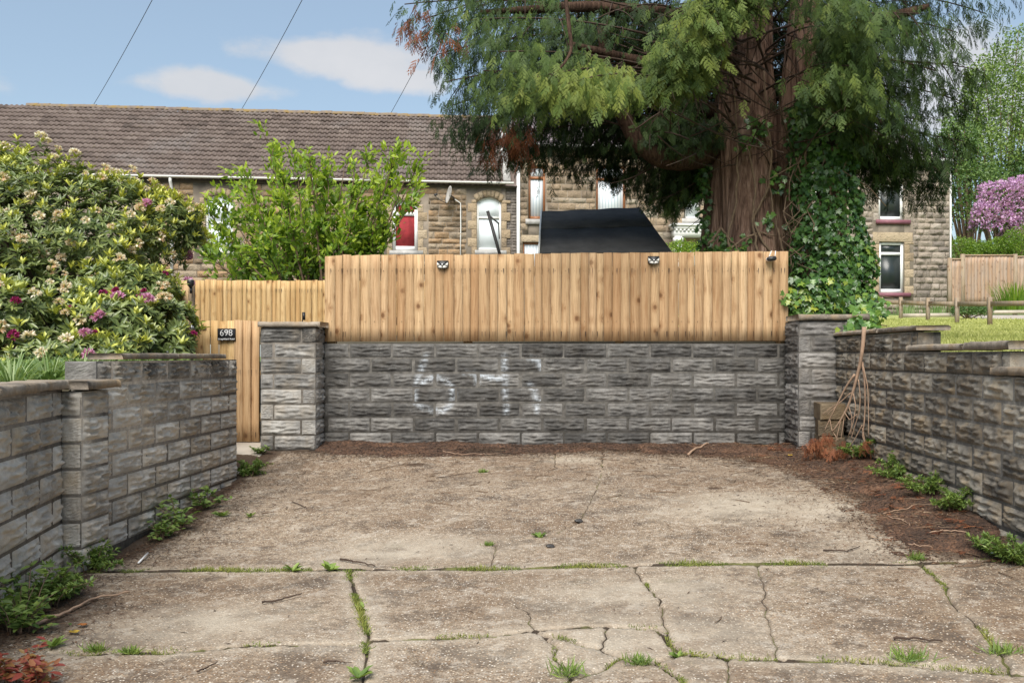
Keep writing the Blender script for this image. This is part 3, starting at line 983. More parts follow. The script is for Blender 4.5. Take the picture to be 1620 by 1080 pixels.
# dirt masks (soil and needles washed against the walls)
LITTER = pl((1640, 878), (1570, 888), (1500, 888), (1425, 872), (1385, 838), (1345, 802), (1300, 765), (1235, 738), (1130, 722), (950, 716), (700, 720), (520, 722), (430, 716))
edge_l = np.interp(YY, [2.9, 5.0, 5.85, 6.2, 8.9, 10], [-2.40, -2.80, -2.95, -2.9, -2.95, -2.9])
d_left = XX - edge_l
dirt = np.clip(1.0 - d_left / (0.20 + 0.75 * np.exp(-((YY - 5.05) / 0.55) ** 2) + 0.32 * np.exp(-((YY - 7.2) / 0.9) ** 2)), 0, 1)
dirt = np.maximum(dirt, np.clip(1 - (10.25 - YY) / 0.30, 0, 1))


def inside(PX, PY, poly):
    c = np.zeros(PX.shape, bool)
    n = len(poly)
    for i in range(n):
        x0, y0 = poly[i]
        x1, y1 = poly[(i + 1) % n]
        cond = ((y0 > PY) != (y1 > PY)) & (PX < (x1 - x0) * (PY - y0) / (y1 - y0 + 1e-12) + x0)
        c ^= cond
    return c


lit_poly = [(v[0], v[1]) for v in LITTER] + [(-2.6, 10.5), (3.2, 10.5), (3.2, LITTER[0][1])]
ins = inside(XX + 0.16 * nC + 0.05 * nB, YY + 0.12 * nB + 0.08 * nC, lit_poly)
dl = seg_dist(XX, YY, LITTER)
sd_l = np.where(ins, dl, -dl)
dirt = np.maximum(dirt, np.clip(0.42 + sd_l / 0.5, 0, 1))
spots = np.zeros(XX.shape)
for px, py, r in ((1130, 772, 0.07), (915, 825, 0.05), (870, 862, 0.04), (680, 760, 0.05), (1010, 745, 0.06), (655, 735, 0.10)):
    q = G(px, py)
    spots = np.maximum(spots, 0.8 * np.clip(1.3 - np.hypot((XX - q.x) / (r * 1.5), (YY - q.y) / r), 0, 1))
dirt = np.maximum(dirt, spots)
pale = bald * 0.8
for px, py, r in ((1320, 805, 0.35), (1010, 935, 0.45), (640, 870, 0.5), (1190, 800, 0.55), (330, 985, 0.4), (1000, 1010, 0.5), (918, 728, 0.25), (1430, 860, 0.4)):
    q = G(px, py)
    pale = np.maximum(pale, 0.9 * np.clip(1.2 - np.hypot((XX - q.x) / (r * 1.5), (YY - q.y) / r), 0, 1))

# triangles split along the crack lines; flood fill between them -> one slab each
ny, nx = XX.shape
I, J = np.meshgrid(np.arange(ny - 1), np.arange(nx - 1), indexing='ij')
QA = np.stack([I * nx + J, I * nx + J + 1, (I + 1) * nx + J + 1, (I + 1) * nx + J], -1)
VV = np.stack([XX, YY, ZZ], -1).reshape(-1, 3)
sf = snapped.ravel()
qf = QA.reshape(-1, 4)
d02 = sf[qf[:, 1]] & sf[qf[:, 3]]
TA = np.where(d02[:, None], qf[:, [0, 1, 3]], qf[:, [0, 1, 2]])
TB = np.where(d02[:, None], qf[:, [1, 2, 3]], qf[:, [0, 2, 3]])
TR_ = np.concatenate([TA, TB])
E = np.sort(np.concatenate([TR_[:, [0, 1]], TR_[:, [1, 2]], TR_[:, [2, 0]]]), 1)
tri_id = np.tile(np.arange(len(TR_)), 3)
ok = ~(sf[E[:, 0]] & sf[E[:, 1]])
E, tri_id = E[ok], tri_id[ok]
key = E[:, 0] * (nx * ny) + E[:, 1]
od = np.argsort(key, kind='stable')
key, tri_id = key[od], tri_id[od]
same = key[1:] == key[:-1]
pa_, pb2_ = tri_id[:-1][same], tri_id[1:][same]
lab = np.arange(len(TR_))
for _ in range(4000):                     # label propagation with pointer jumping
    m_ = np.minimum(lab[pa_], lab[pb2_])
    new = lab.copy()
    np.minimum.at(new, pa_, m_)
    np.minimum.at(new, pb2_, m_)
    new = new[new]
    new = new[new]
    if (new == lab).all(): break
    lab = new
drive = empty('driveway', (0, 6, 0))
drive['kind'] = 'structure'
drive['label'] = 'cracked exposed aggregate concrete driveway between block walls'


def grid_part(tri, name, mat, kind=None):
    u, inv = np.unique(tri.ravel(), return_inverse=True)
    V = VV[u].copy() - np.array([0, 6, 0])
    me = MB().add(V, inv.reshape(-1, 3)).mesh(name, mat, True)
    for an, arr in (('dirt', dirt), ('pale', pale), ('crk', crk)):
        a = me.attributes.new(an, 'FLOAT', 'POINT')
        a.data.foreach_set('value', arr.ravel()[u].astype(np.float32))
    return link(name, me, drive, kind=kind)


ids, cnt = np.unique(lab, return_counts=True)
order = ids[np.argsort(-cnt)]
cn = dict(zip(ids, cnt))
crumbs = np.zeros(len(lab), bool)
for k in order:
    if cn[k] < 120:
        crumbs |= lab == k
    else:
        grid_part(TR_[lab == k], 'slab', M['concrete'])
if crumbs.any(): grid_part(TR_[crumbs], 'crack_crumbs', M['concrete'], 'stuff')
print('slabs', (cnt >= 120).sum())


# ------------------------------------------------------------------ rock-faced walling blocks
RELIEF = {'weathered_left_blocks': 1.3, 'weathered_right_blocks': 1.3}
FRAME = {'weathered_left_blocks': 0.020, 'weathered_right_blocks': 0.020}


def rock_mesh(w, h, d, seed, mat, smooth_face=False, paint=None, lump=1.0, flat_l=False):
    """front face in the local XZ plane facing -Y, centred in x, bottom at z=0, body runs to +Y=d"""
    nx_, nz_ = max(6, int(w / 0.017)), 16
    xs = np.linspace(-w / 2, w / 2, nx_ + 1)
    zs = np.linspace(0, h, nz_ + 1)
    X, Z = np.meshgrid(xs, zs)
    ex = np.minimum(X + w / 2, w / 2 - X)
    ez = np.minimum(Z, h - Z)
    rs = np.random.default_rng(seed)
    if smooth_face:
        Y = -0.004 + 0.0015 * rs.normal(size=X.shape)
        e = np.minimum(ex, ez)
        Y = np.where(e < 1e-4, 0.004, Y)
    else:
        mask = np.clip((ex - FRAME.get(mat.name, 0.012)) / 0.026, 0, 1) * np.clip((ez - 0.008) / 0.018, 0, 1)
        mask = mask * mask * (3 - 2 * mask)
        ph = rs.uniform(0, 6.28, 8)
        k = rs.uniform(3.2, 4.4)
        wav = 0.55 * np.sin(X * rs.uniform(14, 22) + ph[0]) + 0.4 * np.sin(X * rs.uniform(28, 40) + ph[1]) + 0.25 * np.sin(X * 61 + ph[2])
        lm0 = np.array([mnoise.noise((x * 7 + seed * 1.3, z * 9, seed * 0.7)) for x, z in zip(X.ravel(), Z.ravel())]).reshape(X.shape)
        pp = 2 * np.pi * k * Z / h + 1.7 * wav + 1.3 * lm0 + ph[3]
        rp = np.sin(pp - 0.75 * np.sin(pp))
        rp2 = np.sin(2 * np.pi * (k * 0.55) * Z / h - 1.1 * wav + ph[4] + X * 9)
        lm = np.array([mnoise.noise((x * 13 + seed * 3.1, z * 34, seed * 1.7)) for x, z in zip(X.ravel(), Z.ravel())]).reshape(X.shape)
        Y = -RELIEF.get(mat.name, 0.95) * mask * (0.009 + 0.0085 * rp * (0.7 + 0.9 * lm0) + 0.005 * rp2 + 0.013 * lm * lump) - 0.002
        Y += 0.0012 * rs.normal(size=X.shape)
        Y = np.minimum(Y, 0.0012)
        Y = np.where(np.minimum(ex, ez) < 1e-4, 0.005, Y)
    nX = nx_ + 1
    V = np.stack([X, Y, Z], -1).reshape(-1, 3)
    i, j = np.meshgrid(np.arange(nz_), np.arange(nx_), indexing='ij')
    Q = np.stack([i * nX + j, i * nX + j + 1, (i + 1) * nX + j + 1, (i + 1) * nX + j], -1).reshape(-1, 4)
    mb = MB().add(V, Q)
    mb.add([(-w / 2, 0.004, 0), (w / 2, 0.004, 0), (w / 2, d, 0), (-w / 2, d, 0), (-w / 2, 0.004, h), (w / 2, 0.004, h), (w / 2, d, h), (-w / 2, d, h)],
           [(0, 3, 2, 1), (4, 5, 6, 7), (1, 2, 6, 5), (3, 0, 4, 7), (2, 3, 7, 6)])
    me = mb.mesh('block', mat)
    sm = np.zeros(len(me.polygons), bool)
    sm[:len(Q)] = not smooth_face
    me.polygons.foreach_set('use_smooth', sm)
    if paint is not None:
        a = me.attributes.new('paint', 'FLOAT', 'POINT')
        v = np.zeros(mb.n)
        v[:len(V)] = paint(X, Z).ravel()
        a.data.foreach_set('value', v.astype(np.float32))
    return me


_cache = {}


def block(parent, x0, x1, z0, z1, mat, T, d=0.1, smooth=False, nvar=7, paint=None):
    """a block on a wall frame T (local x along the wall, -y out of it)"""
    w, h = x1 - x0, z1 - z0
    if paint is None:
        key = (round(w, 2), round(h, 3), mat.name, smooth, round(d, 2), random.randrange(nvar))
        if key not in _cache:
            _cache[key] = rock_mesh(w, h, d, abs(hash(key)) % 9999 if False else (len(_cache) * 13 + 5) % 9973, mat, smooth)
        me = _cache[key]
    else:
        me = rock_mesh(w, h, d, random.randrange(9999), mat, smooth, paint)
    o = link('block', me, parent)
    L = T @ Matrix.Translation((0.5 * (x0 + x1), random.uniform(-0.003, 0.003), z0)) @ Matrix.Rotation(random.uniform(-0.006, 0.006), 4, 'Y')
    o.matrix_basis = L
    return o


def course(parent, xa, xb, z, h, mat, T, L=0.45, off=0.0, d=0.1, paintf=None, skip=None, j=0.016):
    x = xa - off
    while x < xb - 0.03:
        a, c = max(x, xa), min(x + L, xb)
        if c - a > 0.05:
            pf = None
            if paintf: pf = paintf(0.5 * (a + c), z)
            block(parent, a + j / 2 + random.uniform(-.002, .002), c - j / 2, z, z + h - j, mat, T, d, paint=pf)
        x += L


CH = 0.155
# graffiti strokes on the back wall, photo pixels -> wall coordinates
YB = 10.26


def wallpx(px, py):
    return ((px - VX) * YB / F, CZ + (HY - py) * YB / F)


STROKES = [[(675, 562), (668, 580), (660, 600), (656, 620), (658, 636)], [(658, 612), (672, 602), (690, 596), (706, 602), (716, 614), (718, 628), (712, 642), (700, 650), (680, 648), (664, 642), (657, 632)],
           [(798, 563), (799, 590), (800, 620), (801, 652)], [(838, 566), (850, 570), (857, 582)], [(750, 589), (775, 597), (800, 600)], [(838, 608), (846, 618), (848, 632), (858, 633)], [(848, 632), (850, 650)], [(735, 589), (754, 592), (754, 606)], [(862, 580), (864, 574)]]
STROKES = [[wallpx(*p) for p in s] for s in STROKES]


def paint_for(cx, cz):
    if not (wallpx(640, 0)[0] < cx < wallpx(880, 0)[0]): return None
    if not (wallpx(0, 660)[1] - 0.16 < cz < wallpx(0, 555)[1]): return None

    def f(X, Z, cx=cx, cz=cz):
        d = np.full(X.shape, 9.0)
        for s in STROKES:
            d = np.minimum(d, seg_dist(X + cx, Z + cz, s))
        return np.clip(1.1 - d / 0.042, 0, 1) * 0.62
    return f


# --- back wall
back_wall = empty('block_wall', (0, YB, 0), 0, 'low grey rock-faced block wall under the tall board fence, faint white paint on it', 'wall')
BWX0, BWX1, BWT = -2.50, 2.345, 1.436
MB().box((BWX0, 0.003, 0.0), (BWX1, 0.20, BWT - 0.012)).obj('mortar', M['mortar_dark'], back_wall)
T0 = Matrix.Identity(4)
xl = wallpx(552, 0)[0]
for k in range(7):
    z = BWT - CH * (k + 1)
    off = 0.45 - ((xl - BWX0) % 0.45) if k % 2 == 0 else 0.45 - ((xl + 0.225 - BWX0) % 0.45)
    course(back_wall, BWX0, BWX1, z, CH, M['blk_back'], T0, 0.45, off, 0.1, paint_for)

# --- left pillar
PL = empty('block_pillar', (0, 9.93, 0), 0, 'pale grey block pillar beside the wooden gate, flat cap on top', 'pillar')
PX0, PX1 = -3.06, -2.505
MB().box((PX0 + 0.003, 0.003, 0.05), (PX1 - 0.003, 0.52, 1.585)).obj('mortar', M['mortar'], PL)
TR = Matrix.Translation((PX1, 0, 0)) @ Matrix.Rotation(math.pi / 2, 4, 'Z')      # face looking +X
for k in range(8):
    z = 1.585 - CH * (k + 1)
    split = PX0 + 0.42 if k % 2 == 0 else PX0 + 0.135
    j = 0.012
    if k % 2 == 0:
        block(PL, PX0, split - j, z, z + CH - j, M['blk_pil'], T0, 0.1)
        block(PL, split, PX1, z, z + CH - j, M['blk_pil'], T0, 0.1, smooth=True)
    else:
        block(PL, PX0, split - j, z, z + CH - j, M['blk_pil'], T0, 0.1, smooth=(k % 4 == 1))
        block(PL, split, PX1, z, z + CH - j, M['blk_pil'], T0, 0.1)
    block(PL, 0.02, 0.42, z, z + CH - j, M['blk_pil'], TR, 0.1)


def coping_mesh(L, d, h, seed, curved=False):
    nx_ = max(4, int(L / 0.06))
    rs = np.random.default_rng(seed)
    mb = MB()
    xs = np.linspace(0, L, nx_ + 1)
    prof = [(0, 0), (0, h * 0.8), (0.012, h), (d - 0.012, h), (d, h * 0.8), (d, 0)]
    V = []
    for x in xs:
        for (y, z) in prof:
            V.append((x, y + rs.normal(0, 0.0035), z + rs.normal(0, 0.002)))
    n = len(prof)
    Q = [(i * n + j, (i + 1) * n + j, (i + 1) * n + (j + 1) % n, i * n + (j + 1) % n) for i in range(nx_) for j in range(n)]
    mb.add(V, Q)
    mb.f.append(np.array([[5, 4, 3, 2, 1, 0]]))
    mb.f.append(np.array([[nx_ * n + k for k in range(6)]]))
    return mb


def coping(parent, x0, x1, z, T, mat, d=0.24, h=0.045, over=0.03):
    o = coping_mesh(x1 - x0, d, h, random.randrange(999)).obj('coping', mat, parent)
    o.matrix_basis = T @ Matrix.Translation((x0, -over, z)) @ Matrix.Rotation(random.uniform(-0.004, 0.004), 4, 'Y')
    return o


coping(PL, PX0 - 0.02, PX1 + 0.055, 1.59, T0, M['coping'], 0.6, 0.05, 0.035)

# --- right pillar
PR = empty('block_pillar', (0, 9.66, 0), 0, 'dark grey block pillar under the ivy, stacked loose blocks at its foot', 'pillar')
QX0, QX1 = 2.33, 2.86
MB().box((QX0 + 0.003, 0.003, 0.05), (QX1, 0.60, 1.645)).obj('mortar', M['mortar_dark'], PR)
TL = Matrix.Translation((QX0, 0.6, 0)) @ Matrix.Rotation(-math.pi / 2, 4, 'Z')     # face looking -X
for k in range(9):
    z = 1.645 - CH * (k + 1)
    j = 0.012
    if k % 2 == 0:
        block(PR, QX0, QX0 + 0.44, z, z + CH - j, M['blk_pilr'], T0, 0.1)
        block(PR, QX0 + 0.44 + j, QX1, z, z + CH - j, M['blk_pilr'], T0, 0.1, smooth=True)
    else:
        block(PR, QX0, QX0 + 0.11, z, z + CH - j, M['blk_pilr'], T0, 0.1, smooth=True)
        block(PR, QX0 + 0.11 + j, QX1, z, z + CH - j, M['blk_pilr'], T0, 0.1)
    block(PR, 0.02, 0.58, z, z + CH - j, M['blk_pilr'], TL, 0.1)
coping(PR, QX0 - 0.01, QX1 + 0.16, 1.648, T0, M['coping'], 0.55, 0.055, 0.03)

# --- left wall: near run, pier, far run
left_wall = empty('block_wall', (-2.95, 6, 0), 0, 'stepped grey block wall with a pier along the flower bed side of the drive', 'wall')
left_wall.location = (0, 0, 0)


def frame_right(x, y, yaw=0.0):
    """wall frame at (x, y): local +x runs along +Y (away), faces +X"""
    return Matrix.Translation((x, y, 0)) @ Matrix.Rotation(math.pi / 2 + yaw, 4, 'Z')


def frame_left(x, y, yaw=0.0):
    """local +x runs towards -Y (nearer), faces -X"""
    return Matrix.Translation((x, y, 0)) @ Matrix.Rotation(-math.pi / 2 + yaw, 4, 'Z')


yaw_n = math.atan(0.206)
LN = 3.0
TN = Matrix.Translation((-2.985, 5.85, 0)) @ Matrix.Rotation(math.pi / 2 + yaw_n, 4, 'Z') @ Matrix.Translation((-LN, 0, 0))
mbm = MB().box((0, 0.003, -0.3), (LN, 0.16, 1.095), TN)
for k in range(8):
    z = 1.10 - 0.157 * (k + 1)
    course(left_wall, 0, LN - 0.005, z, 0.157, M['blk_left'], TN, 0.45, (0.0 if k % 2 else 0.225) + 0.12, 0.12)
for a, c in ((0.0, 0.9), (0.9, 1.85), (1.85, 2.98)):
    coping(left_wall, a, c - 0.006, 1.10, TN, M['coping'], 0.24, 0.05, 0.045)
# pier
PF = -2.87
TP = frame_right(PF, 5.855)
mbm.box((-3.2, 5.848, -0.2), (PF - 0.003, 6.199, 1.05))
TPf = Matrix.Translation((0, 5.845, 0))
for k in range(8):
    z = 1.095 - 0.157 * (k + 1)
    block(left_wall, 0.0, 0.345, z, z + 0.145, M['blk_left'], TP, 0.1)
    if k > 0: block(left_wall, -3.06, PF - 0.002, z, z + 0.145, M['blk_left'], TPf, 0.1, smooth=True)
    else: block(left_wall, -3.06, PF - 0.002, z, z + 0.145, M['blk_left'], TPf, 0.1)
coping(left_wall, -0.03, 0.40, 1.097, TP, M['coping'], 0.28, 0.05, 0.05)
# far run
XF = -2.95
TFar = frame_right(XF, 6.20)
LF = 2.68
mbm.box((XF - 0.16, 6.2, -0.1), (XF - 0.003, 6.2 + LF - 0.01, 1.262))
for k in range(8):
    z = 1.27 - 0.152 * (k + 1)
    course(left_wall, 0.0, LF, z, 0.152, M['blk_left'], TFar, 0.45, 0.23 if k % 2 == 0 else 0.0, 0.12)
TEnd = Matrix.Translation((0, 6.195, 0))
block(left_wall, XF - 0.2, XF - 0.002, 1.12, 1.262, M['blk_back'], TEnd, 0.1, smooth=True)
coping(left_wall, 0.30, 1.25, 1.272, TFar, M['coping'], 0.24, 0.04, 0.035)
coping(left_wall, 1.256, 2.30, 1.272, TFar, M['coping'], 0.24, 0.04, 0.035)
mbm.obj('mortar', M['mortar'], left_wall)

# --- right wall: three runs stepping down towards the camera
right_wall = empty('block_wall', (0, 0, 0), 0, 'stepped brown-grey block wall holding up the lawn on the right of the drive', 'wall')
XR = 2.70
TW = frame_left(XR, 9.68)          # local x = 9.68 - y
mbm = MB()
LR = 9.68 - 3.2
steps = [(9.68 - 7.45, 1.49), (9.68 - 5.91, 1.335), (LR, 1.18)]
mbm.box((XR + 0.003, 3.2, -0.3), (XR + 0.18, 9.66, 1.17))
mbm.box((XR + 0.003, 5.92, 1.17), (XR + 0.18, 9.66, 1.325))
mbm.box((XR + 0.003, 7.46, 1.325), (XR + 0.18, 9.66, 1.48))
mbm.obj('mortar', M['mortar_dark'], right_wall)
lev = [1.49 - CH * k for k in range(11)]
for k in range(10):
    end = steps[0][0] if k == 0 else steps[1][0] if k == 1 else LR
    course(right_wall, 0.0, end, lev[k + 1], CH, M['blk_right'], TW, 0.43, 0.215 if k % 2 else 0.06, 0.12)
TWe = Matrix.Translation((0, 7.44, 0))
coping(right_wall, 0.02, 1.35, 1.492, TW, M['coping'], 0.26, 0.035, 0.03)
coping(right_wall, 1.356, steps[0][0] + 0.05, 1.492, TW, M['coping'], 0.26, 0.035, 0.03)
coping(right_wall, steps[0][0] - 0.16, steps[0][0] + 0.90, 1.337, TW, M['coping'], 0.26, 0.042, 0.03)
coping(right_wall, steps[0][0] + 0.906, steps[1][0] + 0.04, 1.337, TW, M['coping'], 0.26, 0.05, 0.03)
coping(right_wall, steps[1][0] - 0.22, steps[1][0] + 0.8, 1.182, TW, M['coping'], 0.26, 0.05, 0.03)
coping(right_wall, steps[1][0] + 0.806, LR, 1.182, TW, M['coping'], 0.26, 0.05, 0.03)

# --- loose blocks stacked by the right pillar
sb = at(1296, 650, 9.2)
for k in range(3):
    w_, d_, h_ = 0.23, 0.44, 0.155
    mb = MB()
    n = 5
    me = rock_mesh(w_, h_ - 0.006, d_, 500 + k, M['mossblock'], True)
    o = link('concrete_block', me, None, (2.52 + (0.01, 0.0, 0.015)[k], 9.19 + (0, 0.012, -0.008)[k], 0.345 + 0.04 + k * h_ + (0 if k else 0)), (0, 0, -0.16 + (0.02, -0.03, 0.05)[k]))
    tag(o, ('mossy brown concrete block at the bottom of the stack by the dark pillar', 'mossy brown concrete block in the middle of the three stacked by the pillar', 'mossy brown concrete block topmost of the stack by the dark pillar')[k], 'concrete block', 'loose blocks stacked by the pillar')


# ------------------------------------------------------------------ fences
def board_mesh(w, h, t, name='board', mat=None, seed=0):
    """feather-edge board: thick right edge, thin left; origin at bottom centre of the front"""
    rs = np.random.default_rng(seed)
    a = rs.normal(0, 0.004)
    n = 6
    mb = MB()
    V = []
    for i in range(n + 1):
        z = h * i / n
        bow = 0.004 * math.sin(3.1 * i / n + seed)
        for (x, y) in ((-w / 2 + 0.001, -t * 0.35), (w / 2 - 0.001, -t), (w / 2 - 0.001, 0), (-w / 2 + 0.001, 0)):
            V.append((x + bow * 0.3, y + bow, z + (a * x / w if i == n else 0)))
    Q = [(i * 4 + j, i * 4 + (j + 1) % 4, (i + 1) * 4 + (j + 1) % 4, (i + 1) * 4 + j) for i in range(n) for j in range(4)]
    mb.add(V, Q)
    mb.f.append(np.array([[3, 2, 1, 0]]))
    mb.f.append(np.array([[n * 4 + k for k in range(4)]]))
    return mb.mesh(name, mat)


def fence_run(parent, x0, x1, pitch, zb0, zb1, zt0, zt1, mat, lap=0.0, t=0.011, y=0.0, jitter=0.0025, seed=3):
    rs = np.random.default_rng(seed)
    meshes = {}
    x = x0
    i = 0
    while x < x1 - 0.02:
        w = min(pitch * rs.choice([0.82, 1.0, 1.0, 1.18]), x1 - x)
        f = (x - x0) / (x1 - x0)
        zb, zt = zb0 + (zb1 - zb0) * f, zt0 + (zt1 - zt0) * f + rs.normal(0, jitter)
        me = board_mesh(w + lap, zt - zb, t, 'board', mat, int(rs.integers(0, 999)))
        o = link('board', me, parent, (x + w / 2, y - (0.004 if i % 2 else 0.0) + rs.normal(0, 0.0015), zb), (0, rs.normal(0, 0.0025), 0))
        x += w
        i += 1


fence = empty('board_fence', (0, 10.268, 0), 0, 'tall tan vertical board fence standing on the back block wall', 'fence')
FX0, FX1 = -2.49, 2.36
fence_run(fence, FX0, FX1, 0.092, 1.445, 1.452, 2.345, 2.39, M['wood'])
nl_ = MB()
for o_ in [c for c in fence.children if c.name.startswith('board')]:
    for z in (1.655, 2.185):
        x = o_.location.x + random.uniform(-0.02, 0.02)
        V = [(x + 0.0032 * math.cos(t), -0.0135, z + random.uniform(-0.001, 0.001) + 0.0032 * math.sin(t)) for t in np.linspace(0, 6.283, 7)[:-1]]
        nl_.add(V + [(v[0], -0.004, v[2]) for v in V], [(i, (i + 1) % 6, 6 + (i + 1) % 6, 6 + i) for i in range(6)])
        nl_.f.append(np.array([[nl_.n - 12 + i for i in range(6)][::-1]]))
nl_.obj('nails', M['blackmetal'], fence, kind='stuff')
for z in (1.62, 2.15):
    MB().box((FX0, 0.006, z), (FX1, 0.05, z + 0.08)).obj('rail', M['wood'], fence)
for x in (FX0 + 0.05, -1.0, 0.6, FX1 - 0.06):
    MB().box((x - 0.045, 0.052, 1.0), (x + 0.045, 0.14, 2.28)).obj('post', M['wood'], fence)

rear = empty('board_fence', (0, 14.2, 0), 0, 'pale yellow board fence behind the gate and left pillar, below the bright green tree', 'fence')
rx0, rx1 = (300 - VX) * 14.2 / F, (524 - VX) * 14.2 / F
fence_run(rear, rx0, rx1 + 1.5, 0.078, 1.5, 1.5, CZ + (HY - 443) * 14.2 / F, CZ + (HY - 445) * 14.2 / F, M['wood_y'], seed=9, jitter=0.004)
MB().box((rx0, 0.006, 2.1), (rx1 + 1.5, 0.05, 2.18)).obj('rail', M['wood_y'], rear)
MB().box((rx0, 0.006, 1.6), (rx1 + 1.5, 0.05, 1.68)).obj('rail', M['wood_y'], rear)
for x in (rx0 + 0.05, rx0 + 1.6, rx1 + 0.9):
    MB().box((x - 0.045, 0.052, 1.3), (x + 0.045, 0.14, 2.3)).obj('post', M['wood_y'], rear)

# gate
YG = 10.42
gate = empty('wooden_gate', (0, YG, 0), 0, 'tan vertical board gate with a number plate, beside the pale pillar', 'gate')
gx0, gx1 = (308 - VX) * YG / F, (372 - VX) * YG / F
gx2 = (411.5 - VX) * YG / F
zt = CZ + (HY - 507) * YG / F
fence_run(gate, gx0, gx1, 0.086, 0.42, 0.42, zt, zt - 0.005, M['wood_y'], seed=21, jitter=0.002)
rs = np.random.default_rng(5)
for k in range(3):
    w = (gx2 - gx1) / 3
    me = board_mesh(w + 0.004, zt - 0.38 - 0.005 * k, 0.035, 'board', M['wood'], 40 + k)
    link('board', me, gate, (gx1 + w * (k + 0.5), -0.012 - 0.004 * (k % 2), 0.385))
for z in (0.6, 1.05, 1.5):
    MB().box((gx0, 0.004, z), (gx2, 0.04, z + 0.09)).obj('rail', M['wood_y'], gate)
hg = MB()
p0, p1 = at(304, 519, YG - 0.03), at(326, 520, YG - 0.03)
hg.box((p0.x, -0.034, p0.z - 0.018), (p0.x + 0.05, -0.026, p0.z + 0.03))
hg.box((p0.x + 0.05, -0.034, p0.z - 0.006), (p1.x, -0.026, p0.z + 0.014))
hg.tube([(p0.x - 0.004, -0.036, p0.z - 0.03), (p0.x - 0.004, -0.036, p0.z + 0.035)], 0.008, 8)
hg.obj('hinge', M['steel'], gate)
post = empty('gate_post', at(294, 560, YG), 0, 'square tan gate post between the rhododendron and the gate', 'gate post')
post.location = (0, YG - 0.02, 0)
a_, c_ = (286 - VX) * YG / F, (299 - VX) * YG / F
MB().box((a_, 0, 0.4), (c_, 0.1, CZ + (HY - 444) * YG / F)).obj('shaft', M['wood'], post)
MB().box((c_ + 0.001, 0.01, 0.4), (c_ + 0.035, 0.09, CZ + (HY - 452) * YG / F)).obj('shaded_side_strip', M['wood_post'], post)  # darker strip standing in for the post's shaded right side
lamp = empty('post_lamp', at(301.5, 455, YG - 0.1), 0, 'small black round lamp on top of the gate post', 'lamp')
mb = MB()
prof = [(0.0, 0.012), (0.01, 0.02), (0.025, 0.032), (0.05, 0.036), (0.075, 0.036), (0.082, 0.030)]
mb.tube([(0, 0, z) for z, r in prof], [r for z, r in prof], 16)
mb.obj('lamp_body', M['black'], lamp, smooth=True)
MB().tube([(0, 0, 0.0822), (0, 0, 0.088)], [0.028, 0.02], 16).obj('lamp_lens', M['lens'], lamp)
MB().box((-0.01, 0.0, -0.06), (0.01, 0.03, 0.004)).obj('bracket', M['black'], lamp)

# number plate
s0, s1 = at(343.5, 538.5, YG - 0.06), at(371.5, 519.5, YG - 0.06)
plate = empty('number_plate', ((s0.x + s1.x) / 2, YG - 0.045, (s0.z + s1.z) / 2), 0, 'small black number plate reading 698 fixed to the gate', 'number plate')
pw, ph_ = s1.x - s0.x, s1.z - s0.z
mb = MB().box((-pw / 2, -0.006, -ph_ / 2), (pw / 2, 0.02, ph_ / 2))
mb.obj('plate', M['black'], plate)


def text(body, size, parent, loc, mat, name, ext=0.0008, offset=0.0, wide=None):
    cu = bpy.data.curves.new(name, 'FONT')
    cu.body = body
    cu.size = size
    cu.align_x = 'CENTER'
    cu.align_y = 'CENTER'
    cu.extrude = ext
    cu.offset = offset
    cu.materials.append(mat)
    o = bpy.data.objects.new(name, cu)
    COL.objects.link(o)
    o.parent = parent
    o.location = loc
    o.rotation_euler = (math.pi / 2, 0, 0)
    dg = bpy.context.evaluated_depsgraph_get()
    me = bpy.data.meshes.new_from_object(o.evaluated_get(dg))
    bpy.data.objects.remove(o)
    if wide: me.transform(Matrix.Diagonal((wide, 1, 1, 1)))
    return link(name, me, parent, loc, (math.pi / 2, 0, 0))


text('698', 0.098, plate, (0, -0.008, 0.016), M['white'], 'number', 0.0008, -0.0022, 0.95)
text('Llangyfelach Road', 0.0245, plate, (0, -0.008, -0.047), M['white'], 'lettering', 0.0008)


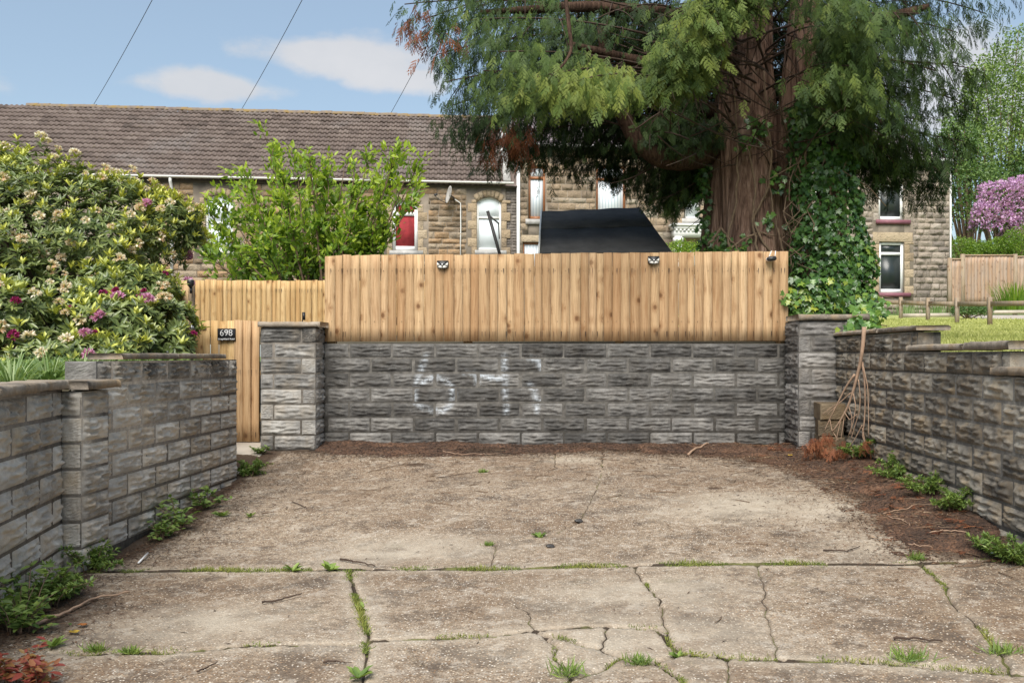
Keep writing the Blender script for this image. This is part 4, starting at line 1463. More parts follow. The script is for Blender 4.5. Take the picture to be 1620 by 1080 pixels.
# solar lamps on the fence
def wall_light(px, py, label):
    Yl = 10.25
    c = at(px, py, Yl)
    o = empty('solar_light', c, 0, label, 'wall light', 'solar lights on the board fence')
    w, h = 0.062, 0.045
    out = [(-w, h * 0.85), (-w * 0.9, h), (w * 0.9, h), (w, h * 0.85), (w, -h * 0.45), (w * 0.55, -h * 0.85), (0, -h), (-w * 0.55, -h * 0.85), (-w, -h * 0.45)]
    n = len(out)
    V = [(x, 0.0, z) for x, z in out] + [(x * 0.94, -0.028, z * 0.94) for x, z in out] + [(0, -0.045, 0.0)]
    Q = [(i, n + i, n + (i + 1) % n, (i + 1) % n) for i in range(n)]
    mb = MB().add(V, Q)
    mb.f.append(np.array([[n + i, 2 * n, n + (i + 1) % n] for i in range(n)]))
    mb.obj('case', M['black'], o)
    def tri(pts, nm, mat, y):
        V = [(x, y + abs(x) * 0.22, z) for x, z in pts]
        V += [(x, yy + 0.014, z) for x, yy, z in V]
        k = len(pts)
        mb = MB().add(V, [(i, (i + 1) % k, k + (i + 1) % k, k + i) for i in range(k)])
        mb.f.append(np.array([list(range(k))[::-1]]))
        return mb.obj(nm, mat, o)
    for s in (-1, 1):
        tri([(s * w * 0.92, h * 0.55), (s * w * 0.38, -h * 0.05), (s * w * 0.92, -h * 0.36)], 'lens', M['lens'], -0.046)
        tri([(s * w * 0.30, -h * 0.18), (s * w * 0.86, -h * 0.48), (s * w * 0.5, -h * 0.76), (s * w * 0.06, -h * 0.86), (s * w * 0.06, -h * 0.42)], 'lens', M['lens'], -0.046)
    tri([(-w * 0.86, h * 0.86), (w * 0.86, h * 0.86), (w * 0.4, h * 0.25), (-w * 0.4, h * 0.25)][::1], 'solar_panel', M['blackmetal'], -0.043)
    mb = MB().tube([(0, -0.045, 0), (0, -0.052, 0), (0, -0.057, 0)], [0.009, 0.008, 0.003], 10)
    mb.obj('sensor', M['white'], o, smooth=True)
    return o


wall_light(700.5, 419, 'black solar light with frosted lenses on the fence, below the satellite dish')
wall_light(1034, 412, 'black solar light with frosted lenses right of the black shed roof')
# security camera
cc = at(1219, 410, 10.215)
scam = empty('security_camera', cc, 0, 'white security camera with black face on the right end of the fence', 'camera')
mb = MB()
Rm = Matrix.Rotation(-0.12, 4, 'Y')
th = np.linspace(0, 2 * np.pi, 20, endpoint=False)
ov = [(0.052 * np.sign(math.cos(t)) * abs(math.cos(t)) ** 0.7, 0.026 * np.sign(math.sin(t)) * abs(math.sin(t)) ** 0.8) for t in th]
V = [Rm @ Vector((x * s, y, z * s)) for s, y in ((0.9, 0.02), (1, 0.0), (1.0, -0.06)) for x, z in ov]
n = 20
mb.add(V, [(k * n + i, (k + 1) * n + i, (k + 1) * n + (i + 1) % n, k * n + (i + 1) % n) for k in range(2) for i in range(n)])
mb.f.append(np.array([[i for i in range(n)]]))
mb.obj('housing', M['white'], scam)
V = [Rm @ Vector((x * s, y, z * s)) for s, y in ((0.97, -0.058), (0.93, -0.067)) for x, z in ov]
mb = MB().add(V, [(i, n + i, n + (i + 1) % n, (i + 1) % n) for i in range(n)])
mb.f.append(np.array([[n + i for i in range(n)][::-1]]))
mb.obj('face', M['black'], scam)
for x, dx in ((-0.022, 0.028), (0.042, 0.006)):
    MB().tube([(x, -0.02, 0.018), (x + dx, -0.02, 0.085)], [0.0055, 0.0045], 8).obj('antenna', M['white'], scam, smooth=True)
MB().tube([(0, -0.052, -0.0), (0, -0.072, -0.003)], [0.012, 0.011], 12).obj('lens', M['glass'], scam)
MB().box((-0.015, 0.0, -0.015), (0.015, 0.04, 0.015)).obj('bracket', M['white'], scam)

# little black fittings behind the pillar
for (px, py, lb) in ((480.5, 500, 'small black upright fitting above the left pillar, against the pale fence'), (517, 497, 'small black fitting behind the end board of the tall fence')):
    p = at(px, py, 11.2)
    o = MB().box((-0.016, -0.01, -0.045), (0.016, 0.01, 0.045)).box((-0.02, -0.012, -0.6), (-0.012, 0.012, -0.0451)).obj('fence_bracket', M['black'], loc=p)
    tag(o, lb, 'bracket', 'black fittings behind the left pillar')

# ------------------------------------------------------------------ shed with black felt roof, leaning strut
shed = empty('garden_shed', (0, 0, 0), 0, 'black felt shed roof showing above the fence left of the trunk', 'shed')
b0, b1 = at(854, 404, 12.2), at(1063, 402, 12.2)
t0, t1 = at(857.5, 338.5, 14.3), at(1012, 332, 14.3)


def lerp(a, c, t):
    return a + (c - a) * t


for k, (u0, u1) in enumerate(((0.0, 0.56), (0.54, 1.0))):
    lift = Vector((0, 0, 0.03 + 0.008 * k))
    n = 14
    V = []
    for i in range(n + 1):
        for u in (u0, u1):
            q = lerp(lerp(b0, b1, i / n), lerp(t0, t1, i / n), u)
            V.append(q + lift + Vector((0, 0, 0.006 * math.sin(i * 1.3 + k) * (1 if 0 < i < n else 0))))
    V += [v - Vector((0, 0, 0.012)) for v in V]
    m_ = 2 * (n + 1)
    Q = []
    for i in range(n):
        a = 2 * i
        Q.append((a, a + 2, a + 3, a + 1))
        Q.append((m_ + a, m_ + a + 1, m_ + a + 3, m_ + a + 2))
        Q.append((a, m_ + a, m_ + a + 2, a + 2))
        Q.append((a + 1, a + 3, m_ + a + 3, m_ + a + 1))
    MB().add(V, Q).obj('roof_felt', M['felt'], shed)
mb = MB()
mb.add([b0, b1, t1, t0] + [Vector((q.x, q.y, 1.3)) for q in (b0, b1, t1, t0)], [(3, 2, 1, 0), (0, 1, 5, 4), (1, 2, 6, 5), (2, 3, 7, 6), (3, 0, 4, 7)])
mb.obj('walls', M['wood_post'], shed)
MB().bar(b0 + Vector((-0.012, -0.005, 0.02)), t0 + Vector((-0.012, 0, 0.02)), 0.02, 0.09).obj('barge_board', M['whitepaint'], shed)

strut = empty('leaning_prop', at(796, 430, 11.4), 0, 'dark leaning steel prop with a short brace, in front of the right sash window', 'prop')
bz = strut.location
MB().bar(at(797, 425, 11.4) - bz, at(771.5, 334, 11.4) - bz, 0.036, 0.03).obj('bar', M['blackmetal'], strut)
MB().bar(at(774, 341, 11.4) - bz, at(789.5, 354, 11.4) - bz, 0.018, 0.018).bar(at(788.5, 354, 11.4) - bz, at(790, 378, 11.4) - bz, 0.012, 0.012).obj('brace', M['blackmetal'], strut)

# ------------------------------------------------------------------ houses
YAW = math.radians(6.5)
HO = Vector(((810 - VX) * 38.5 / F, 38.5, 0))
HU = Vector((math.cos(YAW), math.sin(YAW), 0))
HN = Vector((math.sin(YAW), -math.cos(YAW), 0))      # out of the front


def hu(px, off=0.0):
    """distance along the terrace front (off metres in front of it) at photo column px"""
    k = (px - VX) / F
    o = HO + HN * off
    return (k * o.y - o.x) / (HU.x - k * HU.y)


def hz(px, py, off=0.0):
    q = HO + HN * off + HU * hu(px, off)
    return CZ + (HY - py) * q.y / F


HR = math.atan2(HU.y, HU.x)


def stone_mesh(w, h, seed, mat, rough=0.05):
    """rough-dressed stone; front -Y, origin lower left"""
    rs = np.random.default_rng(seed)
    nx_, nz_ = 5, 4
    xs, zs = np.linspace(0, w, nx_ + 1), np.linspace(0, h, nz_ + 1)
    X, Z = np.meshgrid(xs, zs)
    e = np.minimum(np.minimum(X, w - X) / 0.06, np.minimum(Z, h - Z) / 0.05)
    mk = np.clip(e, 0, 1)
    Y = -mk * (0.015 + 1.5 * rough * rs.random(X.shape) * (0.35 + 0.65 * rs.random())) - 0.012
    Y = np.where(mk <= 0, -0.006, Y)
    X = X + np.where((mk > 0), rs.normal(0, 0.012, X.shape), 0)
    V = np.stack([X, Y, Z], -1).reshape(-1, 3)
    nX = nx_ + 1
    i, j = np.meshgrid(np.arange(nz_), np.arange(nx_), indexing='ij')
    Q = np.stack([i * nX + j, i * nX + j + 1, (i + 1) * nX + j + 1, (i + 1) * nX + j], -1).reshape(-1, 4)
    mb = MB().add(V, Q)
    mb.add([(0, -0.006, 0), (w, -0.006, 0), (w, 0.02, 0), (0, 0.02, 0), (0, -0.006, h), (w, -0.006, h), (w, 0.02, h), (0, 0.02, h)], [(0, 3, 2, 1), (4, 5, 6, 7), (1, 2, 6, 5), (3, 0, 4, 7)])
    return mb.mesh('stone', mat)


_sc = {}


def stone(parent, u, v, z, w, h, mat, rough=0.05):
    key = (round(w, 1), round(h, 2), mat.name, random.randrange(4))
    if key not in _sc:
        _sc[key] = stone_mesh(key[0], key[1], len(_sc) * 7 + 1, mat, rough)
    o = link('stone', _sc[key], parent, (u, v, z))
    o.scale = (w / key[0], 1, h / key[1])
    return o


def masonry(parent, u0, u1, z0, z1, holes, mat, hmin=0.24, hmax=0.30, wmin=0.35, wmax=0.9, v=0.0, seed=1, rough=0.05, vis=None):
    rs = np.random.default_rng(seed)
    z = z1
    cnt = 0
    while z > z0 + 0.05:
        h = rs.uniform(hmin, hmax)
        zb = max(z - h, z0)
        u = u0 - rs.uniform(0, wmin * 0.8)
        while u < u1:
            w = rs.uniform(wmin, wmax)
            a, c = max(u, u0), min(u + w, u1)
            pieces = [(a, c)]
            for (ha, hb, hc, hd) in holes:
                if hc < z - 0.02 and hd > zb + 0.02:
                    new = []
                    for (p, q) in pieces:
                        if hb <= p or ha >= q: new.append((p, q))
                        else:
                            if ha - p > 0.08: new.append((p, ha))
                            if q - hb > 0.08: new.append((hb, q))
                    pieces = new
            for (p, q) in pieces:
                if q - p > 0.08 and (vis is None or vis(0.5 * (p + q), 0.5 * (z + zb))):
                    stone(parent, p + 0.012, v, zb + 0.01, q - p - 0.024, z - zb - 0.02, mat, rough)
                    cnt += 1
            u += w
        z = zb
    return cnt


def wall_with_holes(parent, u0, u1, z0, z1, holes, mat, name='wall', v=0.0, t=0.35):
    us = sorted(set([u0, u1] + [h[0] for h in holes] + [h[1] for h in holes]))
    mb = MB()
    for a, c in zip(us[:-1], us[1:]):
        mid = 0.5 * (a + c)
        cuts = sorted([(h[2], h[3]) for h in holes if h[0] < mid < h[1]])
        z = z0
        for (p, q) in cuts:
            if p > z: mb.box((a, v, z), (c, v + t, p))
            z = q
        if z1 > z: mb.box((a, v, z), (c, v + t, z1))
    return mb.obj(name, mat, parent)


def window(parent, u0, u1, z0, z1, arch=0.0, frame='whitepaint', glass='net', transom=None, fw=0.07, v=0.12, back=None, upper=None, sill=None, sillm='sillstone'):
    """window assembly: frame (part) with panes and sill (sub-parts)"""
    mb = MB()
    n = 10 if arch else 1
    def top(u):
        t = (u - u0) / (u1 - u0)
        return z1 - arch * (1 - 4 * t * (1 - t))
    mb.box((u0, v - 0.04, z0), (u0 + fw, v + 0.06, top(u0 + fw / 2)))
    mb.box((u1 - fw, v - 0.04, z0), (u1, v + 0.06, top(u1 - fw / 2)))
    mb.box((u0 + fw, v - 0.038, z0), (u1 - fw, v + 0.06, z0 + fw * 1.4))
    for i in range(n):
        a, c = u0 + fw + (u1 - u0 - 2 * fw) * i / n, u0 + fw + (u1 - u0 - 2 * fw) * (i + 1) / n
        za, zc = (top(a), top(c)) if arch else (z1, z1)
        mb.add([(a, v - 0.038, za - fw), (c, v - 0.038, zc - fw), (c, v + 0.06, zc - fw), (a, v + 0.06, za - fw), (a, v - 0.038, za), (c, v - 0.038, zc), (c, v + 0.06, zc), (a, v + 0.06, za)],
               [(0, 3, 2, 1), (4, 5, 6, 7), (0, 1, 5, 4), (2, 3, 7, 6)])
    if transom: mb.box((u0 + fw, v - 0.036, transom - fw * 0.55), (u1 - fw, v + 0.05, transom + fw * 0.55))
    fr = mb.obj('window', M[frame], parent)
    zt_ = z1 - (arch * 0.3 if arch else fw)
    if transom:
        MB().box((u0 + fw * 0.9, v + 0.01, z0 + fw), (u1 - fw * 0.9, v + 0.03, transom - fw * 0.4)).obj('pane', M[glass], fr)
        MB().box((u0 + fw * 0.9, v + 0.0, transom + fw * 0.4), (u1 - fw * 0.9, v + 0.02, z1 - fw * 0.6 - arch * 0.8)).obj('pane', M[upper or glass], fr)
        if arch:
            mbp = MB()
            for i in range(n):
                a, c = u0 + fw + (u1 - u0 - 2 * fw) * i / n, u0 + fw + (u1 - u0 - 2 * fw) * (i + 1) / n
                zb_ = z1 - fw * 0.6 - arch * 0.8
                mbp.add([(a, v + 0.0, zb_), (c, v + 0.0, zb_), (c, v + 0.0, max(zb_, top(c) - fw * 0.8)), (a, v + 0.0, max(zb_, top(a) - fw * 0.8))], [(0, 1, 2, 3)])
            mbp.obj('pane', M[upper or glass], fr)
    else:
        MB().box((u0 + fw * 0.9, v + 0.01, z0 + fw), (u1 - fw * 0.9, v + 0.03, zt_)).obj('pane', M[glass], fr)
    if sill:
        a, c, h = sill
        MB().box((a, -0.10, z0 - h), (c, v - 0.041, z0 - 0.004)).obj('sill', M[sillm], fr)
    return fr


def quoins(parent, uL, uR, z0, z1, mat, w=0.28, v=-0.008):
    """dressed stones beside an opening, long and short alternately"""
    z, k = z0, 0
    while z < z1 - 0.1:
        h = min(0.34, z1 - z)
        for s, u in ((-1, uL), (1, uR)):
            ww = w * (1.35 if (k + (s > 0)) % 2 else 0.8)
            a = u - ww if s < 0 else u
            stone(parent, a + 0.01, v, z + 0.008, ww - 0.02, h - 0.016, mat, 0.012)
        z += h
        k += 1


# ---- house 1: the low tiled terrace on the left
Hh = empty('terraced_house', HO, HR, 'low sandstone terrace on the left with a brown tiled roof and white gutter', 'house')
uA, uB = hu(-260), hu(800)
uC = hu(818)
zE = hz(500, 284)
zBot = 2.3
wins1 = [(325, 369, 308, 398), (620.5, 661, 318, 396.5), (754.5, 793, 311.5, 396)]
holes = []
for (a, c, t_, b_) in wins1:
    holes.append((hu(a), hu(c), hz((a + c) / 2, b_), hz((a + c) / 2, t_)))
wall_with_holes(Hh, uA, uB, zBot, zE - 0.05, holes, M['wallmortar'], 'wall')
big = [(h[0] - 0.4, h[1] + 0.4, h[2] - 0.22, h[3] + 0.3) for h in holes]
masonry(Hh, hu(210), uB - 0.02, hz(500, 452), zE - 0.22, big, M['stone1'], 0.17, 0.27, 0.3, 0.85, seed=4, rough=0.07)
stone_band = MB().box((uA, -0.05, zE - 0.21), (uC, -0.002, zE - 0.03)).obj('eaves_band', M['stone4'], Hh)
for i, h in enumerate(holes):
    quoins(Hh, h[0], h[1], h[2] - 0.2, h[3] - 0.12, M['quoin'], 0.27)
    # arched head stones
    n = 7
    um, hw = 0.5 * (h[0] + h[1]), 0.5 * (h[1] - h[0])
    for k in range(n):
        a0, a1 = -1 + 2 * k / n, -1 + 2 * (k + 1) / n
        f = lambda t: h[3] - 0.22 * t * t
        V = []
        for y in (-0.03, 0.1):
            V += [(um + a0 * hw * 1.03, y, f(a0) + 0.005), (um + a1 * hw * 1.03 - 0.01, y, f(a1) + 0.005), (um + a1 * hw * 1.28 - 0.01, y, f(a1) + 0.27), (um + a0 * hw * 1.28, y, f(a0) + 0.27)]
        MB().add(V, [(0, 1, 2, 3), (7, 6, 5, 4), (0, 4, 5, 1), (1, 5, 6, 2), (2, 6, 7, 3), (3, 7, 4, 0)]).obj('arch_stone', M['quoin'], Hh)
    if i == 0:
        window(Hh, h[0], h[1], h[2], h[3], 0.2, 'whitepaint', 'net', hz(347, 352), sill=(h[0] - 0.1, h[1] + 0.15, 0.18))
    elif i == 1:
        window(Hh, h[0], h[1], h[2], h[3], 0.2, 'white', 'red', hz(641, 338), fw=0.13, sill=(h[0] - 0.1, h[1] + 0.2, 0.18))
    else:
        window(Hh, h[0], h[1], h[2], h[3], 0.2, 'whitepaint', 'net', hz(774, 344), sill=(h[0] - 0.08, h[1] + 0.2, 0.18))
# sooty end strip beside the taller house
MB().box((uB, 0.06, zBot), (uC, 0.36, zE - 0.05)).obj('end_wall', M['stone4'], Hh)
masonry(Hh, uB, uC, hz(808, 410), zE - 0.2, [], M['stone4'], 0.10, 0.14, 0.2, 0.34, v=0.06, seed=8, rough=0.02)
# gable, side and back walls
MB().box((uA, 0.35, zBot), (uC, 8.6, zE - 0.06)).obj('body_walls', M['wallmortar'], Hh)
# roof
ROOF_D, ROOF_H = 4.5, hz(690, 186, -4.5) - (zE + 0.05)
NR = 16


def tile_roof(u0, u1, ze, depth, rise, rows, over=0.25, roll=0.205, name='roof_tiles', mat=None):
    mb = MB()
    sl = math.hypot(depth + over, rise * (depth + over) / depth)
    ux = np.array([1.0, 0, 0])
    ks = rise / depth
    sv = np.array([0, 1, ks]) / math.hypot(1, ks)
    nv = np.array([0, -ks, 1]) / math.hypot(1, ks)
    o = np.array([0, -over, ze - over * ks])
    g_ = sl / rows
    npr = 7
    prof_t = np.linspace(0, 1, npr)
    prof = np.where(prof_t < 0.62, 0.042 * np.sin(np.pi * prof_t / 0.62) ** 0.8, -0.004)
    ncol = int((u1 - u0) / roll) + 1
    V, Fq, tint = [], [], []
    rs = np.random.default_rng(12)
    cols = u0 + np.arange(ncol) * roll
    for r in range(rows):
        s0, s1 = r * g_, (r + 1) * g_ + 0.06
        sag = 0.025 * np.sin(cols * 0.31 + 1) * math.sin(r / rows * math.pi) - 0.02 * np.sin(cols * 0.13)
        tt = rs.normal(0.5, 0.16, ncol)
        tt = np.repeat(tt[::2], 2)[:ncol] if ncol % 2 == 0 else np.append(np.repeat(tt[::2], 2), 0.5)[:ncol]
        lift = rs.normal(0, 0.006, ncol)
        for end, (s, l0) in enumerate(((s0, 0.055), (s1, 0.012))):
            for e2 in ((0, -0.045) if end == 0 else (0,)):
                pass
        # columns as strips: lower lip, lower edge, upper edge
        P = cols[:, None] + prof_t[None] * roll
        def row(s, l, extra=0.0):
            return (o[None, None] + P[..., None] * ux + s * sv + ((prof[None] + l + sag[:, None] + lift[:, None]) + extra)[..., None] * nv)
        lo = row(s0, 0.075)
        lip = row(s0 + 0.02, 0.0)
        hi = row(s1, 0.0)
        base = len(V) * 0
        blk = np.stack([lip, lo, hi], 1)          # ncol,3,npr,3
        n0 = sum(len(x) for x in V)
        V.append(blk.reshape(-1, 3))
        c_, l_, p_ = np.meshgrid(np.arange(ncol), np.arange(2), np.arange(npr - 1), indexing='ij')
        idx = lambda c, l, p: n0 + (c * 3 + l) * npr + p
        Fq.append(np.stack([idx(c_, l_, p_), idx(c_, l_, p_ + 1), idx(c_, l_ + 1, p_ + 1), idx(c_, l_ + 1, p_)], -1).reshape(-1, 4))
        tint.append(np.repeat(tt, 3 * npr))
    mb.add(np.concatenate(V), np.concatenate(Fq), np.concatenate(tint))
    return mb


roof = empty('roof', (0, 0, 0))
roof.parent = Hh
uR1 = hu(797)
tl = tile_roof(uA, uR1, zE + 0.05, ROOF_D, ROOF_H, NR)
tl.obj('roof_tiles', M['tile'], roof, kind='stuff')
zr = zE + 0.05 + ROOF_H
MB().add([(uA, -0.2, zE - 0.15), (uC, -0.2, zE - 0.15), (uC, ROOF_D, zr - 0.05), (uA, ROOF_D, zr - 0.05), (uA, 2 * ROOF_D, zE), (uC, 2 * ROOF_D, zE)], [(0, 1, 2, 3), (3, 2, 5, 4)]).obj('roof_deck', M['tile'], roof)
MB().add([(uC, 0, zE - 0.1), (uC, 2 * ROOF_D, zE - 0.1), (uC, ROOF_D, zr - 0.06), (uA, 0, zE - 0.1), (uA, 2 * ROOF_D, zE - 0.1), (uA, ROOF_D, zr - 0.06)], [(0, 1, 2), (3, 5, 4)]).obj('gable', M['stone4'], Hh)
rm = MB()
th = np.linspace(-0.3, math.pi + 0.3, 7)
V = [(x, 0.13 * math.cos(t), 0.11 * math.sin(t) + (0.01 if x > 0.2 else 0)) for x in (0.0, 0.47) for t in th]
rm.add(V, [(i, i + 1, 8 + i, 7 + i) for i in range(6)])
rme = rm.mesh('ridge_tile', M['ridge'])
k = 0
u = hu(-40)
while u < uR1:
    link('ridge_tile', rme, roof, (u, ROOF_D, zr + 0.02 + random.uniform(-0.015, 0.015) - 0.02 * math.sin(u * 0.13)), (random.uniform(-.02, .02), random.uniform(-.015, .015), 0))
    u += 0.46
# leadwork verge on the right
MB().bar((uR1 + 0.12, -0.15, zE + 0.05), (uR1 + 0.12, ROOF_D, zr + 0.02), 0.28, 0.12).obj('verge', M['sillstone'], roof)
# gutter and downpipe
mb = MB()
for a, c in ((uA, hu(511)), (hu(512), hu(812))):
    th = np.linspace(math.pi, 2 * math.pi, 7)
    V = []
    for x in (a, c):
        for r in (0.075, 0.062):
            V += [(x, -0.33 + r * math.cos(t), zE - 0.02 + r * math.sin(t)) for t in th]
    n = 7
    mb.add(V, [(i, i + 1, 2 * n + i + 1, 2 * n + i) for i in range(6)] + [(n + i + 1, n + i, 3 * n + i, 3 * n + i + 1) for i in range(6)] + [(0, 2 * n, 3 * n, n), (6, 13, 27, 20)])
mb.obj('gutter', M['whitepaint'], Hh)
ud = hu(271.5, 0.1)
MB().tube([(ud, -0.30, zE - 0.08), (ud, -0.28, zE - 0.22), (ud, -0.10, zE - 0.42), (ud, -0.09, zE - 0.6), (ud, -0.09, zBot + 1)], 0.06, 10).obj('downpipe', M['whitepaint'], Hh, smooth=True)
# white aerial cable down the wall
uc = hu(728.5, 0.05)
MB().tube([(uc - 0.25, -0.16, hz(728, 316)), (uc, -0.09, hz(728, 322)), (uc + 0.01, -0.09, hz(728, 360)), (uc - 0.01, -0.09, hz(728, 430))], 0.022, 6).obj('cable', M['whitepaint'], Hh)
# satellite dish (hangs on the wall: a thing)
dc = HO + HU * hu(709, 0.5) + HN * 0.5
dish = empty('satellite_dish', (dc.x, dc.y, hz(709, 308, 0.5)), HR, 'grey satellite dish on the sandstone wall between the two sash windows', 'satellite dish')
mb = MB()
axd = Vector((-0.93, -0.30, 0.2)).normalized()
a1 = axd.orthogonal().normalized()
rot = axd.to_track_quat('Z', 'Y').to_matrix()
V = [(rot @ Vector((0, 0, -0.07)))]
rings, seg = 5, 24
for r in range(1, rings + 1):
    for t in range(seg):
        a = 2 * math.pi * t / seg
        rr = r / rings
        V.append(rot @ Vector((0.30 * rr * math.cos(a), 0.35 * rr * math.sin(a), -0.07 + 0.07 * rr * rr)))
nv0 = len(V)
V += [v - axd * 0.015 for v in V]
Q = []
for r in range(rings - 1):
    for t in range(seg):
        p = 1 + r * seg + t
        q = 1 + r * seg + (t + 1) % seg
        Q.append((p, q, q + seg, p + seg))
Q += [(d + nv0, c + nv0, b_ + nv0, a + nv0) for a, b_, c, d in Q]
Q += [(1 + (rings - 1) * seg + t, 1 + (rings - 1) * seg + (t + 1) % seg, nv0 + 1 + (rings - 1) * seg + (t + 1) % seg, nv0 + 1 + (rings - 1) * seg + t) for t in range(seg)]
mb.add(V, Q)
mb.f.append(np.array([(0, 1 + (t + 1) % seg, 1 + t) for t in range(seg)][::1])[:, ::-1])
mb.f.append(np.array([(nv0, nv0 + 1 + t, nv0 + 1 + (t + 1) % seg) for t in range(seg)])[:, ::-1])
mb.obj('reflector', M['dish'], dish, smooth=True)
bot = rot @ Vector((0, -0.34, 0)) if (rot @ Vector((0, -0.34, 0))).z < 0 else rot @ Vector((0, 0.34, 0))
MB().tube([bot, bot + axd * 0.28 + Vector((0, 0, 0.05)), bot + axd * 0.5 + Vector((0, 0, 0.18))], 0.016, 6).obj('feed_arm', M['blackmetal'], dish)
hp = bot + axd * 0.5 + Vector((0, 0, 0.18))
MB().tube([hp, hp - axd * 0.12 + Vector((0, 0, 0.06))], [0.04, 0.05], 10).obj('feed_horn', M['blackmetal'], dish)
MB().tube([axd * -0.09, Vector((0.22, 0.1, -0.1)), Vector((0.24, 0.5, -0.12))], 0.028, 8).obj('mount', M['blackmetal'], dish)

# ---- house 2: taller house behind the cypress
H2 = empty('terraced_house', HO, HR, 'taller buff stone house in the middle with brown framed windows behind the cypress', 'house')
u0, u1 = hu(818) + 0.03, hu(1215)
zE2 = hz(900, 236)
w2 = [(836, 863, 262, 347), (943, 990, 262, 352), (1083, 1107, 262, 346), (827, 858, 383, 425), (1080, 1108, 385, 430)]
holes2 = [(hu(a), hu(c), hz((a + c) / 2, b_), hz((a + c) / 2, t_)) for a, c, t_, b_ in w2]
wall_with_holes(H2, u0, u1, 2.3, zE2, holes2, M['wallmortar'], 'wall')
big2 = [(h[0] - 0.02, h[1] + 0.02, h[2] - 0.25, h[3] + 0.28) for h in holes2]
masonry(H2, u0 + 0.02, hu(1150), hz(900, 418), zE2 - 0.3, big2, M['stone2'], 0.2, 0.32, 0.3, 0.8, seed=15, rough=0.06)
for i, h in enumerate(holes2):
    fr, gl = ('brownframe', 'blind') if i != 2 and i != 4 else ('white', 'net')
    window(H2, h[0], h[1], h[2], h[3], 0, fr, gl, (hz(850, 281) if i < 2 else None), fw=0.09 if i < 2 else 0.07, v=0.14, sill=(h[0] - 0.12, h[1] + 0.12, 0.2) if i < 4 else None)
    stone(H2, h[0] - 0.15, -0.004, h[3] + 0.012, h[1] - h[0] + 0.3, 0.26, M['quoin'], 0.01)
MB().box((u0, -0.2, zE2 - 0.12), (u1, -0.005, zE2 + 0.02)).box((u0, -0.12, zE2 - 0.28), (u1, -0.005, zE2 - 0.125)).obj('cornice', M['quoin'], H2)
MB().box((u0, -0.36, zE2 + 0.0), (u1, -0.21, zE2 + 0.13)).obj('gutter', M['whitepaint'], H2)
ud = hu(820, 0.1)
MB().tube([(ud, -0.11, zE2 - 0.2), (ud, -0.11, 2.5)], 0.07, 10).obj('downpipe', M['white'], H2, smooth=True)
MB().box((u0, 0.35, 2.3), (u1, 8.6, zE2 - 0.01)).obj('body_walls', M['wallmortar'], H2)
# white porch with cornice on the right
pa, pb = hu(1062, 0.6), hu(1125, 0.6)
zc = hz(1090, 354, 0.6)
mb = MB()
mb.box((pa, -0.75, zc - 0.10), (pb, -0.01, zc)).box((pa + 0.06, -0.70, zc - 0.22), (pb, -0.01, zc - 0.101)).box((pa + 0.12, -0.64, zc - 0.5), (pb, -0.01, zc - 0.221))
mb.obj('porch_cornice', M['whitepaint'], H2)
for x in np.arange(pa + 0.16, pb, 0.16):
    MB().box((x, -0.70, zc - 0.30), (x + 0.08, -0.642, zc - 0.223)).obj('dentil', M['whitepaint'], H2)
MB().box((pa + 0.14, -0.66, 2.6), (pa + 0.42, -0.38, zc - 0.501)).box((pa + 0.10, -0.70, zc - 0.72), (pa + 0.46, -0.36, zc - 0.55)).obj('pilaster', M['whitepaint'], H2)
MB().box((pb - 0.4, -0.66, 2.6), (pb - 0.12, -0.38, zc - 0.501)).obj('pilaster', M['whitepaint'], H2)


def slate_roof(parent, u0, u1, ze, depth, rise, over=0.3):
    mb = MB()
    rows, w = 14, 0.3
    rs = np.random.default_rng(3)
    ks = rise / depth
    sl = math.hypot(depth + over, (depth + over) * ks)
    sv = np.array([0, 1, ks]) / math.hypot(1, ks)
    nv = np.array([0, -ks, 1]) / math.hypot(1, ks)
    o = np.array([0, -over, ze - over * ks])
    V, Q, tt = [], [], []
    n = 0
    for r in range(rows):
        x = u0 - (0.15 if r % 2 else 0)
        while x < u1:
            a, c = max(x, u0) + 0.004, min(x + w, u1) - 0.004
            s0, s1 = r * sl / rows, (r + 1) * sl / rows + 0.05
            l = 0.022 + rs.normal(0, 0.003)
            for (xx, s, h) in ((a, s0, l), (c, s0, l), (c, s1, 0), (a, s1, 0), (a, s0, l - 0.02), (c, s0, l - 0.02)):
                V.append(o + np.array([xx, 0, 0]) + s * sv + h * nv)
            Q += [(n, n + 1, n + 2, n + 3), (n + 4, n + 5, n + 1, n)]
            tt += [rs.random()] * 6
            n += 6
            x += w
    mb.add(np.array(V), Q, np.array(tt))
    rf = empty('roof')
    rf.parent = parent
    mb.obj('roof_slates', M['slate'], rf, kind='stuff')
    MB().add([(u0, -over, ze - over * ks - 0.03), (u1, -over, ze - over * ks - 0.03), (u1, depth, ze + rise - 0.03), (u0, depth, ze + rise - 0.03), (u0, 2 * depth, ze), (u1, 2 * depth, ze)], [(0, 1, 2, 3), (3, 2, 5, 4)]).obj('roof_deck', M['slate'], rf)
    MB().add([(u1, 0, ze - 0.02), (u1, 2 * depth, ze - 0.02), (u1, depth, ze + rise - 0.05), (u0, 0, ze - 0.02), (u0, 2 * depth, ze - 0.02), (u0, depth, ze + rise - 0.05)], [(0, 1, 2), (3, 5, 4)]).obj('gable', M['stone3'], parent)
    MB().box((u0, depth - 0.12, ze + rise - 0.02), (u1, depth + 0.12, ze + rise + 0.08)).obj('ridge', M['ridge'], rf)


slate_roof(H2, u0, u1, zE2 + 0.1, 4.3, 2.2)

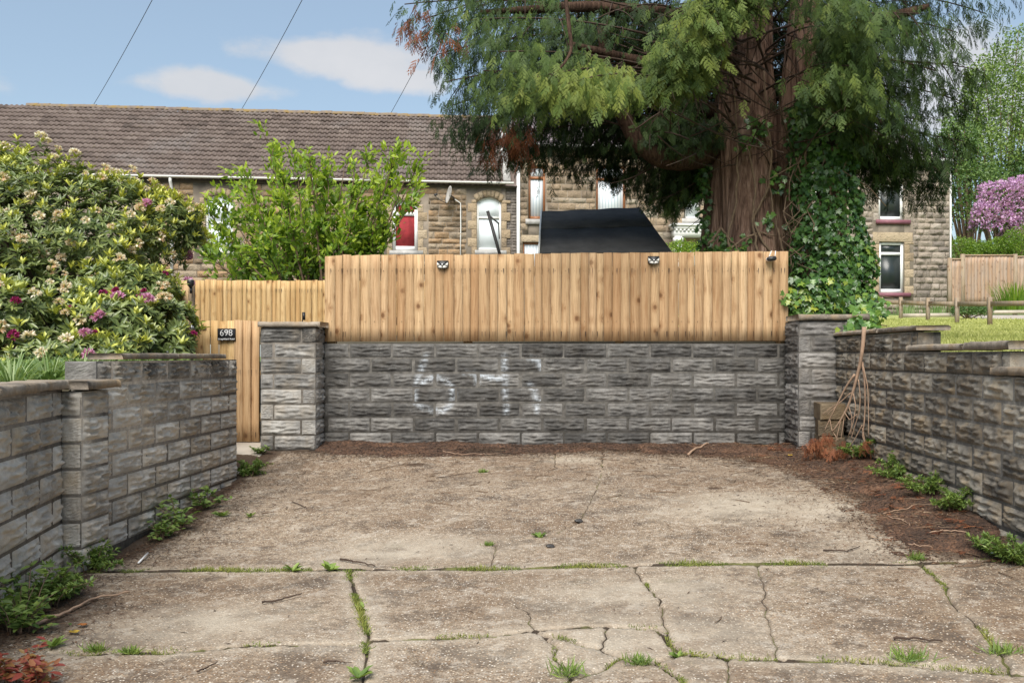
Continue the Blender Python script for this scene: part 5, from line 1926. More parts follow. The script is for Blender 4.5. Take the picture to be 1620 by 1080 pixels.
# ---- house 3: the end house on the right
H3 = empty('terraced_house', HO, HR, 'grey-brown stone end house on the right with plum window sills', 'house')
u0, u1 = hu(1215) + 0.02, hu(1502.5)
zE3 = hz(1480, 257)
w3 = [(1390, 1430, 290, 348), (1391, 1430.5, 383, 463), (1290, 1330, 290, 348), (1290, 1330, 383, 463)]
holes3 = [(hu(a), hu(c), hz((a + c) / 2, b_), hz((a + c) / 2, t_)) for a, c, t_, b_ in w3]
wall_with_holes(H3, u0, u1, 2.3, zE3, holes3, M['wallmortar'], 'wall')
big3 = [(h[0] - 0.26, h[1] + 0.38, h[2] - 0.2, h[3] + (0.42 if i in (1, 3) else 0.05)) for i, h in enumerate(holes3)]
masonry(H3, hu(1345), u1 - 0.02, hz(1450, 497), zE3 - 0.05, big3, M['stone3'], 0.2, 0.3, 0.25, 0.6, seed=31, rough=0.08)
for i, h in enumerate(holes3):
    quoins(H3, h[0], h[1], h[2] - 0.05, h[3] + 0.02, M['quoin'] if i in (1, 3) else M['stone3'], 0.3 if i in (1, 3) else 0.3)
    if i in (1, 3):
        stone(H3, h[0] - 0.3, -0.02, h[3] + 0.02, h[1] - h[0] + 0.65, 0.38, M['quoin'], 0.02)
    window(H3, h[0], h[1], h[2], h[3], 0, 'white', 'glass', hz(1410, 401) if i in (1, 3) else None, fw=0.11, v=0.13, sill=(h[0] - 0.12, h[1] + 0.25, 0.17), sillm='plum')
MB().box((u0, -0.3, zE3 - 0.02), (u1, -0.16, zE3 + 0.1)).obj('gutter', M['whitepaint'], H3)
MB().box((u1 - 0.001, -0.04, 2.4), (u1 + 0.06, 0.03, zE3)).obj('corner_bead', M['whitepaint'], H3)
MB().box((u0, 0.35, 2.3), (u1, 8.6, zE3 - 0.01)).obj('body_walls', M['wallmortar'], H3)
slate_roof(H3, u0, u1, zE3 + 0.05, 4.3, 2.1)

# overhead cables
for k, (p, q, lb) in enumerate((((143, 168), (262, -40), 'thin black overhead cable, leftmost of three above the tiled roof'), ((378, 174), (500, -42), 'thin black overhead cable crossing in front of the clouds'), ((611, 186), (735, -45), 'thin black overhead cable running up beside the cypress'))):
    A, B = at(p[0], p[1] + 6, 46.0), at(q[0], q[1], 30.0)
    pts = [lerp(A, B, t) - Vector((0, 0, 0.35 * 4 * t * (1 - t) * 0.3)) for t in np.linspace(0, 1.4, 15)]
    o = MB().tube(pts, 0.011, 5).obj('overhead_cable', M['cable'])
    tag(o, lb, 'cable', 'overhead cables')


# ------------------------------------------------------------------ plants
def bez(a, b_, c, n=14):
    t = np.linspace(0, 1, n)[:, None]
    a, b_, c = (np.array(v, float) for v in (a, b_, c))
    return (1 - t) ** 2 * a + 2 * t * (1 - t) * b_ + t * t * c


def spray_template(seed, n=11, droop=0.25):
    rs = np.random.default_rng(seed)
    V, Q = [], []
    bend = rs.uniform(-0.35, 0.35)

    def kite(p, d, L, w, nz_=0.0):
        d = np.array(d) / np.linalg.norm(d)
        s = np.array([-d[1], d[0]])
        pts = [p, p + d * L * 0.4 + s * w, p + d * L, p + d * L * 0.4 - s * w]
        b0 = len(V)
        for i, q in enumerate(pts):
            q = np.array([q[0], q[1] + bend * q[0] ** 2])
            r2 = q[1] ** 2
            V.append((q[0], q[1], -droop * r2 * 2 - 0.10 * q[0] ** 2 + nz_ + (0.012 if i in (1, 3) else 0)))
        Q.append((b0, b0 + 1, b0 + 2, b0 + 3))
    kite(np.array([0, 0.0]), (1, 0), 1.0, 0.012)
    for i in range(n):
        t = 0.06 + 0.9 * i / n
        sd = 1 if i % 2 else -1
        if rs.random() < 0.14: continue
        L = rs.uniform(0.36, 0.6) * (1 - t) ** 0.75 * (0.45 + 0.55 * min(1, t * 4)) * rs.uniform(0.75, 1.15) + 0.05
        an = math.radians(rs.uniform(30, 46)) * sd
        d = np.array([math.cos(an), math.sin(an)])
        p = np.array([t, 0])
        nz0 = rs.normal(0, 0.02)
        kite(p, d, L, 0.012, nz0)
        m_ = max(2, int(L / 0.06))
        for k in range(m_):
            q = p + d * L * (0.15 + 0.85 * k / m_)
            for s2 in ((1, -1) if k < m_ - 1 else (0,)):
                a2 = an + math.radians(rs.uniform(24, 42)) * s2
                kite(q, (math.cos(a2), math.sin(a2)), rs.uniform(0.07, 0.125) * (1 - 0.35 * k / m_), 0.019, nz0)
    return np.array(V), np.array(Q)


SPR = [spray_template(s, n) for s, n in ((1, 11), (2, 9), (3, 12), (4, 8), (5, 10), (6, 9), (7, 11))]

# ---- the big cypress
TX, TYc = 2.28, 11.9
cyp = empty('cypress_tree', (TX, TYc, 1.4), 0, 'big dark cypress with reddish trunks and drooping sprays behind the fence', 'tree')
CB = np.array([TX, TYc, 1.4])


def rel(v):
    return np.asarray(v, float) - CB


def trunk_mesh(pts, rad, seed, nseg=56, nr=70, ridge=0.07):
    rs = np.random.default_rng(seed)
    P = np.array(pts, float)
    t0 = np.linspace(0, 1, len(P))
    t = np.linspace(0, 1, nr)
    C = np.stack([np.interp(t, t0, P[:, i]) for i in range(3)], 1)
    for _ in range(3): C[1:-1] = (C[:-2] + 2 * C[1:-1] + C[2:]) / 4
    R = np.interp(t, t0, rad)
    th = np.linspace(0, 2 * np.pi, nseg, endpoint=False)
    TH, Tt = np.meshgrid(th, t)
    rid = np.zeros(TH.shape)
    for k in range(7):
        m_ = rs.integers(4, 17)
        rid += (1 / (1 + 0.12 * m_)) * np.sin(m_ * TH + rs.uniform(0, 6.28) + rs.uniform(0.6, 2.2) * np.sin(Tt * rs.uniform(2, 7) + rs.uniform(0, 6)))
    nn = np.array([mnoise.noise((math.cos(a) * 6, math.sin(a) * 6, z * 3 + seed)) for a, z in zip(TH.ravel(), Tt.ravel())]).reshape(TH.shape)
    rr = R[:, None] * (1 + ridge * (rid * 0.55 + nn * 1.2))
    V = np.stack([C[:, None, 0] + rr * np.cos(TH), C[:, None, 1] + rr * np.sin(TH), np.repeat(C[:, 2][:, None], nseg, 1)], -1)
    i, j = np.meshgrid(np.arange(nr - 1), np.arange(nseg), indexing='ij')
    j2 = (j + 1) % nseg
    Q = np.stack([i * nseg + j, i * nseg + j2, (i + 1) * nseg + j2, (i + 1) * nseg + j], -1).reshape(-1, 4)
    return MB().add(V.reshape(-1, 3), Q)


def tp(px, py, Y):
    return rel(at(px, py, Y))


for pts, rad, sd in (([tp(1197, 520, 11.7), tp(1195, 400, 11.7), tp(1192, 250, 11.8), tp(1190, 100, 11.9), tp(1195, -80, 12.1), tp(1200, -400, 12.3)], [0.40, 0.345, 0.29, 0.225, 0.19, 0.08], 3),
                     ([tp(1132, 520, 12.0), tp(1134, 400, 12.0), tp(1140, 300, 12.0), tp(1150, 200, 12.0), tp(1150, 60, 12.0), tp(1130, -120, 12.0)], [0.27, 0.215, 0.17, 0.14, 0.12, 0.05], 5),
                     ([tp(1163, 420, 11.75), tp(1160, 320, 11.75), tp(1156, 220, 11.8), tp(1148, 120, 11.9), tp(1145, 0, 12.0)], [0.13, 0.125, 0.12, 0.11, 0.09], 8),
                     ([tp(1262, 520, 11.9), tp(1258, 400, 11.9), tp(1250, 280, 11.8), tp(1256, 180, 11.6), tp(1268, 60, 11.5), tp(1280, -120, 11.5)], [0.30, 0.25, 0.21, 0.19, 0.17, 0.10], 9),
                     ([tp(1310, 520, 12.0), tp(1312, 380, 12.0), tp(1318, 250, 12.0), tp(1330, 120, 12.0)], [0.24, 0.2, 0.15, 0.08], 11)):
    trunk_mesh(pts, rad, sd, ridge=0.11).obj('trunk', M['bark'], cyp, smooth=True)
# limbs
LIMBS = [([tp(1135, 232, 12.0), tp(1100, 248, 11.8), tp(1060, 256, 11.6), tp(1025, 240, 11.5), tp(1000, 212, 11.5), tp(985, 180, 11.4), tp(960, 120, 11.2), tp(950, 40, 11)], [0.17, 0.155, 0.13, 0.11, 0.10, 0.085, 0.07, 0.04]),
         ([tp(1150, 130, 12), tp(1080, 110, 11.6), tp(1000, 95, 11.0), tp(900, 70, 10.4)], [0.09, 0.075, 0.06, 0.03]),
         ([tp(1180, 60, 12), tp(1060, 20, 11.5), tp(920, 10, 11), tp(760, 20, 10.6)], [0.10, 0.08, 0.06, 0.025]),
         ([tp(1265, 130, 12.1), tp(1300, 80, 11.7), tp(1340, 55, 11.3), tp(1400, 30, 11), tp(1470, 10, 10.8)], [0.12, 0.10, 0.085, 0.07, 0.03]),
         ([tp(1262, 110, 12.1), tp(1320, 150, 11.9), tp(1380, 190, 11.8), tp(1450, 210, 11.7)], [0.08, 0.06, 0.04, 0.02]),
         ([tp(1150, 180, 12.1), tp(1040, 160, 12.6), tp(920, 150, 13), tp(800, 170, 13.2)], [0.10, 0.08, 0.06, 0.03]),
         ([tp(893, -20, 9.6), tp(900, 40, 9.5), tp(905, 80, 9.4), tp(890, 105, 9.3), tp(860, 130, 9.2)], [0.022, 0.02, 0.016, 0.012, 0.006])]
for pts, rad in LIMBS:
    P = np.array(pts)
    t0 = np.linspace(0, 1, len(P))
    t = np.linspace(0, 1, 24)
    C = np.stack([np.interp(t, t0, P[:, i]) for i in range(3)], 1)
    for _ in range(2): C[1:-1] = (C[:-2] + 2 * C[1:-1] + C[2:]) / 4
    MB().tube(C, np.interp(t, t0, rad), 14, rough=0.05).obj('limb', M['limb'], cyp, smooth=True)

BOUGHS = [  # end of bough px, py, Y, lit or shaded tint, sprays, spread
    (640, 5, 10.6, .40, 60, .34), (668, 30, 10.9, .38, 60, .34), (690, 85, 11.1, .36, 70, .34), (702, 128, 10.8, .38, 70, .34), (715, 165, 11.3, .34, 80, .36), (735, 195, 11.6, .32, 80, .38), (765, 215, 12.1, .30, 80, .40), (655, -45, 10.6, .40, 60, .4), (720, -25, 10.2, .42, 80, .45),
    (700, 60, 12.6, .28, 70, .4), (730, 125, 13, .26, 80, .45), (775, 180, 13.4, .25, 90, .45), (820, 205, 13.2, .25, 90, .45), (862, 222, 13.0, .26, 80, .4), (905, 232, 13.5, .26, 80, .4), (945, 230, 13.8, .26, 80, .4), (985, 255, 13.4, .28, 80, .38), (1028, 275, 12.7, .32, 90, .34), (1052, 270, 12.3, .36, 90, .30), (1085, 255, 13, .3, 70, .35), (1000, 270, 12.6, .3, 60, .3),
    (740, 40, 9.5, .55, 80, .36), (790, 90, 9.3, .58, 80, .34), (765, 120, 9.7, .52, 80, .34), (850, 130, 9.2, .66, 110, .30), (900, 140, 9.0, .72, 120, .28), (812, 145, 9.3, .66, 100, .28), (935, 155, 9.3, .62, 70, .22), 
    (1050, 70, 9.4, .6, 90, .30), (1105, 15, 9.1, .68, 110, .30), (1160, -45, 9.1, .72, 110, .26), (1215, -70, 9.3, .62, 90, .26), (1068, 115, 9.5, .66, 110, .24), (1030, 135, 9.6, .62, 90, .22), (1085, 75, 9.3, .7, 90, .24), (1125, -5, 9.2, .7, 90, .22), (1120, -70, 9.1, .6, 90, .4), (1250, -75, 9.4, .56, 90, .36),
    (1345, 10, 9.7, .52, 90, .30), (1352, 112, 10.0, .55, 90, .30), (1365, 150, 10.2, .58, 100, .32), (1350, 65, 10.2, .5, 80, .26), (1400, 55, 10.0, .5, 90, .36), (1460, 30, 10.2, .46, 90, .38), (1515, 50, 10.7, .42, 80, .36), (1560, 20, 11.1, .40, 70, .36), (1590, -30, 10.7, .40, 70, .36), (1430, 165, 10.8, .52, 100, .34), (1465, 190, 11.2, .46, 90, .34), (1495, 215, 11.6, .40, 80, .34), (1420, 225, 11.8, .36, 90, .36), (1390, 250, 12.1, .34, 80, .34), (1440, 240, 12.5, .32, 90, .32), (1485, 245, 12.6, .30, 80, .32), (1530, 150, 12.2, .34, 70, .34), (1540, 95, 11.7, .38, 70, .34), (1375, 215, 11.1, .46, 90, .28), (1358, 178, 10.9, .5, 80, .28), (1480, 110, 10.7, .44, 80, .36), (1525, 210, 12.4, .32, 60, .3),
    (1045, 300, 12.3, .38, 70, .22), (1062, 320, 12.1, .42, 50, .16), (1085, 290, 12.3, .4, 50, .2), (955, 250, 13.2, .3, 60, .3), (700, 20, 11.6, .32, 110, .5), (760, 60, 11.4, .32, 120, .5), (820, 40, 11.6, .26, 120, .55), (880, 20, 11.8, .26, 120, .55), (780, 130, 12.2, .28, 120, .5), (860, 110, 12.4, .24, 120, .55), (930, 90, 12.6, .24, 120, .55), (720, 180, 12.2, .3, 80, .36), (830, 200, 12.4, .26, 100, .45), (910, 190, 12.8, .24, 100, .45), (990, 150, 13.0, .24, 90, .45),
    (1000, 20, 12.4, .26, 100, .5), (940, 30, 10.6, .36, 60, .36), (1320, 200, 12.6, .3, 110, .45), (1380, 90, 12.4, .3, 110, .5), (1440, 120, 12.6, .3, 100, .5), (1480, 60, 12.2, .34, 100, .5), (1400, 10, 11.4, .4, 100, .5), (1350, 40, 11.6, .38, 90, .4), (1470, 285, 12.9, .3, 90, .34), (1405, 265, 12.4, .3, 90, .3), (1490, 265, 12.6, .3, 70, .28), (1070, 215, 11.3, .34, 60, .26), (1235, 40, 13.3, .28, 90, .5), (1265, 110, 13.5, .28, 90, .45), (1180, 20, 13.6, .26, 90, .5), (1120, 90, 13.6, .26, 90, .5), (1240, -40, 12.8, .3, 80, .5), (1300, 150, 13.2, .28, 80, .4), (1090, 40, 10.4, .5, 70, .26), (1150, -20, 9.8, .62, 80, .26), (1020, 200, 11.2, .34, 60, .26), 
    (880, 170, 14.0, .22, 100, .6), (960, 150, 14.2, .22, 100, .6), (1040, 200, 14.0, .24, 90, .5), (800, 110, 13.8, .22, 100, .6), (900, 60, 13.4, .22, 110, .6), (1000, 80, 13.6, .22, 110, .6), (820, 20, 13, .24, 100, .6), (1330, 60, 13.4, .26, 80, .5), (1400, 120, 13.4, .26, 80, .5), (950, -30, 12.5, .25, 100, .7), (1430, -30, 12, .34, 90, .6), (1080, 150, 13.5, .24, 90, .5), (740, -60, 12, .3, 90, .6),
]
for k in range(26):     # the crown above the frame
    a = rng.uniform(0, 2 * np.pi)
    z = rng.uniform(5.2, 10.5)
    r = (11.5 - z) * 0.62 * rng.uniform(0.7, 1.0)
    BOUGHS.append((TX + r * math.cos(a), TYc + r * math.sin(a), z, 0.45, 70, 0.6, 'xyz'))
sp_acc = [dict(P=[], D=[], N=[], L=[], t=[]) for _ in SPR]
tw = MB()
for bi, bo in enumerate(BOUGHS):
    if len(bo) == 7:
        E = rel(bo[:3])
        z0 = E[2] + rng.uniform(-0.4, 0.6)
    else:
        E = tp(bo[0], bo[1] - (8 if bo[2] < 10.3 else -14 if bo[2] > 11.3 else -2), bo[2])
        z0 = max(2.2, E[2] + rng.uniform(-0.3, 0.7))
    bright, ns, spread = bo[3], bo[4], bo[5]
    S = np.array([rng.uniform(-0.25, 0.35), rng.uniform(-0.15, 0.3), z0])
    mid_ = (S + E) / 2 + np.array([0, 0, rng.uniform(0.25, 0.7)])
    P = bez(S, mid_, E, 16)
    tw.tube(P, np.linspace(0.017, 0.006, 16), 6)
    outv = E - S
    outv[2] = 0
    outv /= np.linalg.norm(outv) + 1e-9
    lat = np.array([-outv[1], outv[0], 0])
    ns = int(ns * (5.0 if len(bo) == 7 else 3.2 if bo[2] > 10.9 else 2.3))
    tt = 1 - (0.30 if len(bo) < 7 and bo[2] < 10.35 else 0.62) * rng.random(ns) ** 1.4
    base = np.stack([np.interp(tt, np.linspace(0, 1, 16), P[:, i]) for i in range(3)], 1)
    fl = rng.normal(0, spread * 0.62, ns) * (0.5 + 0.5 * (1 - np.abs(tt - 0.75)))
    pos = base + lat * fl[:, None] + outv * rng.normal(0, spread * 0.25, ns)[:, None]
    pos[:, 2] -= np.abs(fl) * 0.4 + rng.random(ns) * spread * 0.95 - 0.12
    D = np.stack([outv[0] * 0.28 + lat[0] * fl * 0.5 + rng.normal(0, .22, ns), outv[1] * 0.28 + lat[1] * fl * 0.5 + rng.normal(0, .22, ns), -1 + rng.normal(0, 0.22, ns)], 1)
    Nn = outv[None] * 0.9 + rng.normal(0, 0.55, (ns, 3)) + np.array([0, -0.25, 0.25])
    L = rng.uniform(0.10, 0.23, ns) * (1.5 if len(bo) == 7 else 1.0)
    tint = np.clip((bright - 0.30) * 1.28 + 0.25 + rng.normal(0, 0.09) + rng.normal(0, 0.14, ns) - 0.03, 0, 1)  # lit front and shaded inner boughs are painted into the leaf tint
    w_ = rng.integers(0, len(SPR), ns)
    for q in range(len(SPR)):
        s = w_ == q
        a = sp_acc[q]
        a['P'].append(pos[s]); a['D'].append(D[s]); a['N'].append(Nn[s]); a['L'].append(L[s]); a['t'].append(tint[s])
    # side twigs
    for _ in range(5):
        i = rng.integers(5, 15)
        q = P[i] + lat * rng.normal(0, spread) + np.array([0, 0, -rng.uniform(0.15, 0.5)]) + outv * 0.2
        tw.tube(bez(P[i], (P[i] + q) / 2 + np.array([0, 0, 0.08]), q, 6), np.linspace(0.009, 0.003, 6), 4)
crown = MB()
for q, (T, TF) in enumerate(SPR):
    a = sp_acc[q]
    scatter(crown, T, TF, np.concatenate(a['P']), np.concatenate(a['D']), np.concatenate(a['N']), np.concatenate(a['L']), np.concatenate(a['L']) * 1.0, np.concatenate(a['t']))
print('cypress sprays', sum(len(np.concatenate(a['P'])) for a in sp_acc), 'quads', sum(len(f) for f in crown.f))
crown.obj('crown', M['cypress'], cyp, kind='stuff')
# bare inner twigs
for _ in range(170):
    z = rng.uniform(2.0, 4.0)
    s = np.array([rng.uniform(-1.6, 0.6), rng.uniform(-1.5, 0.6), z])
    d = rdir(1, -0.5, 0.5)[0] * rng.uniform(0.5, 1.3)
    tw.tube(bez(s, s + d * 0.5 + np.array([0, 0, rng.normal(0, .2)]), s + d, 7), np.linspace(0.010, 0.003, 7), 4)
tw.obj('twigs', M['darktwig'], cyp, kind='stuff')
# a few browned hanging sprays
dead = MB()
for (px, py, Y, n) in ((665, 40, 10.5, 26), (790, 215, 11.6, 40), (820, 225, 11.8, 30), (720, 60, 10.2, 10)):
    c = tp(px, py, Y)
    P = c + rng.normal(0, 0.13, (n, 3))
    T, TF = SPR[1]
    scatter(dead, T, TF, P, np.stack([rng.normal(-.2, .4, n), rng.normal(0, .3, n), -np.ones(n)], 1), rng.normal(0, 1, (n, 3)) + np.array([0, -1, 0]), rng.uniform(0.15, 0.3, n), 0.16, rng.uniform(0.0, 0.6, n))
dead.obj('dead_sprays', M['deadspray'], cyp, kind='stuff')

# ---- ivy climbing the right trunks
ivy = empty('ivy', (3.05, 11.3, 1.5), 0, 'dark glossy ivy covering the trunk to the right, spilling over the pillar cap', 'ivy')
IB = np.array([3.05, 11.3, 1.5])
LV = MB()


def ivy_patch(n, fpos, size=(0.045, 0.085), tint=(0.2, 0.75), up=0.35):
    P, Nn = fpos(n)
    P = np.asarray(P) - IB
    Nn = np.asarray(Nn) + rng.normal(0, 0.45, (n, 3)) + np.array([0, 0, up])
    D = np.stack([rng.normal(0, .6, n), rng.normal(-.2, .3, n), -np.abs(rng.normal(0.7, .5, n))], 1)
    L = rng.uniform(size[0], size[1], n)
    scatter(LV, IVY_T, IVY_F, P, D, Nn, L, L * 0.85, rng.uniform(tint[0], tint[1], n) ** 1.2)


def col_ivy(px, Y, w_px, py0, py1, bulge=1.0):
    def f(n):
        py = rng.uniform(py0, py1, n)
        c = (px - VX) * Y / F
        r0 = w_px * Y / F
        lump = np.array([mnoise.noise((a * 0.011, px * .1, 3.0)) for a in py])
        th = rng.uniform(math.pi, 2 * math.pi, n)
        lump2 = np.array([mnoise.noise((a * 0.03, t * 1.6, 7.0)) for a, t in zip(py, th)])
        r = r0 * (1 + 0.25 * lump + 0.35 * lump2) + rng.normal(0, 0.03, n)
        P = np.stack([c + r * np.cos(th), Y + 0.7 * r * np.sin(th), CZ + (HY - py) * Y / F], 1)
        return P, np.stack([np.cos(th), np.sin(th), np.zeros(n)], 1)
    return f


ivy_patch(2300, col_ivy(1308, 11.35, 58, 285, 515))
ivy_patch(900, col_ivy(1335, 11.3, 45, 380, 520), tint=(0.3, 0.95))
ivy_patch(1300, col_ivy(1300, 11.35, 46, 150, 300), tint=(0.2, 0.75))
ivy_patch(200, col_ivy(1112, 11.85, 9, 200, 400), tint=(0.2, 0.8))
ivy_patch(90, col_ivy(1135, 11.6, 20, 370, 405), tint=(0.3, 0.8))
ivy_patch(500, col_ivy(1280, 10.75, 42, 440, 512), size=(0.06, 0.10), tint=(0.4, 1.0))


def spot_ivy(px, py, Y, r, n, tint):
    def f(n):
        P = np.array(at(px, py, Y)) + rng.normal(0, 1, (n, 3)) * np.array([r, 0.06, r])
        return P, np.tile([0, -1.0, 0.2], (n, 1))
    ivy_patch(n, f, (0.05, 0.09), tint)


spot_ivy(1375, 492, 10.0, 0.09, 130, (0.6, 0.98))
spot_ivy(1368, 505, 9.8, 0.06, 70, (0.6, 0.98))
spot_ivy(1352, 512, 9.5, 0.05, 50, (0.5, 0.95))
spot_ivy(1250, 470, 10.25, 0.05, 40, (0.5, 0.98))
spot_ivy(1200, 200, 11.45, 0.08, 40, (0.4, 0.9))
spot_ivy(1175, 225, 11.45, 0.05, 22, (0.5, 0.9))
spot_ivy(1225, 280, 11.4, 0.07, 34, (0.3, 0.9))
spot_ivy(1215, 345, 11.35, 0.05, 18, (0.5, 0.95))
spot_ivy(1170, 395, 11.35, 0.08, 34, (0.4, 0.9))
LV.obj('leaves', M['ivy'], ivy, kind='stuff')
vm = MB()
for pts in ([(1225, 410), (1205, 380), (1190, 345), (1215, 300), (1222, 240), (1212, 180), (1208, 110)], [(1200, 405), (1190, 350), (1195, 300), (1188, 250), (1180, 230)], [(1240, 405), (1232, 370), (1222, 330), (1218, 290)], [(1160, 410), (1150, 370), (1163, 330), (1168, 270), (1165, 200), (1160, 130)], [(1150, 400), (1172, 380), (1200, 368), (1226, 372)], [(1120, 390), (1140, 360), (1160, 385), (1175, 405)]):
    P = np.array([np.array(at(x, y, 11.32)) - IB for x, y in pts])
    t0 = np.linspace(0, 1, len(P))
    t = np.linspace(0, 1, 24)
    C = np.stack([np.interp(t, t0, P[:, i]) for i in range(3)], 1) + rng.normal(0, 0.006, (24, 3))
    vm.tube(C, np.linspace(0.017, 0.008, 24), 6)
for _ in range(34):
    x0, y0 = rng.uniform(1250, 1340), rng.uniform(200, 420)
    P = [np.array(at(x0 + rng.normal(0, 10) * k, y0 + 28 * k, 11.2 + rng.normal(0, .08))) - IB for k in range(5)]
    vm.tube(P, np.linspace(0.008, 0.006, 5), 5)
vm.obj('stems', M['vine'], ivy, smooth=True, kind='stuff')


# ---- rosette shrubs (rhododendron)
def lobe_points(lobes, n, cam_side=True):
    """points on the outside of a union of ellipsoids with outward normals"""
    P, Nn = [], []
    wts = np.array([l[3] * l[4] + l[4] * l[5] + l[3] * l[5] for l in lobes])
    cnt = (wts / wts.sum() * n * 1.7).astype(int)
    for l, c in zip(lobes, cnt):
        d = rdir(c, -0.55, 1)
        r = np.array(l[3:6])
        ln = np.array([mnoise.noise((v[0] * 2.2 + l[0], v[1] * 2.2, v[2] * 2.2 + l[2])) for v in d])
        p = np.array(l[:3]) + d * r * (0.86 + 0.30 * ln[:, None] + 0.16 * (rng.random((c, 1)) - 0.7))
        keep = np.ones(c, bool)
        for m_ in lobes:
            if m_ is l: continue
            q = (p - np.array(m_[:3])) / np.array(m_[3:6])
            keep &= (q ** 2).sum(1) > 0.6
        P.append(p[keep])
        nn = d / r
        Nn.append((nn / np.linalg.norm(nn, axis=1)[:, None])[keep])
    return np.concatenate(P), np.concatenate(Nn)


def rosettes(mb, P, Nn, per=8, L=(0.08, 0.13), wr=0.30, tint=0.4, tj=0.15, T=LEAF_T, TF=LEAF_F, lift=(0.1, 0.7)):
    n = len(P)
    A = np.cross(Nn, rng.normal(0, 1, (n, 3)))
    A /= np.linalg.norm(A, axis=1)[:, None]
    B = np.cross(Nn, A)
    a0 = rng.uniform(0, 6.28, n)
    tint = np.broadcast_to(tint, n)
    for k in range(per):
        a = a0 + k * 2.4
        el = rng.uniform(lift[0], lift[1], n)
        D = (A * np.cos(a)[:, None] + B * np.sin(a)[:, None]) * np.cos(el)[:, None] + Nn * np.sin(el)[:, None]
        Ls = rng.uniform(L[0], L[1], n)
        scatter(mb, T, TF, P + rng.normal(0, 0.008, (n, 3)), D, Nn + rng.normal(0, .2, (n, 3)), Ls, Ls * wr, np.clip(tint + rng.normal(0, tj, n), 0, 1))


def truss_mesh(name, mat, n=26, r=0.055, seed=1):
    """a domed cluster of open flowers"""
    mb = MB()
    d = rdir(n, -0.1, 1)
    P = d * r * 0.55
    for k in range(5):
        D = d + rng.normal(0, 0.55, (n, 3))
        scatter(mb, KITE_T, KITE_F, P, D, rng.normal(0, 1, (n, 3)), rng.uniform(0.6, 0.9, n) * r, r * 0.45, rng.random(n))
    return mb.mesh(name, mat)


def put_blossoms(parent, base, P, Nn, meshes, n, name, smin=0.7, smax=1.2):
    idx = rng.choice(len(P), n, replace=False)
    for i in idx:
        o = link(name, meshes[rng.integers(len(meshes))], parent)
        q = Vector(Nn[i] + np.array([0, -0.3, 0.5])).to_track_quat('Z', 'Y')
        o.location = Vector(P[i] + (Nn[i] + np.array([0, -0.3, 0.5])) * 0.075 - base)
        o.rotation_euler = q.to_euler()
        s = rng.uniform(smin, smax)
        o.scale = (s, s, s * 0.85)


def twig_frame(mb, root, P, n, r0=0.018):
    for i in rng.choice(len(P), n, replace=False):
        b = P[i] - (P[i] - root) * 0.02
        m_ = root + (b - root) * 0.5 + np.array([0, 0, 0.12]) + rng.normal(0, 0.12, 3)
        mb.tube(bez(root + rng.normal(0, 0.12, 3) * np.array([1, 1, 0.2]), m_, b, 9), np.linspace(r0, 0.004, 9), 5)


spent_m = [truss_mesh('spent_truss', M['spent'], 16, 0.06, s) for s in range(3)]
mag_m = [truss_mesh('magenta_truss', M['magenta'], 22, 0.05, s) for s in range(3)]
pink_m = [truss_mesh('pink_truss', M['pink'], 24, 0.06, s) for s in range(3)]

rb = np.array([-5.6, 10.9, 1.2])
rho = empty('rhododendron', rb, 0, 'huge rhododendron with faded cream flower heads left of the gate, tallest on the left', 'shrub')
lob = []
for px, py, Y, rx, ry, rz in ((40, 400, 11.0, 1.25, 1.2, 1.15), (150, 385, 11.2, 1.0, 1.0, 0.92), (230, 370, 11.4, 0.62, 0.8, 0.58), (272, 362, 11.3, 0.36, 0.5, 0.36), (-130, 380, 11.2, 1.4, 1.3, 1.3), (60, 520, 10.4, 1.2, 1.0, 0.9), (180, 500, 10.8, 0.8, 0.8, 0.62), (-60, 300, 11.6, 0.9, 0.9, 0.7), (245, 520, 11.2, 0.36, 0.5, 0.5)):
    c = at(px, py, Y)
    lob.append((c.x, c.y, c.z, rx, ry, rz))
P, Nn = lobe_points(lob, 3400)
mb = MB()
hgt = np.clip((P[:, 2] - 2.3) / 1.2, 0, 1)
rosettes(mb, P - rb, Nn * 0.8 + np.array([0, -0.15, 0.45]), 9, (0.06, 0.105), 0.30, 0.40 + 0.12 * (rng.random(len(P)) - 0.5), 0.13)
# pale new growth at shoot tips
top = (rng.random(len(P)) < 0.16 + 0.30 * (P[:, 2] > 2.6) + 0.25 * (P[:, 0] > -4.9))
rosettes(mb, P[top] + Nn[top] * 0.06 - rb, np.tile([0.05, -0.1, 1.0], (top.sum(), 1)) + Nn[top] * 0.4, 7, (0.06, 0.10), 0.33, 0.93, 0.08, lift=(0.5, 1.2))
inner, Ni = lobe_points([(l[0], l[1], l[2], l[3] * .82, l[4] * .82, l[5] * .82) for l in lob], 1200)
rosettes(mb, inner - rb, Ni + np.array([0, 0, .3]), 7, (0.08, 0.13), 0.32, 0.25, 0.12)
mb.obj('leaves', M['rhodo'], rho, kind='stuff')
tm = MB()
twig_frame(tm, np.array([-5.4, 11.2, 1.2]) - rb + np.array([0, 0, 0.0]), P - rb, 110, 0.03)
tm.obj('branches', M['darktwig'], rho, kind='stuff')
vis = (P[:, 1] < 11.7) & (Nn[:, 1] < 0.25)
put_blossoms(rho, rb, P[vis], Nn[vis], spent_m, 200, 'faded_blossom', 0.5, 1.0)
vis2 = vis & (P[:, 0] > -4.75) & (P[:, 2] < 3.0)
put_blossoms(rho, rb, P[vis2], Nn[vis2], pink_m, min(7, vis2.sum()), 'pink_blossom', 0.7, 1.1)

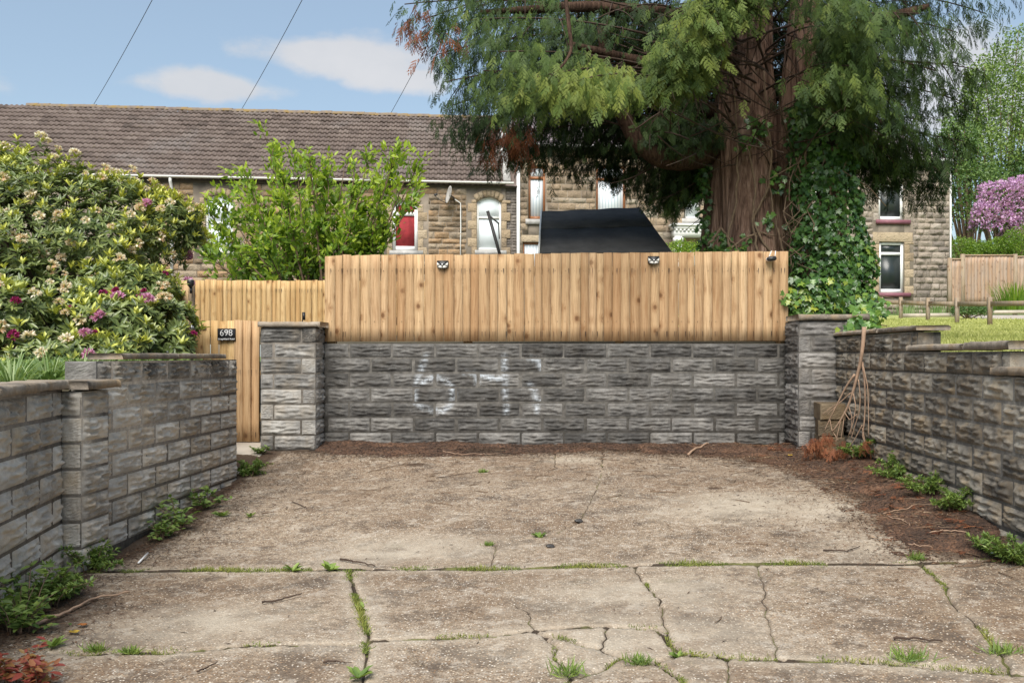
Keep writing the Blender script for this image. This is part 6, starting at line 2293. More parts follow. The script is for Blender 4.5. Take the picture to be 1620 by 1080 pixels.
rb2 = np.array([-4.6, 9.3, 1.1])
rho2 = empty('rhododendron', rb2, 0, 'low rhododendron with magenta and pink flowers just behind the left wall', 'shrub')
lob = []
for px, py, Y, rx, ry, rz in ((60, 540, 9.2, 0.62, 0.5, 0.42), (160, 530, 9.4, 0.62, 0.5, 0.42), (240, 520, 9.8, 0.42, 0.4, 0.42), (205, 470, 10.1, 0.5, 0.4, 0.38), (-20, 520, 8.8, 0.6, 0.5, 0.5), (120, 575, 8.5, 0.55, 0.35, 0.22), (262, 555, 9.6, 0.22, 0.3, 0.26)):
    c = at(px, py, Y)
    lob.append((c.x, c.y, c.z, rx, ry, rz))
P, Nn = lobe_points(lob, 1100)
P, Nn = P[P[:, 0] < -3.22], Nn[P[:, 0] < -3.22]
mb = MB()
rosettes(mb, P - rb2, Nn * 0.8 + np.array([0, -0.2, 0.4]), 9, (0.07, 0.12), 0.32, 0.36 + 0.2 * (rng.random(len(P)) - 0.5), 0.14)
top = rng.random(len(P)) < 0.22
rosettes(mb, P[top] + Nn[top] * 0.05 - rb2, np.tile([0.05, -0.1, 1.0], (top.sum(), 1)) + Nn[top] * 0.4, 8, (0.07, 0.11), 0.34, 0.85, 0.08, lift=(0.5, 1.2))
mb.obj('leaves', M['rhodo'], rho2, kind='stuff')
tm = MB()
twig_frame(tm, np.array([-4.6, 9.5, 1.0]) - rb2, P - rb2, 60, 0.02)
tm.obj('branches', M['darktwig'], rho2, kind='stuff')
vis = (Nn[:, 1] < 0.2)
put_blossoms(rho2, rb2, P[vis], Nn[vis], mag_m, 18, 'magenta_blossom', 0.5, 0.9)
put_blossoms(rho2, rb2, P[vis], Nn[vis], spent_m, 30, 'faded_blossom', 0.6, 0.95)
vis2 = vis & (P[:, 0] > -4.35)
put_blossoms(rho2, rb2, P[vis2], Nn[vis2], pink_m, 6, 'pink_blossom', 0.8, 1.15)


# ---- ornamental grass behind the near wall
def grass_clump(name, loc, n, hmin, hmax, arch, spread, mat, label, cat, group=None, w=0.006, tint=(0.2, 0.9)):
    o = empty(name, loc, 0, label, cat, group)
    mb = MB()
    for _ in range(n):
        a = rng.uniform(0, 6.28)
        h = rng.uniform(hmin, hmax)
        out = np.array([math.cos(a), math.sin(a), 0])
        r0 = out * rng.uniform(0, spread)
        k = arch * rng.uniform(0.3, 1.3)
        seg = 6
        t = np.linspace(0, 1, seg)
        C = r0 + np.outer(t, np.array([0, 0, 1.0])) * h * (1 - 0.35 * k * t[:, None] ** 2) + np.outer(t ** 2, out) * h * k
        C[:, 2] -= (t ** 4) * h * k * 0.25
        s = np.array([-out[1], out[0], 0]) * w
        wd = (1 - t ** 2)[:, None] * s + s * 0.1
        V = np.concatenate([C - wd, C + wd])
        mb.add(V, [(i, i + 1, seg + i + 1, seg + i) for i in range(seg - 1)], rng.uniform(*tint))
    mb.obj('blades', mat, o, kind='stuff')
    return o


for k, (px, py, Y, n, lb) in enumerate(((20, 615, 6.1, 130, 'arching pale ornamental grass clump at the far left behind the wall'), (80, 605, 6.6, 130, 'arching ornamental grass clump in the middle of the bed, beside the raised wall end'), (125, 600, 6.9, 70, 'smaller ornamental grass clump nearest the raised wall end'))):
    p = at(px, py, Y)
    grass_clump('ornamental_grass', (p.x, p.y, 0.98), n, 0.25, 0.5, 0.8, 0.07, M['grassy'], lb, 'ornamental grass', 'grass clumps behind the left wall', 0.0055, (0.25, 1.0))

n = 2600
Yg = rng.uniform(3.2, 8.7, n)
Xg = bed_edge(Yg) - 0.06 - rng.exponential(1.1, n)
Zg = np.where(Yg < 6.2, 0.98, 1.12) + 0.05 * (Yg - 6)
mb = MB()
for k in range(5):
    D = rdir(n, 0.1, 0.9)
    scatter(mb, LEAF_T, LEAF_F, np.stack([Xg + rng.normal(0, .03, n), Yg + rng.normal(0, .03, n), Zg], 1), D, np.tile([0, -0.2, 1.0], (n, 1)) + rng.normal(0, .3, (n, 3)), rng.uniform(0.04, 0.10, n), 0.028, rng.uniform(0.1, 0.8, n))
o = mb.obj('ground_cover', M['weed'], kind='stuff')
tag(o, 'low leafy ground cover growing in the bed behind the left wall', 'ground cover')

# ---- bright green small tree behind the rear fence
tb = np.array(at(505, 470, 16.0))
tb[2] = 1.8
gt = empty('small_tree', tb, 0, 'bright yellow-green young tree standing behind the pale left fence', 'tree')
lf = MB()
br = MB()
tips = [(425, 225), (440, 250), (395, 285), (370, 280), (360, 330), (340, 345), (325, 375), (330, 400), (380, 400), (360, 370), (420, 330), (450, 290), (470, 260), (490, 245), (500, 270), (520, 290), (545, 262), (560, 275), (580, 260), (600, 285), (620, 255), (640, 280), (625, 240), (655, 270), (650, 310), (600, 335), (480, 320), (440, 370), (500, 350), (540, 330), (410, 420), (560, 380), (570, 300), (590, 320), (470, 400), (350, 415), (590, 402), (450, 345), (520, 235), (400, 310), (385, 345), (425, 395)]
for (px, py) in tips:
    Yt = 16 + rng.normal(0, 0.55)
    E = np.array(at(px, py + 4, Yt)) - tb
    S = np.array([rng.normal(0, 0.08), rng.normal(0, 0.08), 0])
    m_ = S + (E - S) * 0.5 + np.array([(E[0] - S[0]) * 0.12, 0, -0.1 + rng.normal(0, .1)])
    P = bez(S, m_, E, 14)
    br.tube(P, np.linspace(0.03, 0.006, 14), 5)
    for _ in range(12):
        i = rng.integers(5, 14)
        d = (P[i] - P[i - 1])
        d = d / np.linalg.norm(d) + rng.normal(0, 0.55, 3) + np.array([0, 0, 0.35])
        L = rng.uniform(0.2, 0.42)
        d /= np.linalg.norm(d)
        q = P[i] + d * L
        br.tube([P[i], P[i] + d * L * 0.5, q], [0.007, 0.005, 0.003], 4)
        n = rng.integers(16, 26)
        t = rng.uniform(0.15, 1.05, n)
        Pp = P[i] + d * L * t[:, None] + rng.normal(0, 0.05, (n, 3))
        D = d * 0.7 + rng.normal(0, 0.6, (n, 3)) + np.array([0, 0, 0.25])
        Ls = rng.uniform(0.08, 0.15, n)
        scatter(lf, LEAF_T, LEAF_F, Pp, D, rng.normal(0, .6, (n, 3)) + np.array([0, -0.4, 0.8]), Ls, Ls * 0.42, np.clip(0.34 + 0.34 * (t > 0.7) + 0.25 * np.clip((Pp[:, 2] - 0.9) / 1.6, -1, 1) + rng.normal(0, 0.16, n), 0, 1))
lf.obj('leaves', M['bright'], gt, kind='stuff')
br.obj('branches', M['twig'], gt, kind='stuff')


# ---- trees and shrubs on the bank at the right
def leafy_tree(name, base, height, lobes, n, leaf, mat, label, cat, group=None, trunk_r=0.15, tint=(0.2, 0.9), fill=0.25):
    base = np.array(base, float)
    o = empty(name, base, 0, label, cat, group)
    P, Nn = lobe_points(lobes, n)
    mb = MB()
    nin = int(n * fill)
    ii = rng.choice(len(P), nin)
    cen = np.array([l[:3] for l in lobes])[rng.integers(len(lobes), size=nin)]
    Pin = cen + (P[ii] - cen) * rng.uniform(0.3, 0.9, (nin, 1))
    A = np.concatenate([P, Pin])
    m_ = len(A)
    for k in range(3):
        D = rdir(m_) + np.array([0, 0, -0.2])
        Ls = rng.uniform(0.6, 1.2, m_) * leaf
        scatter(mb, KITE_T, KITE_F, A + rng.normal(0, leaf * 0.6, (m_, 3)) - base, D, rng.normal(0, .7, (m_, 3)) + np.array([0, -0.5, 0.7]), Ls, Ls * 0.55, rng.uniform(tint[0], tint[1], m_))
    mb.obj('crown', mat, o, kind='stuff')
    tr = MB()
    for i in rng.choice(len(P), min(26, len(P)), replace=False):
        e = P[i] - base
        tr.tube(bez(np.array([rng.normal(0, trunk_r * .3), 0, 0]), np.array([e[0] * 0.25, e[1] * 0.25, e[2] * 0.55]), e, 9), np.linspace(trunk_r * 0.55, trunk_r * 0.06, 9), 6)
    tr.tube([(0, 0, -0.3), (0, 0, max(0.4, height * 0.25))], [trunk_r, trunk_r * 0.75], 10)
    tr.obj('trunk', M['twig'], o, smooth=True)
    return o


def lobes_px(lst):
    out = []
    for px, py, Y, rx, ry, rz in lst:
        c = at(px, py, Y)
        out.append((c.x, c.y, c.z, rx, ry, rz))
    return out


def base_px(px, Y, dz=0.0):
    return ((px - VX) * Y / F, Y, float(tz(Y)) + dz)


leafy_tree('broadleaf_tree', base_px(1585, 58, -1), 14, lobes_px([(1580, 170, 58, 2.4, 2, 2.8), (1610, 110, 59, 2.2, 2, 2.4), (1545, 250, 57, 1.8, 2, 2.2), (1600, 260, 57, 2.2, 2, 2.2), (1640, 180, 58, 2.5, 2, 3.5), (1560, 130, 60, 1.4, 1.4, 1.6), (1525, 200, 59, 1.4, 1.4, 2.0)]), 3600, 0.2, M['shrub'], 'tall airy pale green tree rising behind the purple rhododendron', 'tree', None, 0.25, (0.5, 1.0), 0.5)
leafy_tree('broadleaf_tree', base_px(1535, 50, -1), 8, lobes_px([(1530, 320, 50, 1.5, 1.5, 2.2), (1515, 250, 51, 1.3, 1.5, 2.2), (1555, 300, 51, 1.4, 1.4, 1.6), (1500, 300, 52, 1.2, 1.2, 2.2)]), 2400, 0.17, M['shrub'], 'dense mid green bush tree beside the end house corner', 'tree', None, 0.2, (0.25, 0.8), 0.3)
leafy_tree('broadleaf_tree', base_px(1620, 56, -1), 8, lobes_px([(1610, 300, 56, 2.2, 2, 1.8), (1650, 280, 56, 2.6, 2, 2.2)]), 1500, 0.2, M['shrub'], 'dark green tree top above the purple rhododendron', 'tree', None, 0.2, (0.1, 0.6), 0.3)
b_ = base_px(1600, 46, 0)
pr = leafy_tree('rhododendron', b_, 3, lobes_px([(1598, 332, 46, 1.7, 1.2, 1.35), (1566, 350, 45.5, 1.0, 0.9, 0.85), (1640, 330, 46, 1.6, 1.2, 1.7), (1620, 365, 45.5, 1.2, 0.9, 0.7)]), 1500, 0.13, M['shrub'], 'large rhododendron covered in mauve flowers on the bank beyond the far fence', 'shrub', None, 0.12, (0.3, 0.9), 0.3)
P, Nn = lobe_points(lobes_px([(1598, 332, 46, 1.75, 1.25, 1.4), (1568, 350, 45.5, 1.02, 0.95, 0.88), (1640, 330, 46, 1.65, 1.25, 1.75), (1620, 365, 45.5, 1.22, 0.95, 0.72)]), 1700)
P, Nn = P[Nn[:, 1] < 0.4], Nn[Nn[:, 1] < 0.4]
mb = MB()
for k in range(9):
    D = Nn + rng.normal(0, .7, Nn.shape)
    scatter(mb, KITE_T, KITE_F, P + Nn * 0.03 + rng.normal(0, 0.05, P.shape) - np.array(b_), D, rng.normal(0, 1, P.shape), 0.12, 0.10, rng.random(len(P)))
mb.obj('blossoms', M['mauve'], pr, kind='stuff')
for k, (px, py, Y, rx, rz, lb) in enumerate(((1520, 395, 43.5, 0.75, 0.6, 'rounded bright green bush nearest the end house, behind the far fence'), (1548, 398, 44, 0.7, 0.5, 'bright green bush in the middle of the bank behind the far fence'), (1578, 395, 43.5, 0.7, 0.55, 'low bright green bush under the purple rhododendron'), (1608, 385, 43, 0.75, 0.75, 'rounded green bush at the right edge behind the far fence'))):
    leafy_tree('bush', base_px(px, Y, 0.3), 1.4, lobes_px([(px, py, Y, rx, 0.7, rz), (px + 8, py + 12, Y, rx, 0.7, rz)]), 700, 0.09, M['bright'], lb, 'bush', 'bushes along the bank', 0.05, (0.15, 0.65), 0.3)
pb_ = base_px(1085, 36.5, 0)
leafy_tree('bush', pb_, 1.2, lobes_px([(1075, 398, 36.5, 0.55, 0.5, 0.45), (1098, 400, 36.5, 0.5, 0.5, 0.4)]), 420, 0.09, M['bright'], 'light green bush below the white porch, just over the fence', 'bush', None, 0.05, (0.2, 0.8), 0.3)

# far timber fence
fy = 36.5
ff = empty('board_fence', (0, fy, 0), 0, 'weathered reddish brown board fence beyond the lawn, beside the end house', 'fence')
seg = [(1504, 1521, 411, 478), (1524, 1604, 405, 476), (1607, 1660, 407, 480)]
for k, (a, c, t_, bm) in enumerate(seg):
    fence_run(ff, (a - VX) * fy / F, (c - VX) * fy / F, 0.135, CZ + (HY - bm) * fy / F - 0.15, CZ + (HY - bm) * fy / F - 0.15, CZ + (HY - t_) * fy / F, CZ + (HY - t_ + 1) * fy / F, M['wood_old'], seed=50 + k, jitter=0.01, t=0.03)
    MB().box(((a - VX) * fy / F, -0.06, CZ + (HY - t_) * fy / F), ((c - VX) * fy / F, 0.03, CZ + (HY - t_) * fy / F + 0.05)).obj('capping', M['wood_old'], ff)
for px, t_ in ((1502, 408), (1522.5, 402), (1605.5, 402)):
    x = (px - VX) * fy / F
    MB().box((x - 0.07, -0.08, 2.6), (x + 0.07, 0.06, CZ + (HY - t_) * fy / F)).obj('post', M['wood_post'], ff)

# low post and rail fence at the lawn's far edge
prf = empty('post_and_rail_fence', (0, 0, 0), 0, 'low weathered post and rail fence along the far edge of the lawn', 'fence')
PO = [(1394, 470, 494, 33.0), (1425, 470, 503, 31.2), (1468, 471, 506, 29.4), (1514, 471, 508, 27.7), (1566, 470, 514, 25.8), (1640, 468, 522, 23.6)]
tops = []
for px, t_, b2, Y in PO:
    p = at(px, t_, Y)
    q = at(px, b2, Y)
    MB().box((p.x - 0.05, Y - 0.05, float(tz(Y)) - 0.2), (p.x + 0.05, Y + 0.05, p.z)).obj('post', M['wood_post'], prf)
    tops.append(p)
for a, c in zip(tops[:-1], tops[1:]):
    d = Vector((0, 0.075, -0.17))
    MB().bar(a + d, c + d, 0.04, 0.13).obj('rail', M['wood_post'], prf)
# low boards edging the border behind it
for px0, px1, py, Y, lb in ((1428, 1512, 499, 31.5, 'pale timber edging board between the fence posts, in front of the lavender'), (1545, 1660, 494, 33.0, 'long grey kerb beside the pale path at the right')):
    a, c = at(px0, py, Y), at(px1, py - 1, Y)
    o = MB().bar(a, c, 0.08, 0.12).obj('edging_board', M['path'])
    tag(o, lb, 'edging')
sheet('path', np.linspace(13.0, 40, 12), np.linspace(30.2, 32.6, 4), lambda X, Y: tz(Y) - 0.028 + 0 * X, M['path'], amp=0.01)
p = at(1530, 492, 30.5)
leafy_tree('bush', (p.x, p.y, float(tz(30.5)) - 0.1), 0.4, [(p.x, p.y, p.z, 0.55, 0.4, 0.16), (p.x + 0.4, p.y, p.z - 0.02, 0.4, 0.3, 0.14)], 420, 0.07, M['shrub'], 'low spreading dark green bush between two rail posts', 'bush', None, 0.03, (0.1, 0.6), 0.3)
for k, (px, py, Y, n, h, lb) in enumerate(((1435, 497, 34.0, 120, 0.55, 'grey-green lavender clump under the end house wall, left of two'), (1480, 496, 34.0, 140, 0.5, 'grey-green lavender clump under the end house wall, right of two'))):
    p = at(px, py, Y)
    grass_clump('lavender', (p.x, p.y, float(tz(Y)) - 0.05), n, h * 0.6, h, 0.35, 0.5, M['grassy'], lb, 'plant', 'clumps under the end house', 0.012)
p = at(1608, 480, 35.0)
grass_clump('tall_grass', (p.x, p.y, float(tz(35.0)) + 0.1), 420, 0.6, 1.3, 0.35, 0.85, M['bright'], 'tall bright green grass clump against the far board fence', 'plant', None, 0.014, (0.2, 0.7))

# lawn blades (stuff)
n = 60000
Yb = rng.uniform(0, 1, n) ** 1.35 * 23 + 7.0
pxb = rng.uniform(1335, 1690, n)
Xb = (pxb - VX) * Yb / F
k = Xb > 2.93
Xb, Yb = Xb[k], Yb[k]
n = len(Xb)
Pb = np.stack([Xb, Yb, tz(Yb) - 0.05], 1)
mb = MB()
pat = np.array([mnoise.noise((x * 0.9, y * 0.6, 4.4)) for x, y in zip(Xb, Yb)])
scatter(mb, KITE_T, KITE_F, Pb, np.stack([rng.normal(0, .5, n), rng.normal(0, .5, n), np.ones(n)], 1), rng.normal(0, 1, (n, 3)) + np.array([0, -0.6, 0.4]), rng.uniform(0.04, 0.11, n), 0.012 + 0.0006 * Yb, np.clip(0.5 + 0.35 * pat + rng.normal(0, .15, n), 0, 1))
n = 45000
Yb = rng.uniform(3.5, 30, n)
Xb = 2.95 + rng.uniform(0, 1, n) ** 1.3 * (4 + Yb * 0.62)
scatter(mb, KITE_T, KITE_F, np.stack([Xb, Yb, tz(Yb) - 0.05], 1), np.stack([rng.normal(0, .5, n), rng.normal(0, .5, n), np.ones(n)], 1), rng.normal(0, 1, (n, 3)) + np.array([0, -0.6, 0.4]), rng.uniform(0.04, 0.10, n), 0.012 + 0.0006 * Yb, np.clip(0.5 + rng.normal(0, .2, n), 0, 1))
o = mb.obj('grass', M['lawnblade'], kind='stuff')
tag(o, 'short bright yellow-green grass of the lawn', 'grass')


# ------------------------------------------------------------------ litter, twigs and weeds on the drive
# needle litter drift: a shallow mound against the walls
selv = np.clip((sd_l + 0.05) / 0.35, 0, 1)
hgt = np.clip(sd_l / 0.6, 0, 1) * (0.045 + 0.03 * nC) + 0.012 * nB + 0.010 * (hx - 0.5) - 0.008 + np.where(sd_l > 0.1, 0.004, 0) + 0.05 * np.clip(1 - (2.72 - XX) / 0.5, 0, 1) * (selv > 0) * np.clip((YY - 5) / 1, 0, 1)
hgt = hgt - 0.09 * np.clip((-0.02 - nB - 0.8 * nC) * 3.0, 0, 1) * np.clip((0.5 - sd_l) / 0.25, 0, 1)      # bare patches near the edge
cellsel = (sd_l[:-1, :-1] > -0.10) & (XX[:-1, :-1] < 2.715) & (YY[:-1, :-1] < 10.265) & (XX[:-1, :-1] > -2.52)
q = QA[cellsel]
uu, inv = np.unique(q.ravel(), return_inverse=True)
V = VV[uu].copy()
V[:, 2] += hgt.ravel()[uu] + 0.003
o = MB().add(V, inv.reshape(-1, 4)).obj('needle_litter', M['litter'], smooth=True, kind='stuff')
tag(o, 'drift of dark brown needles and soil washed against the back and right walls', 'litter')
# loose needles and bark flakes
n = 34000
ci = rng.integers(0, cellsel.sum(), n)
ii, jj = np.nonzero(cellsel)
X0 = gx[jj[ci]] + rng.uniform(0, RES, n)
Y0 = gy[ii[ci]] + rng.uniform(0, RES, n)
stray = rng.random(n) < 0.24
X0 = np.where(stray, X0 - rng.exponential(0.33, n), X0)
Y0 = np.where(stray, Y0 - rng.exponential(0.2, n), Y0)
Y0 = np.minimum(Y0, 10.22)
# dark strip along the left wall too
nl = 5200
Yl = rng.uniform(4.2, 8.8, nl)
Xl = np.interp(Yl, [2.9, 5.0, 5.85, 6.2, 8.9], [-2.40, -2.80, -2.95, -2.9, -2.93]) + rng.exponential(0.20, nl) + 0.03
X0, Y0 = np.concatenate([X0, Xl]), np.concatenate([Y0, Yl])
nn_ = 5000      # thin scatter over the whole drive
X0, Y0 = np.concatenate([X0, rng.uniform(-2.8, 2.6, nn_)]), np.concatenate([Y0, 10.2 - rng.exponential(1.6, nn_)])
Y0 = np.clip(Y0, 3.2, 10.22)
ix = np.clip(((X0 - gx[0]) / RES).astype(int), 0, nx - 2)
iy = np.clip(((Y0 - gy[0]) / RES).astype(int), 0, ny - 2)
Zb = ZZ[iy, ix] + np.maximum(hgt[iy, ix], 0) * cellsel[iy, ix] + 0.006
n = len(X0)
a = rng.uniform(0, 6.28, n)
mb = MB()
clump = np.array([mnoise.noise((x * 2.2, y * 2.2, 8.0)) for x, y in zip(X0, Y0)])
right = np.clip((X0 - 0.8) / 1.5, 0, 1)
scatter(mb, KITE_T, KITE_F, np.stack([X0, Y0, Zb], 1), np.stack([np.cos(a), np.sin(a), rng.normal(0, .18, n)], 1), np.stack([rng.normal(0, .3, n), rng.normal(0, .3, n), np.ones(n)], 1),
        rng.uniform(0.012, 0.06, n), rng.uniform(0.002, 0.0065, n), np.clip(0.33 + 0.35 * clump + 0.25 * right + rng.normal(0, .2, n), 0, 1))
o = mb.obj('fallen_needles', M['needle'], kind='stuff')
tag(o, 'loose dead needles and bark flakes scattered over the concrete', 'litter')


def zat(x, y):
    i, j = int(np.clip((y - gy[0]) / RES, 0, ny - 1)), int(np.clip((x - gx[0]) / RES, 0, nx - 1))
    return float(ZZ[i, j] + (max(0.0, hgt[i, j]) if cellsel[min(i, ny - 2), min(j, nx - 2)] else 0))


# larger sticks: things
def stick(pts, r, mat, label, lift=0.008, name='stick', group='fallen sticks on the drive'):
    W = [G(*p) for p in pts]
    P = []
    for i in range(len(W) - 1):
        for t in np.linspace(0, 1, 6, endpoint=False):
            q = lerp(W[i], W[i + 1], t)
            P.append((q.x, q.y, zat(q.x, q.y) + r + lift))
    q = W[-1]
    P.append((q.x, q.y, zat(q.x, q.y) + r + lift))
    P = np.array(P) + rng.normal(0, r * 0.35, (len(P), 3))
    c = P.mean(0)
    o = MB().tube(P - c, np.linspace(r, r * 0.5, len(P)), 7, rough=0.08).obj(name, M[mat], loc=c, smooth=True)
    tag(o, label, 'stick', group)
    return o


stick([(40, 996), (100, 975), (150, 950), (205, 940)], 0.009, 'palestem', 'long pale stick lying among the weeds by the near left wall')
stick([(414, 957), (445, 953), (478, 944)], 0.006, 'darktwig', 'short dark stick alone on the left near slab')
stick([(538, 887), (560, 890), (594, 898)], 0.007, 'darktwig', 'dark stick lying on the main joint beside a dandelion')
stick([(1088, 720), (1125, 705), (1160, 699), (1200, 696)], 0.012, 'palestem', 'thick pale fallen branch across the needle drift at the back right')
stick([(1198, 697), (1235, 690), (1275, 697), (1300, 700)], 0.008, 'palestem', 'pale branch piece continuing towards the stacked blocks')
stick([(1414, 1014), (1450, 1015), (1492, 1018)], 0.006, 'darktwig', 'short dark stick on the right near slab')
stick([(1470, 853), (1500, 855), (1530, 859)], 0.006, 'palestem', 'pale broken stick with a reddish end on the dark litter by the right wall')
stick([(1370, 720), (1345, 712), (1308, 714)], 0.006, 'palestem', 'thin pale twig at the foot of the dead branch')
stick([(1397, 815), (1425, 808), (1450, 806)], 0.004, 'palestem', 'thin straight pale twig in the middle of the right litter')
stick([(1405, 822), (1430, 830), (1440, 838)], 0.004, 'palestem', 'thin bent pale twig below the straight one in the litter')
stick([(1437, 863), (1455, 866), (1480, 868)], 0.004, 'palestem', 'thin pale twig near the lower edge of the right litter')
stick([(1302, 872), (1340, 873), (1360, 866)], 0.005, 'darktwig', 'dark curved twig on the pale concrete above the joint at right')
stick([(462, 795), (475, 800), (486, 806)], 0.004, 'darktwig', 'small dark bent twig on the left of the upper slab')
stick([(465, 808), (478, 805), (484, 803)], 0.003, 'darktwig', 'smallest dark twig just below the bent one')
stick([(580, 748), (610, 741), (640, 735)], 0.004, 'twig', 'thin curved twig on the brown concrete below the graffiti')
stick([(690, 757), (720, 752), (760, 745)], 0.004, 'darktwig', 'thin dark twig left of the small weed near the back wall')
stick([(312, 1068), (330, 1060), (345, 1052)], 0.004, 'darktwig', 'thin dark twig on the nearest left slab')
stick([(512, 1050), (535, 1049), (556, 1052)], 0.004, 'darktwig', 'thin dark twig beside the mossy vertical joint')
stick([(700, 716), (730, 722), (790, 718)], 0.005, 'palestem', 'pale twig along the foot of the back wall')
# tiny twigs: many
mb = MB()
for _ in range(260):
    x, y = rng.uniform(-2.6, 2.5), 10.1 - rng.exponential(1.0)
    if rng.random() < 0.5:
        y = rng.uniform(5.4, 9.4)
        x = 2.65 - rng.exponential(0.45)
    y = max(y, 3.6)
    a, L = rng.uniform(0, 6.28), rng.uniform(0.06, 0.22)
    z = zat(x, y) + 0.008
    d = np.array([math.cos(a), math.sin(a), 0])
    q = np.array([x, y, z])
    P = bez(q, q + d * L * 0.5 + rng.normal(0, 0.02, 3) * np.array([1, 1, .3]), q + d * L, 6)
    P[:, 2] = np.maximum(P[:, 2], z - 0.004)
    if P[:, 0].max() > 2.68 or P[:, 1].max() > 10.22: continue
    mb.tube(P, np.linspace(0.0035, 0.0018, 6), 4, rng.random())
o = mb.obj('fallen_twigs', M['twig'], kind='stuff')
tag(o, 'thin fallen twigs scattered in the needle litter', 'litter')

# litter items
q0, q1 = G(219, 893), G(234, 880)
o = MB().tube([(0, 0, 0), (q1.x - q0.x, q1.y - q0.y, 0.012)], 0.006, 8).obj('paper_straw', M['white'], loc=(q0.x, q0.y, zat(q0.x, q0.y) + 0.012), smooth=True)
tag(o, 'thin white stick lying on the concrete near the left pier', 'litter')


def scrap(px, py, s, mat, name, label, cat='litter', flat=0.35):
    q = G(px, py)
    n_ = 5
    X, Y = np.meshgrid(np.linspace(-1, 1, n_), np.linspace(-1, 1, n_))
    Z = flat * rng.random(X.shape)
    V = np.stack([X * s + rng.normal(0, s * .15, X.shape), Y * s * 0.7 + rng.normal(0, s * .1, X.shape), Z * s + s * 0.08], -1).reshape(-1, 3)
    V2 = V - np.array([0, 0, 0.0015])
    i, j = np.meshgrid(np.arange(n_ - 1), np.arange(n_ - 1), indexing='ij')
    Q = np.stack([i * n_ + j, i * n_ + j + 1, (i + 1) * n_ + j + 1, (i + 1) * n_ + j], -1).reshape(-1, 4)
    o = MB().add(V, Q).add(V2, Q[:, ::-1]).obj(name, M[mat], loc=(q.x, q.y, zat(q.x, q.y) + 0.012))
    tag(o, label, cat)


scrap(1201, 706, 0.045, 'green_plastic', 'sweet_wrapper', 'crumpled bright green wrapper in the needles by the back right corner')
scrap(991, 700, 0.03, 'pink_plastic', 'sweet_wrapper', 'small pink scrap at the foot of the back wall')
scrap(1583, 884, 0.06, 'blue_plastic', 'sweet_wrapper', 'crumpled pale blue wrapper at the foot of the near right wall')
for px, py, m_, lb in ((1258, 705, 'yellowleaf', 'yellow fallen leaf right of the stacked blocks'), (1250, 727, 'yellowleaf', 'pale yellow fallen leaf on the edge of the needle drift'), (1230, 703, 'orangeleaf', 'orange fallen leaf near the weed under the pillar'), (895, 704, 'yellowleaf', 'yellow fallen leaf at the middle of the back wall foot'), (60, 1026, 'orangeleaf', 'orange leaf among the weeds in the near left corner'), (117, 1001, 'yellowleaf', 'yellow-green fallen leaf below the long pale stick'), (130, 990, 'orangeleaf', 'curled brown leaf beside the long pale stick')):
    scrap(px, py, 0.022, m_, 'fallen_leaf', lb, 'leaf', 0.3)
for px, py, s, lb in ((916, 824, 0.032, 'small black stone on the crack in the upper slab'), (871, 866, 0.03, 'small dark stone below the green weed on the crack')):
    q = G(px, py)
    d = rdir(60)
    mb = MB()
    me = bpy.data.meshes.new('stone_chip')
    import bmesh
    bm = bmesh.new()
    bmesh.ops.create_icosphere(bm, subdivisions=2, radius=s)
    for v in bm.verts:
        v.co *= 1 + 0.35 * mnoise.noise(v.co * 40)
        v.co.z *= 0.45
    bm.to_mesh(me)
    bm.free()
    me.materials.append(M['blackmetal'])
    o = link('stone_chip', me, None, (q.x, q.y, zat(q.x, q.y) + s * 0.25))
    tag(o, lb, 'stone')


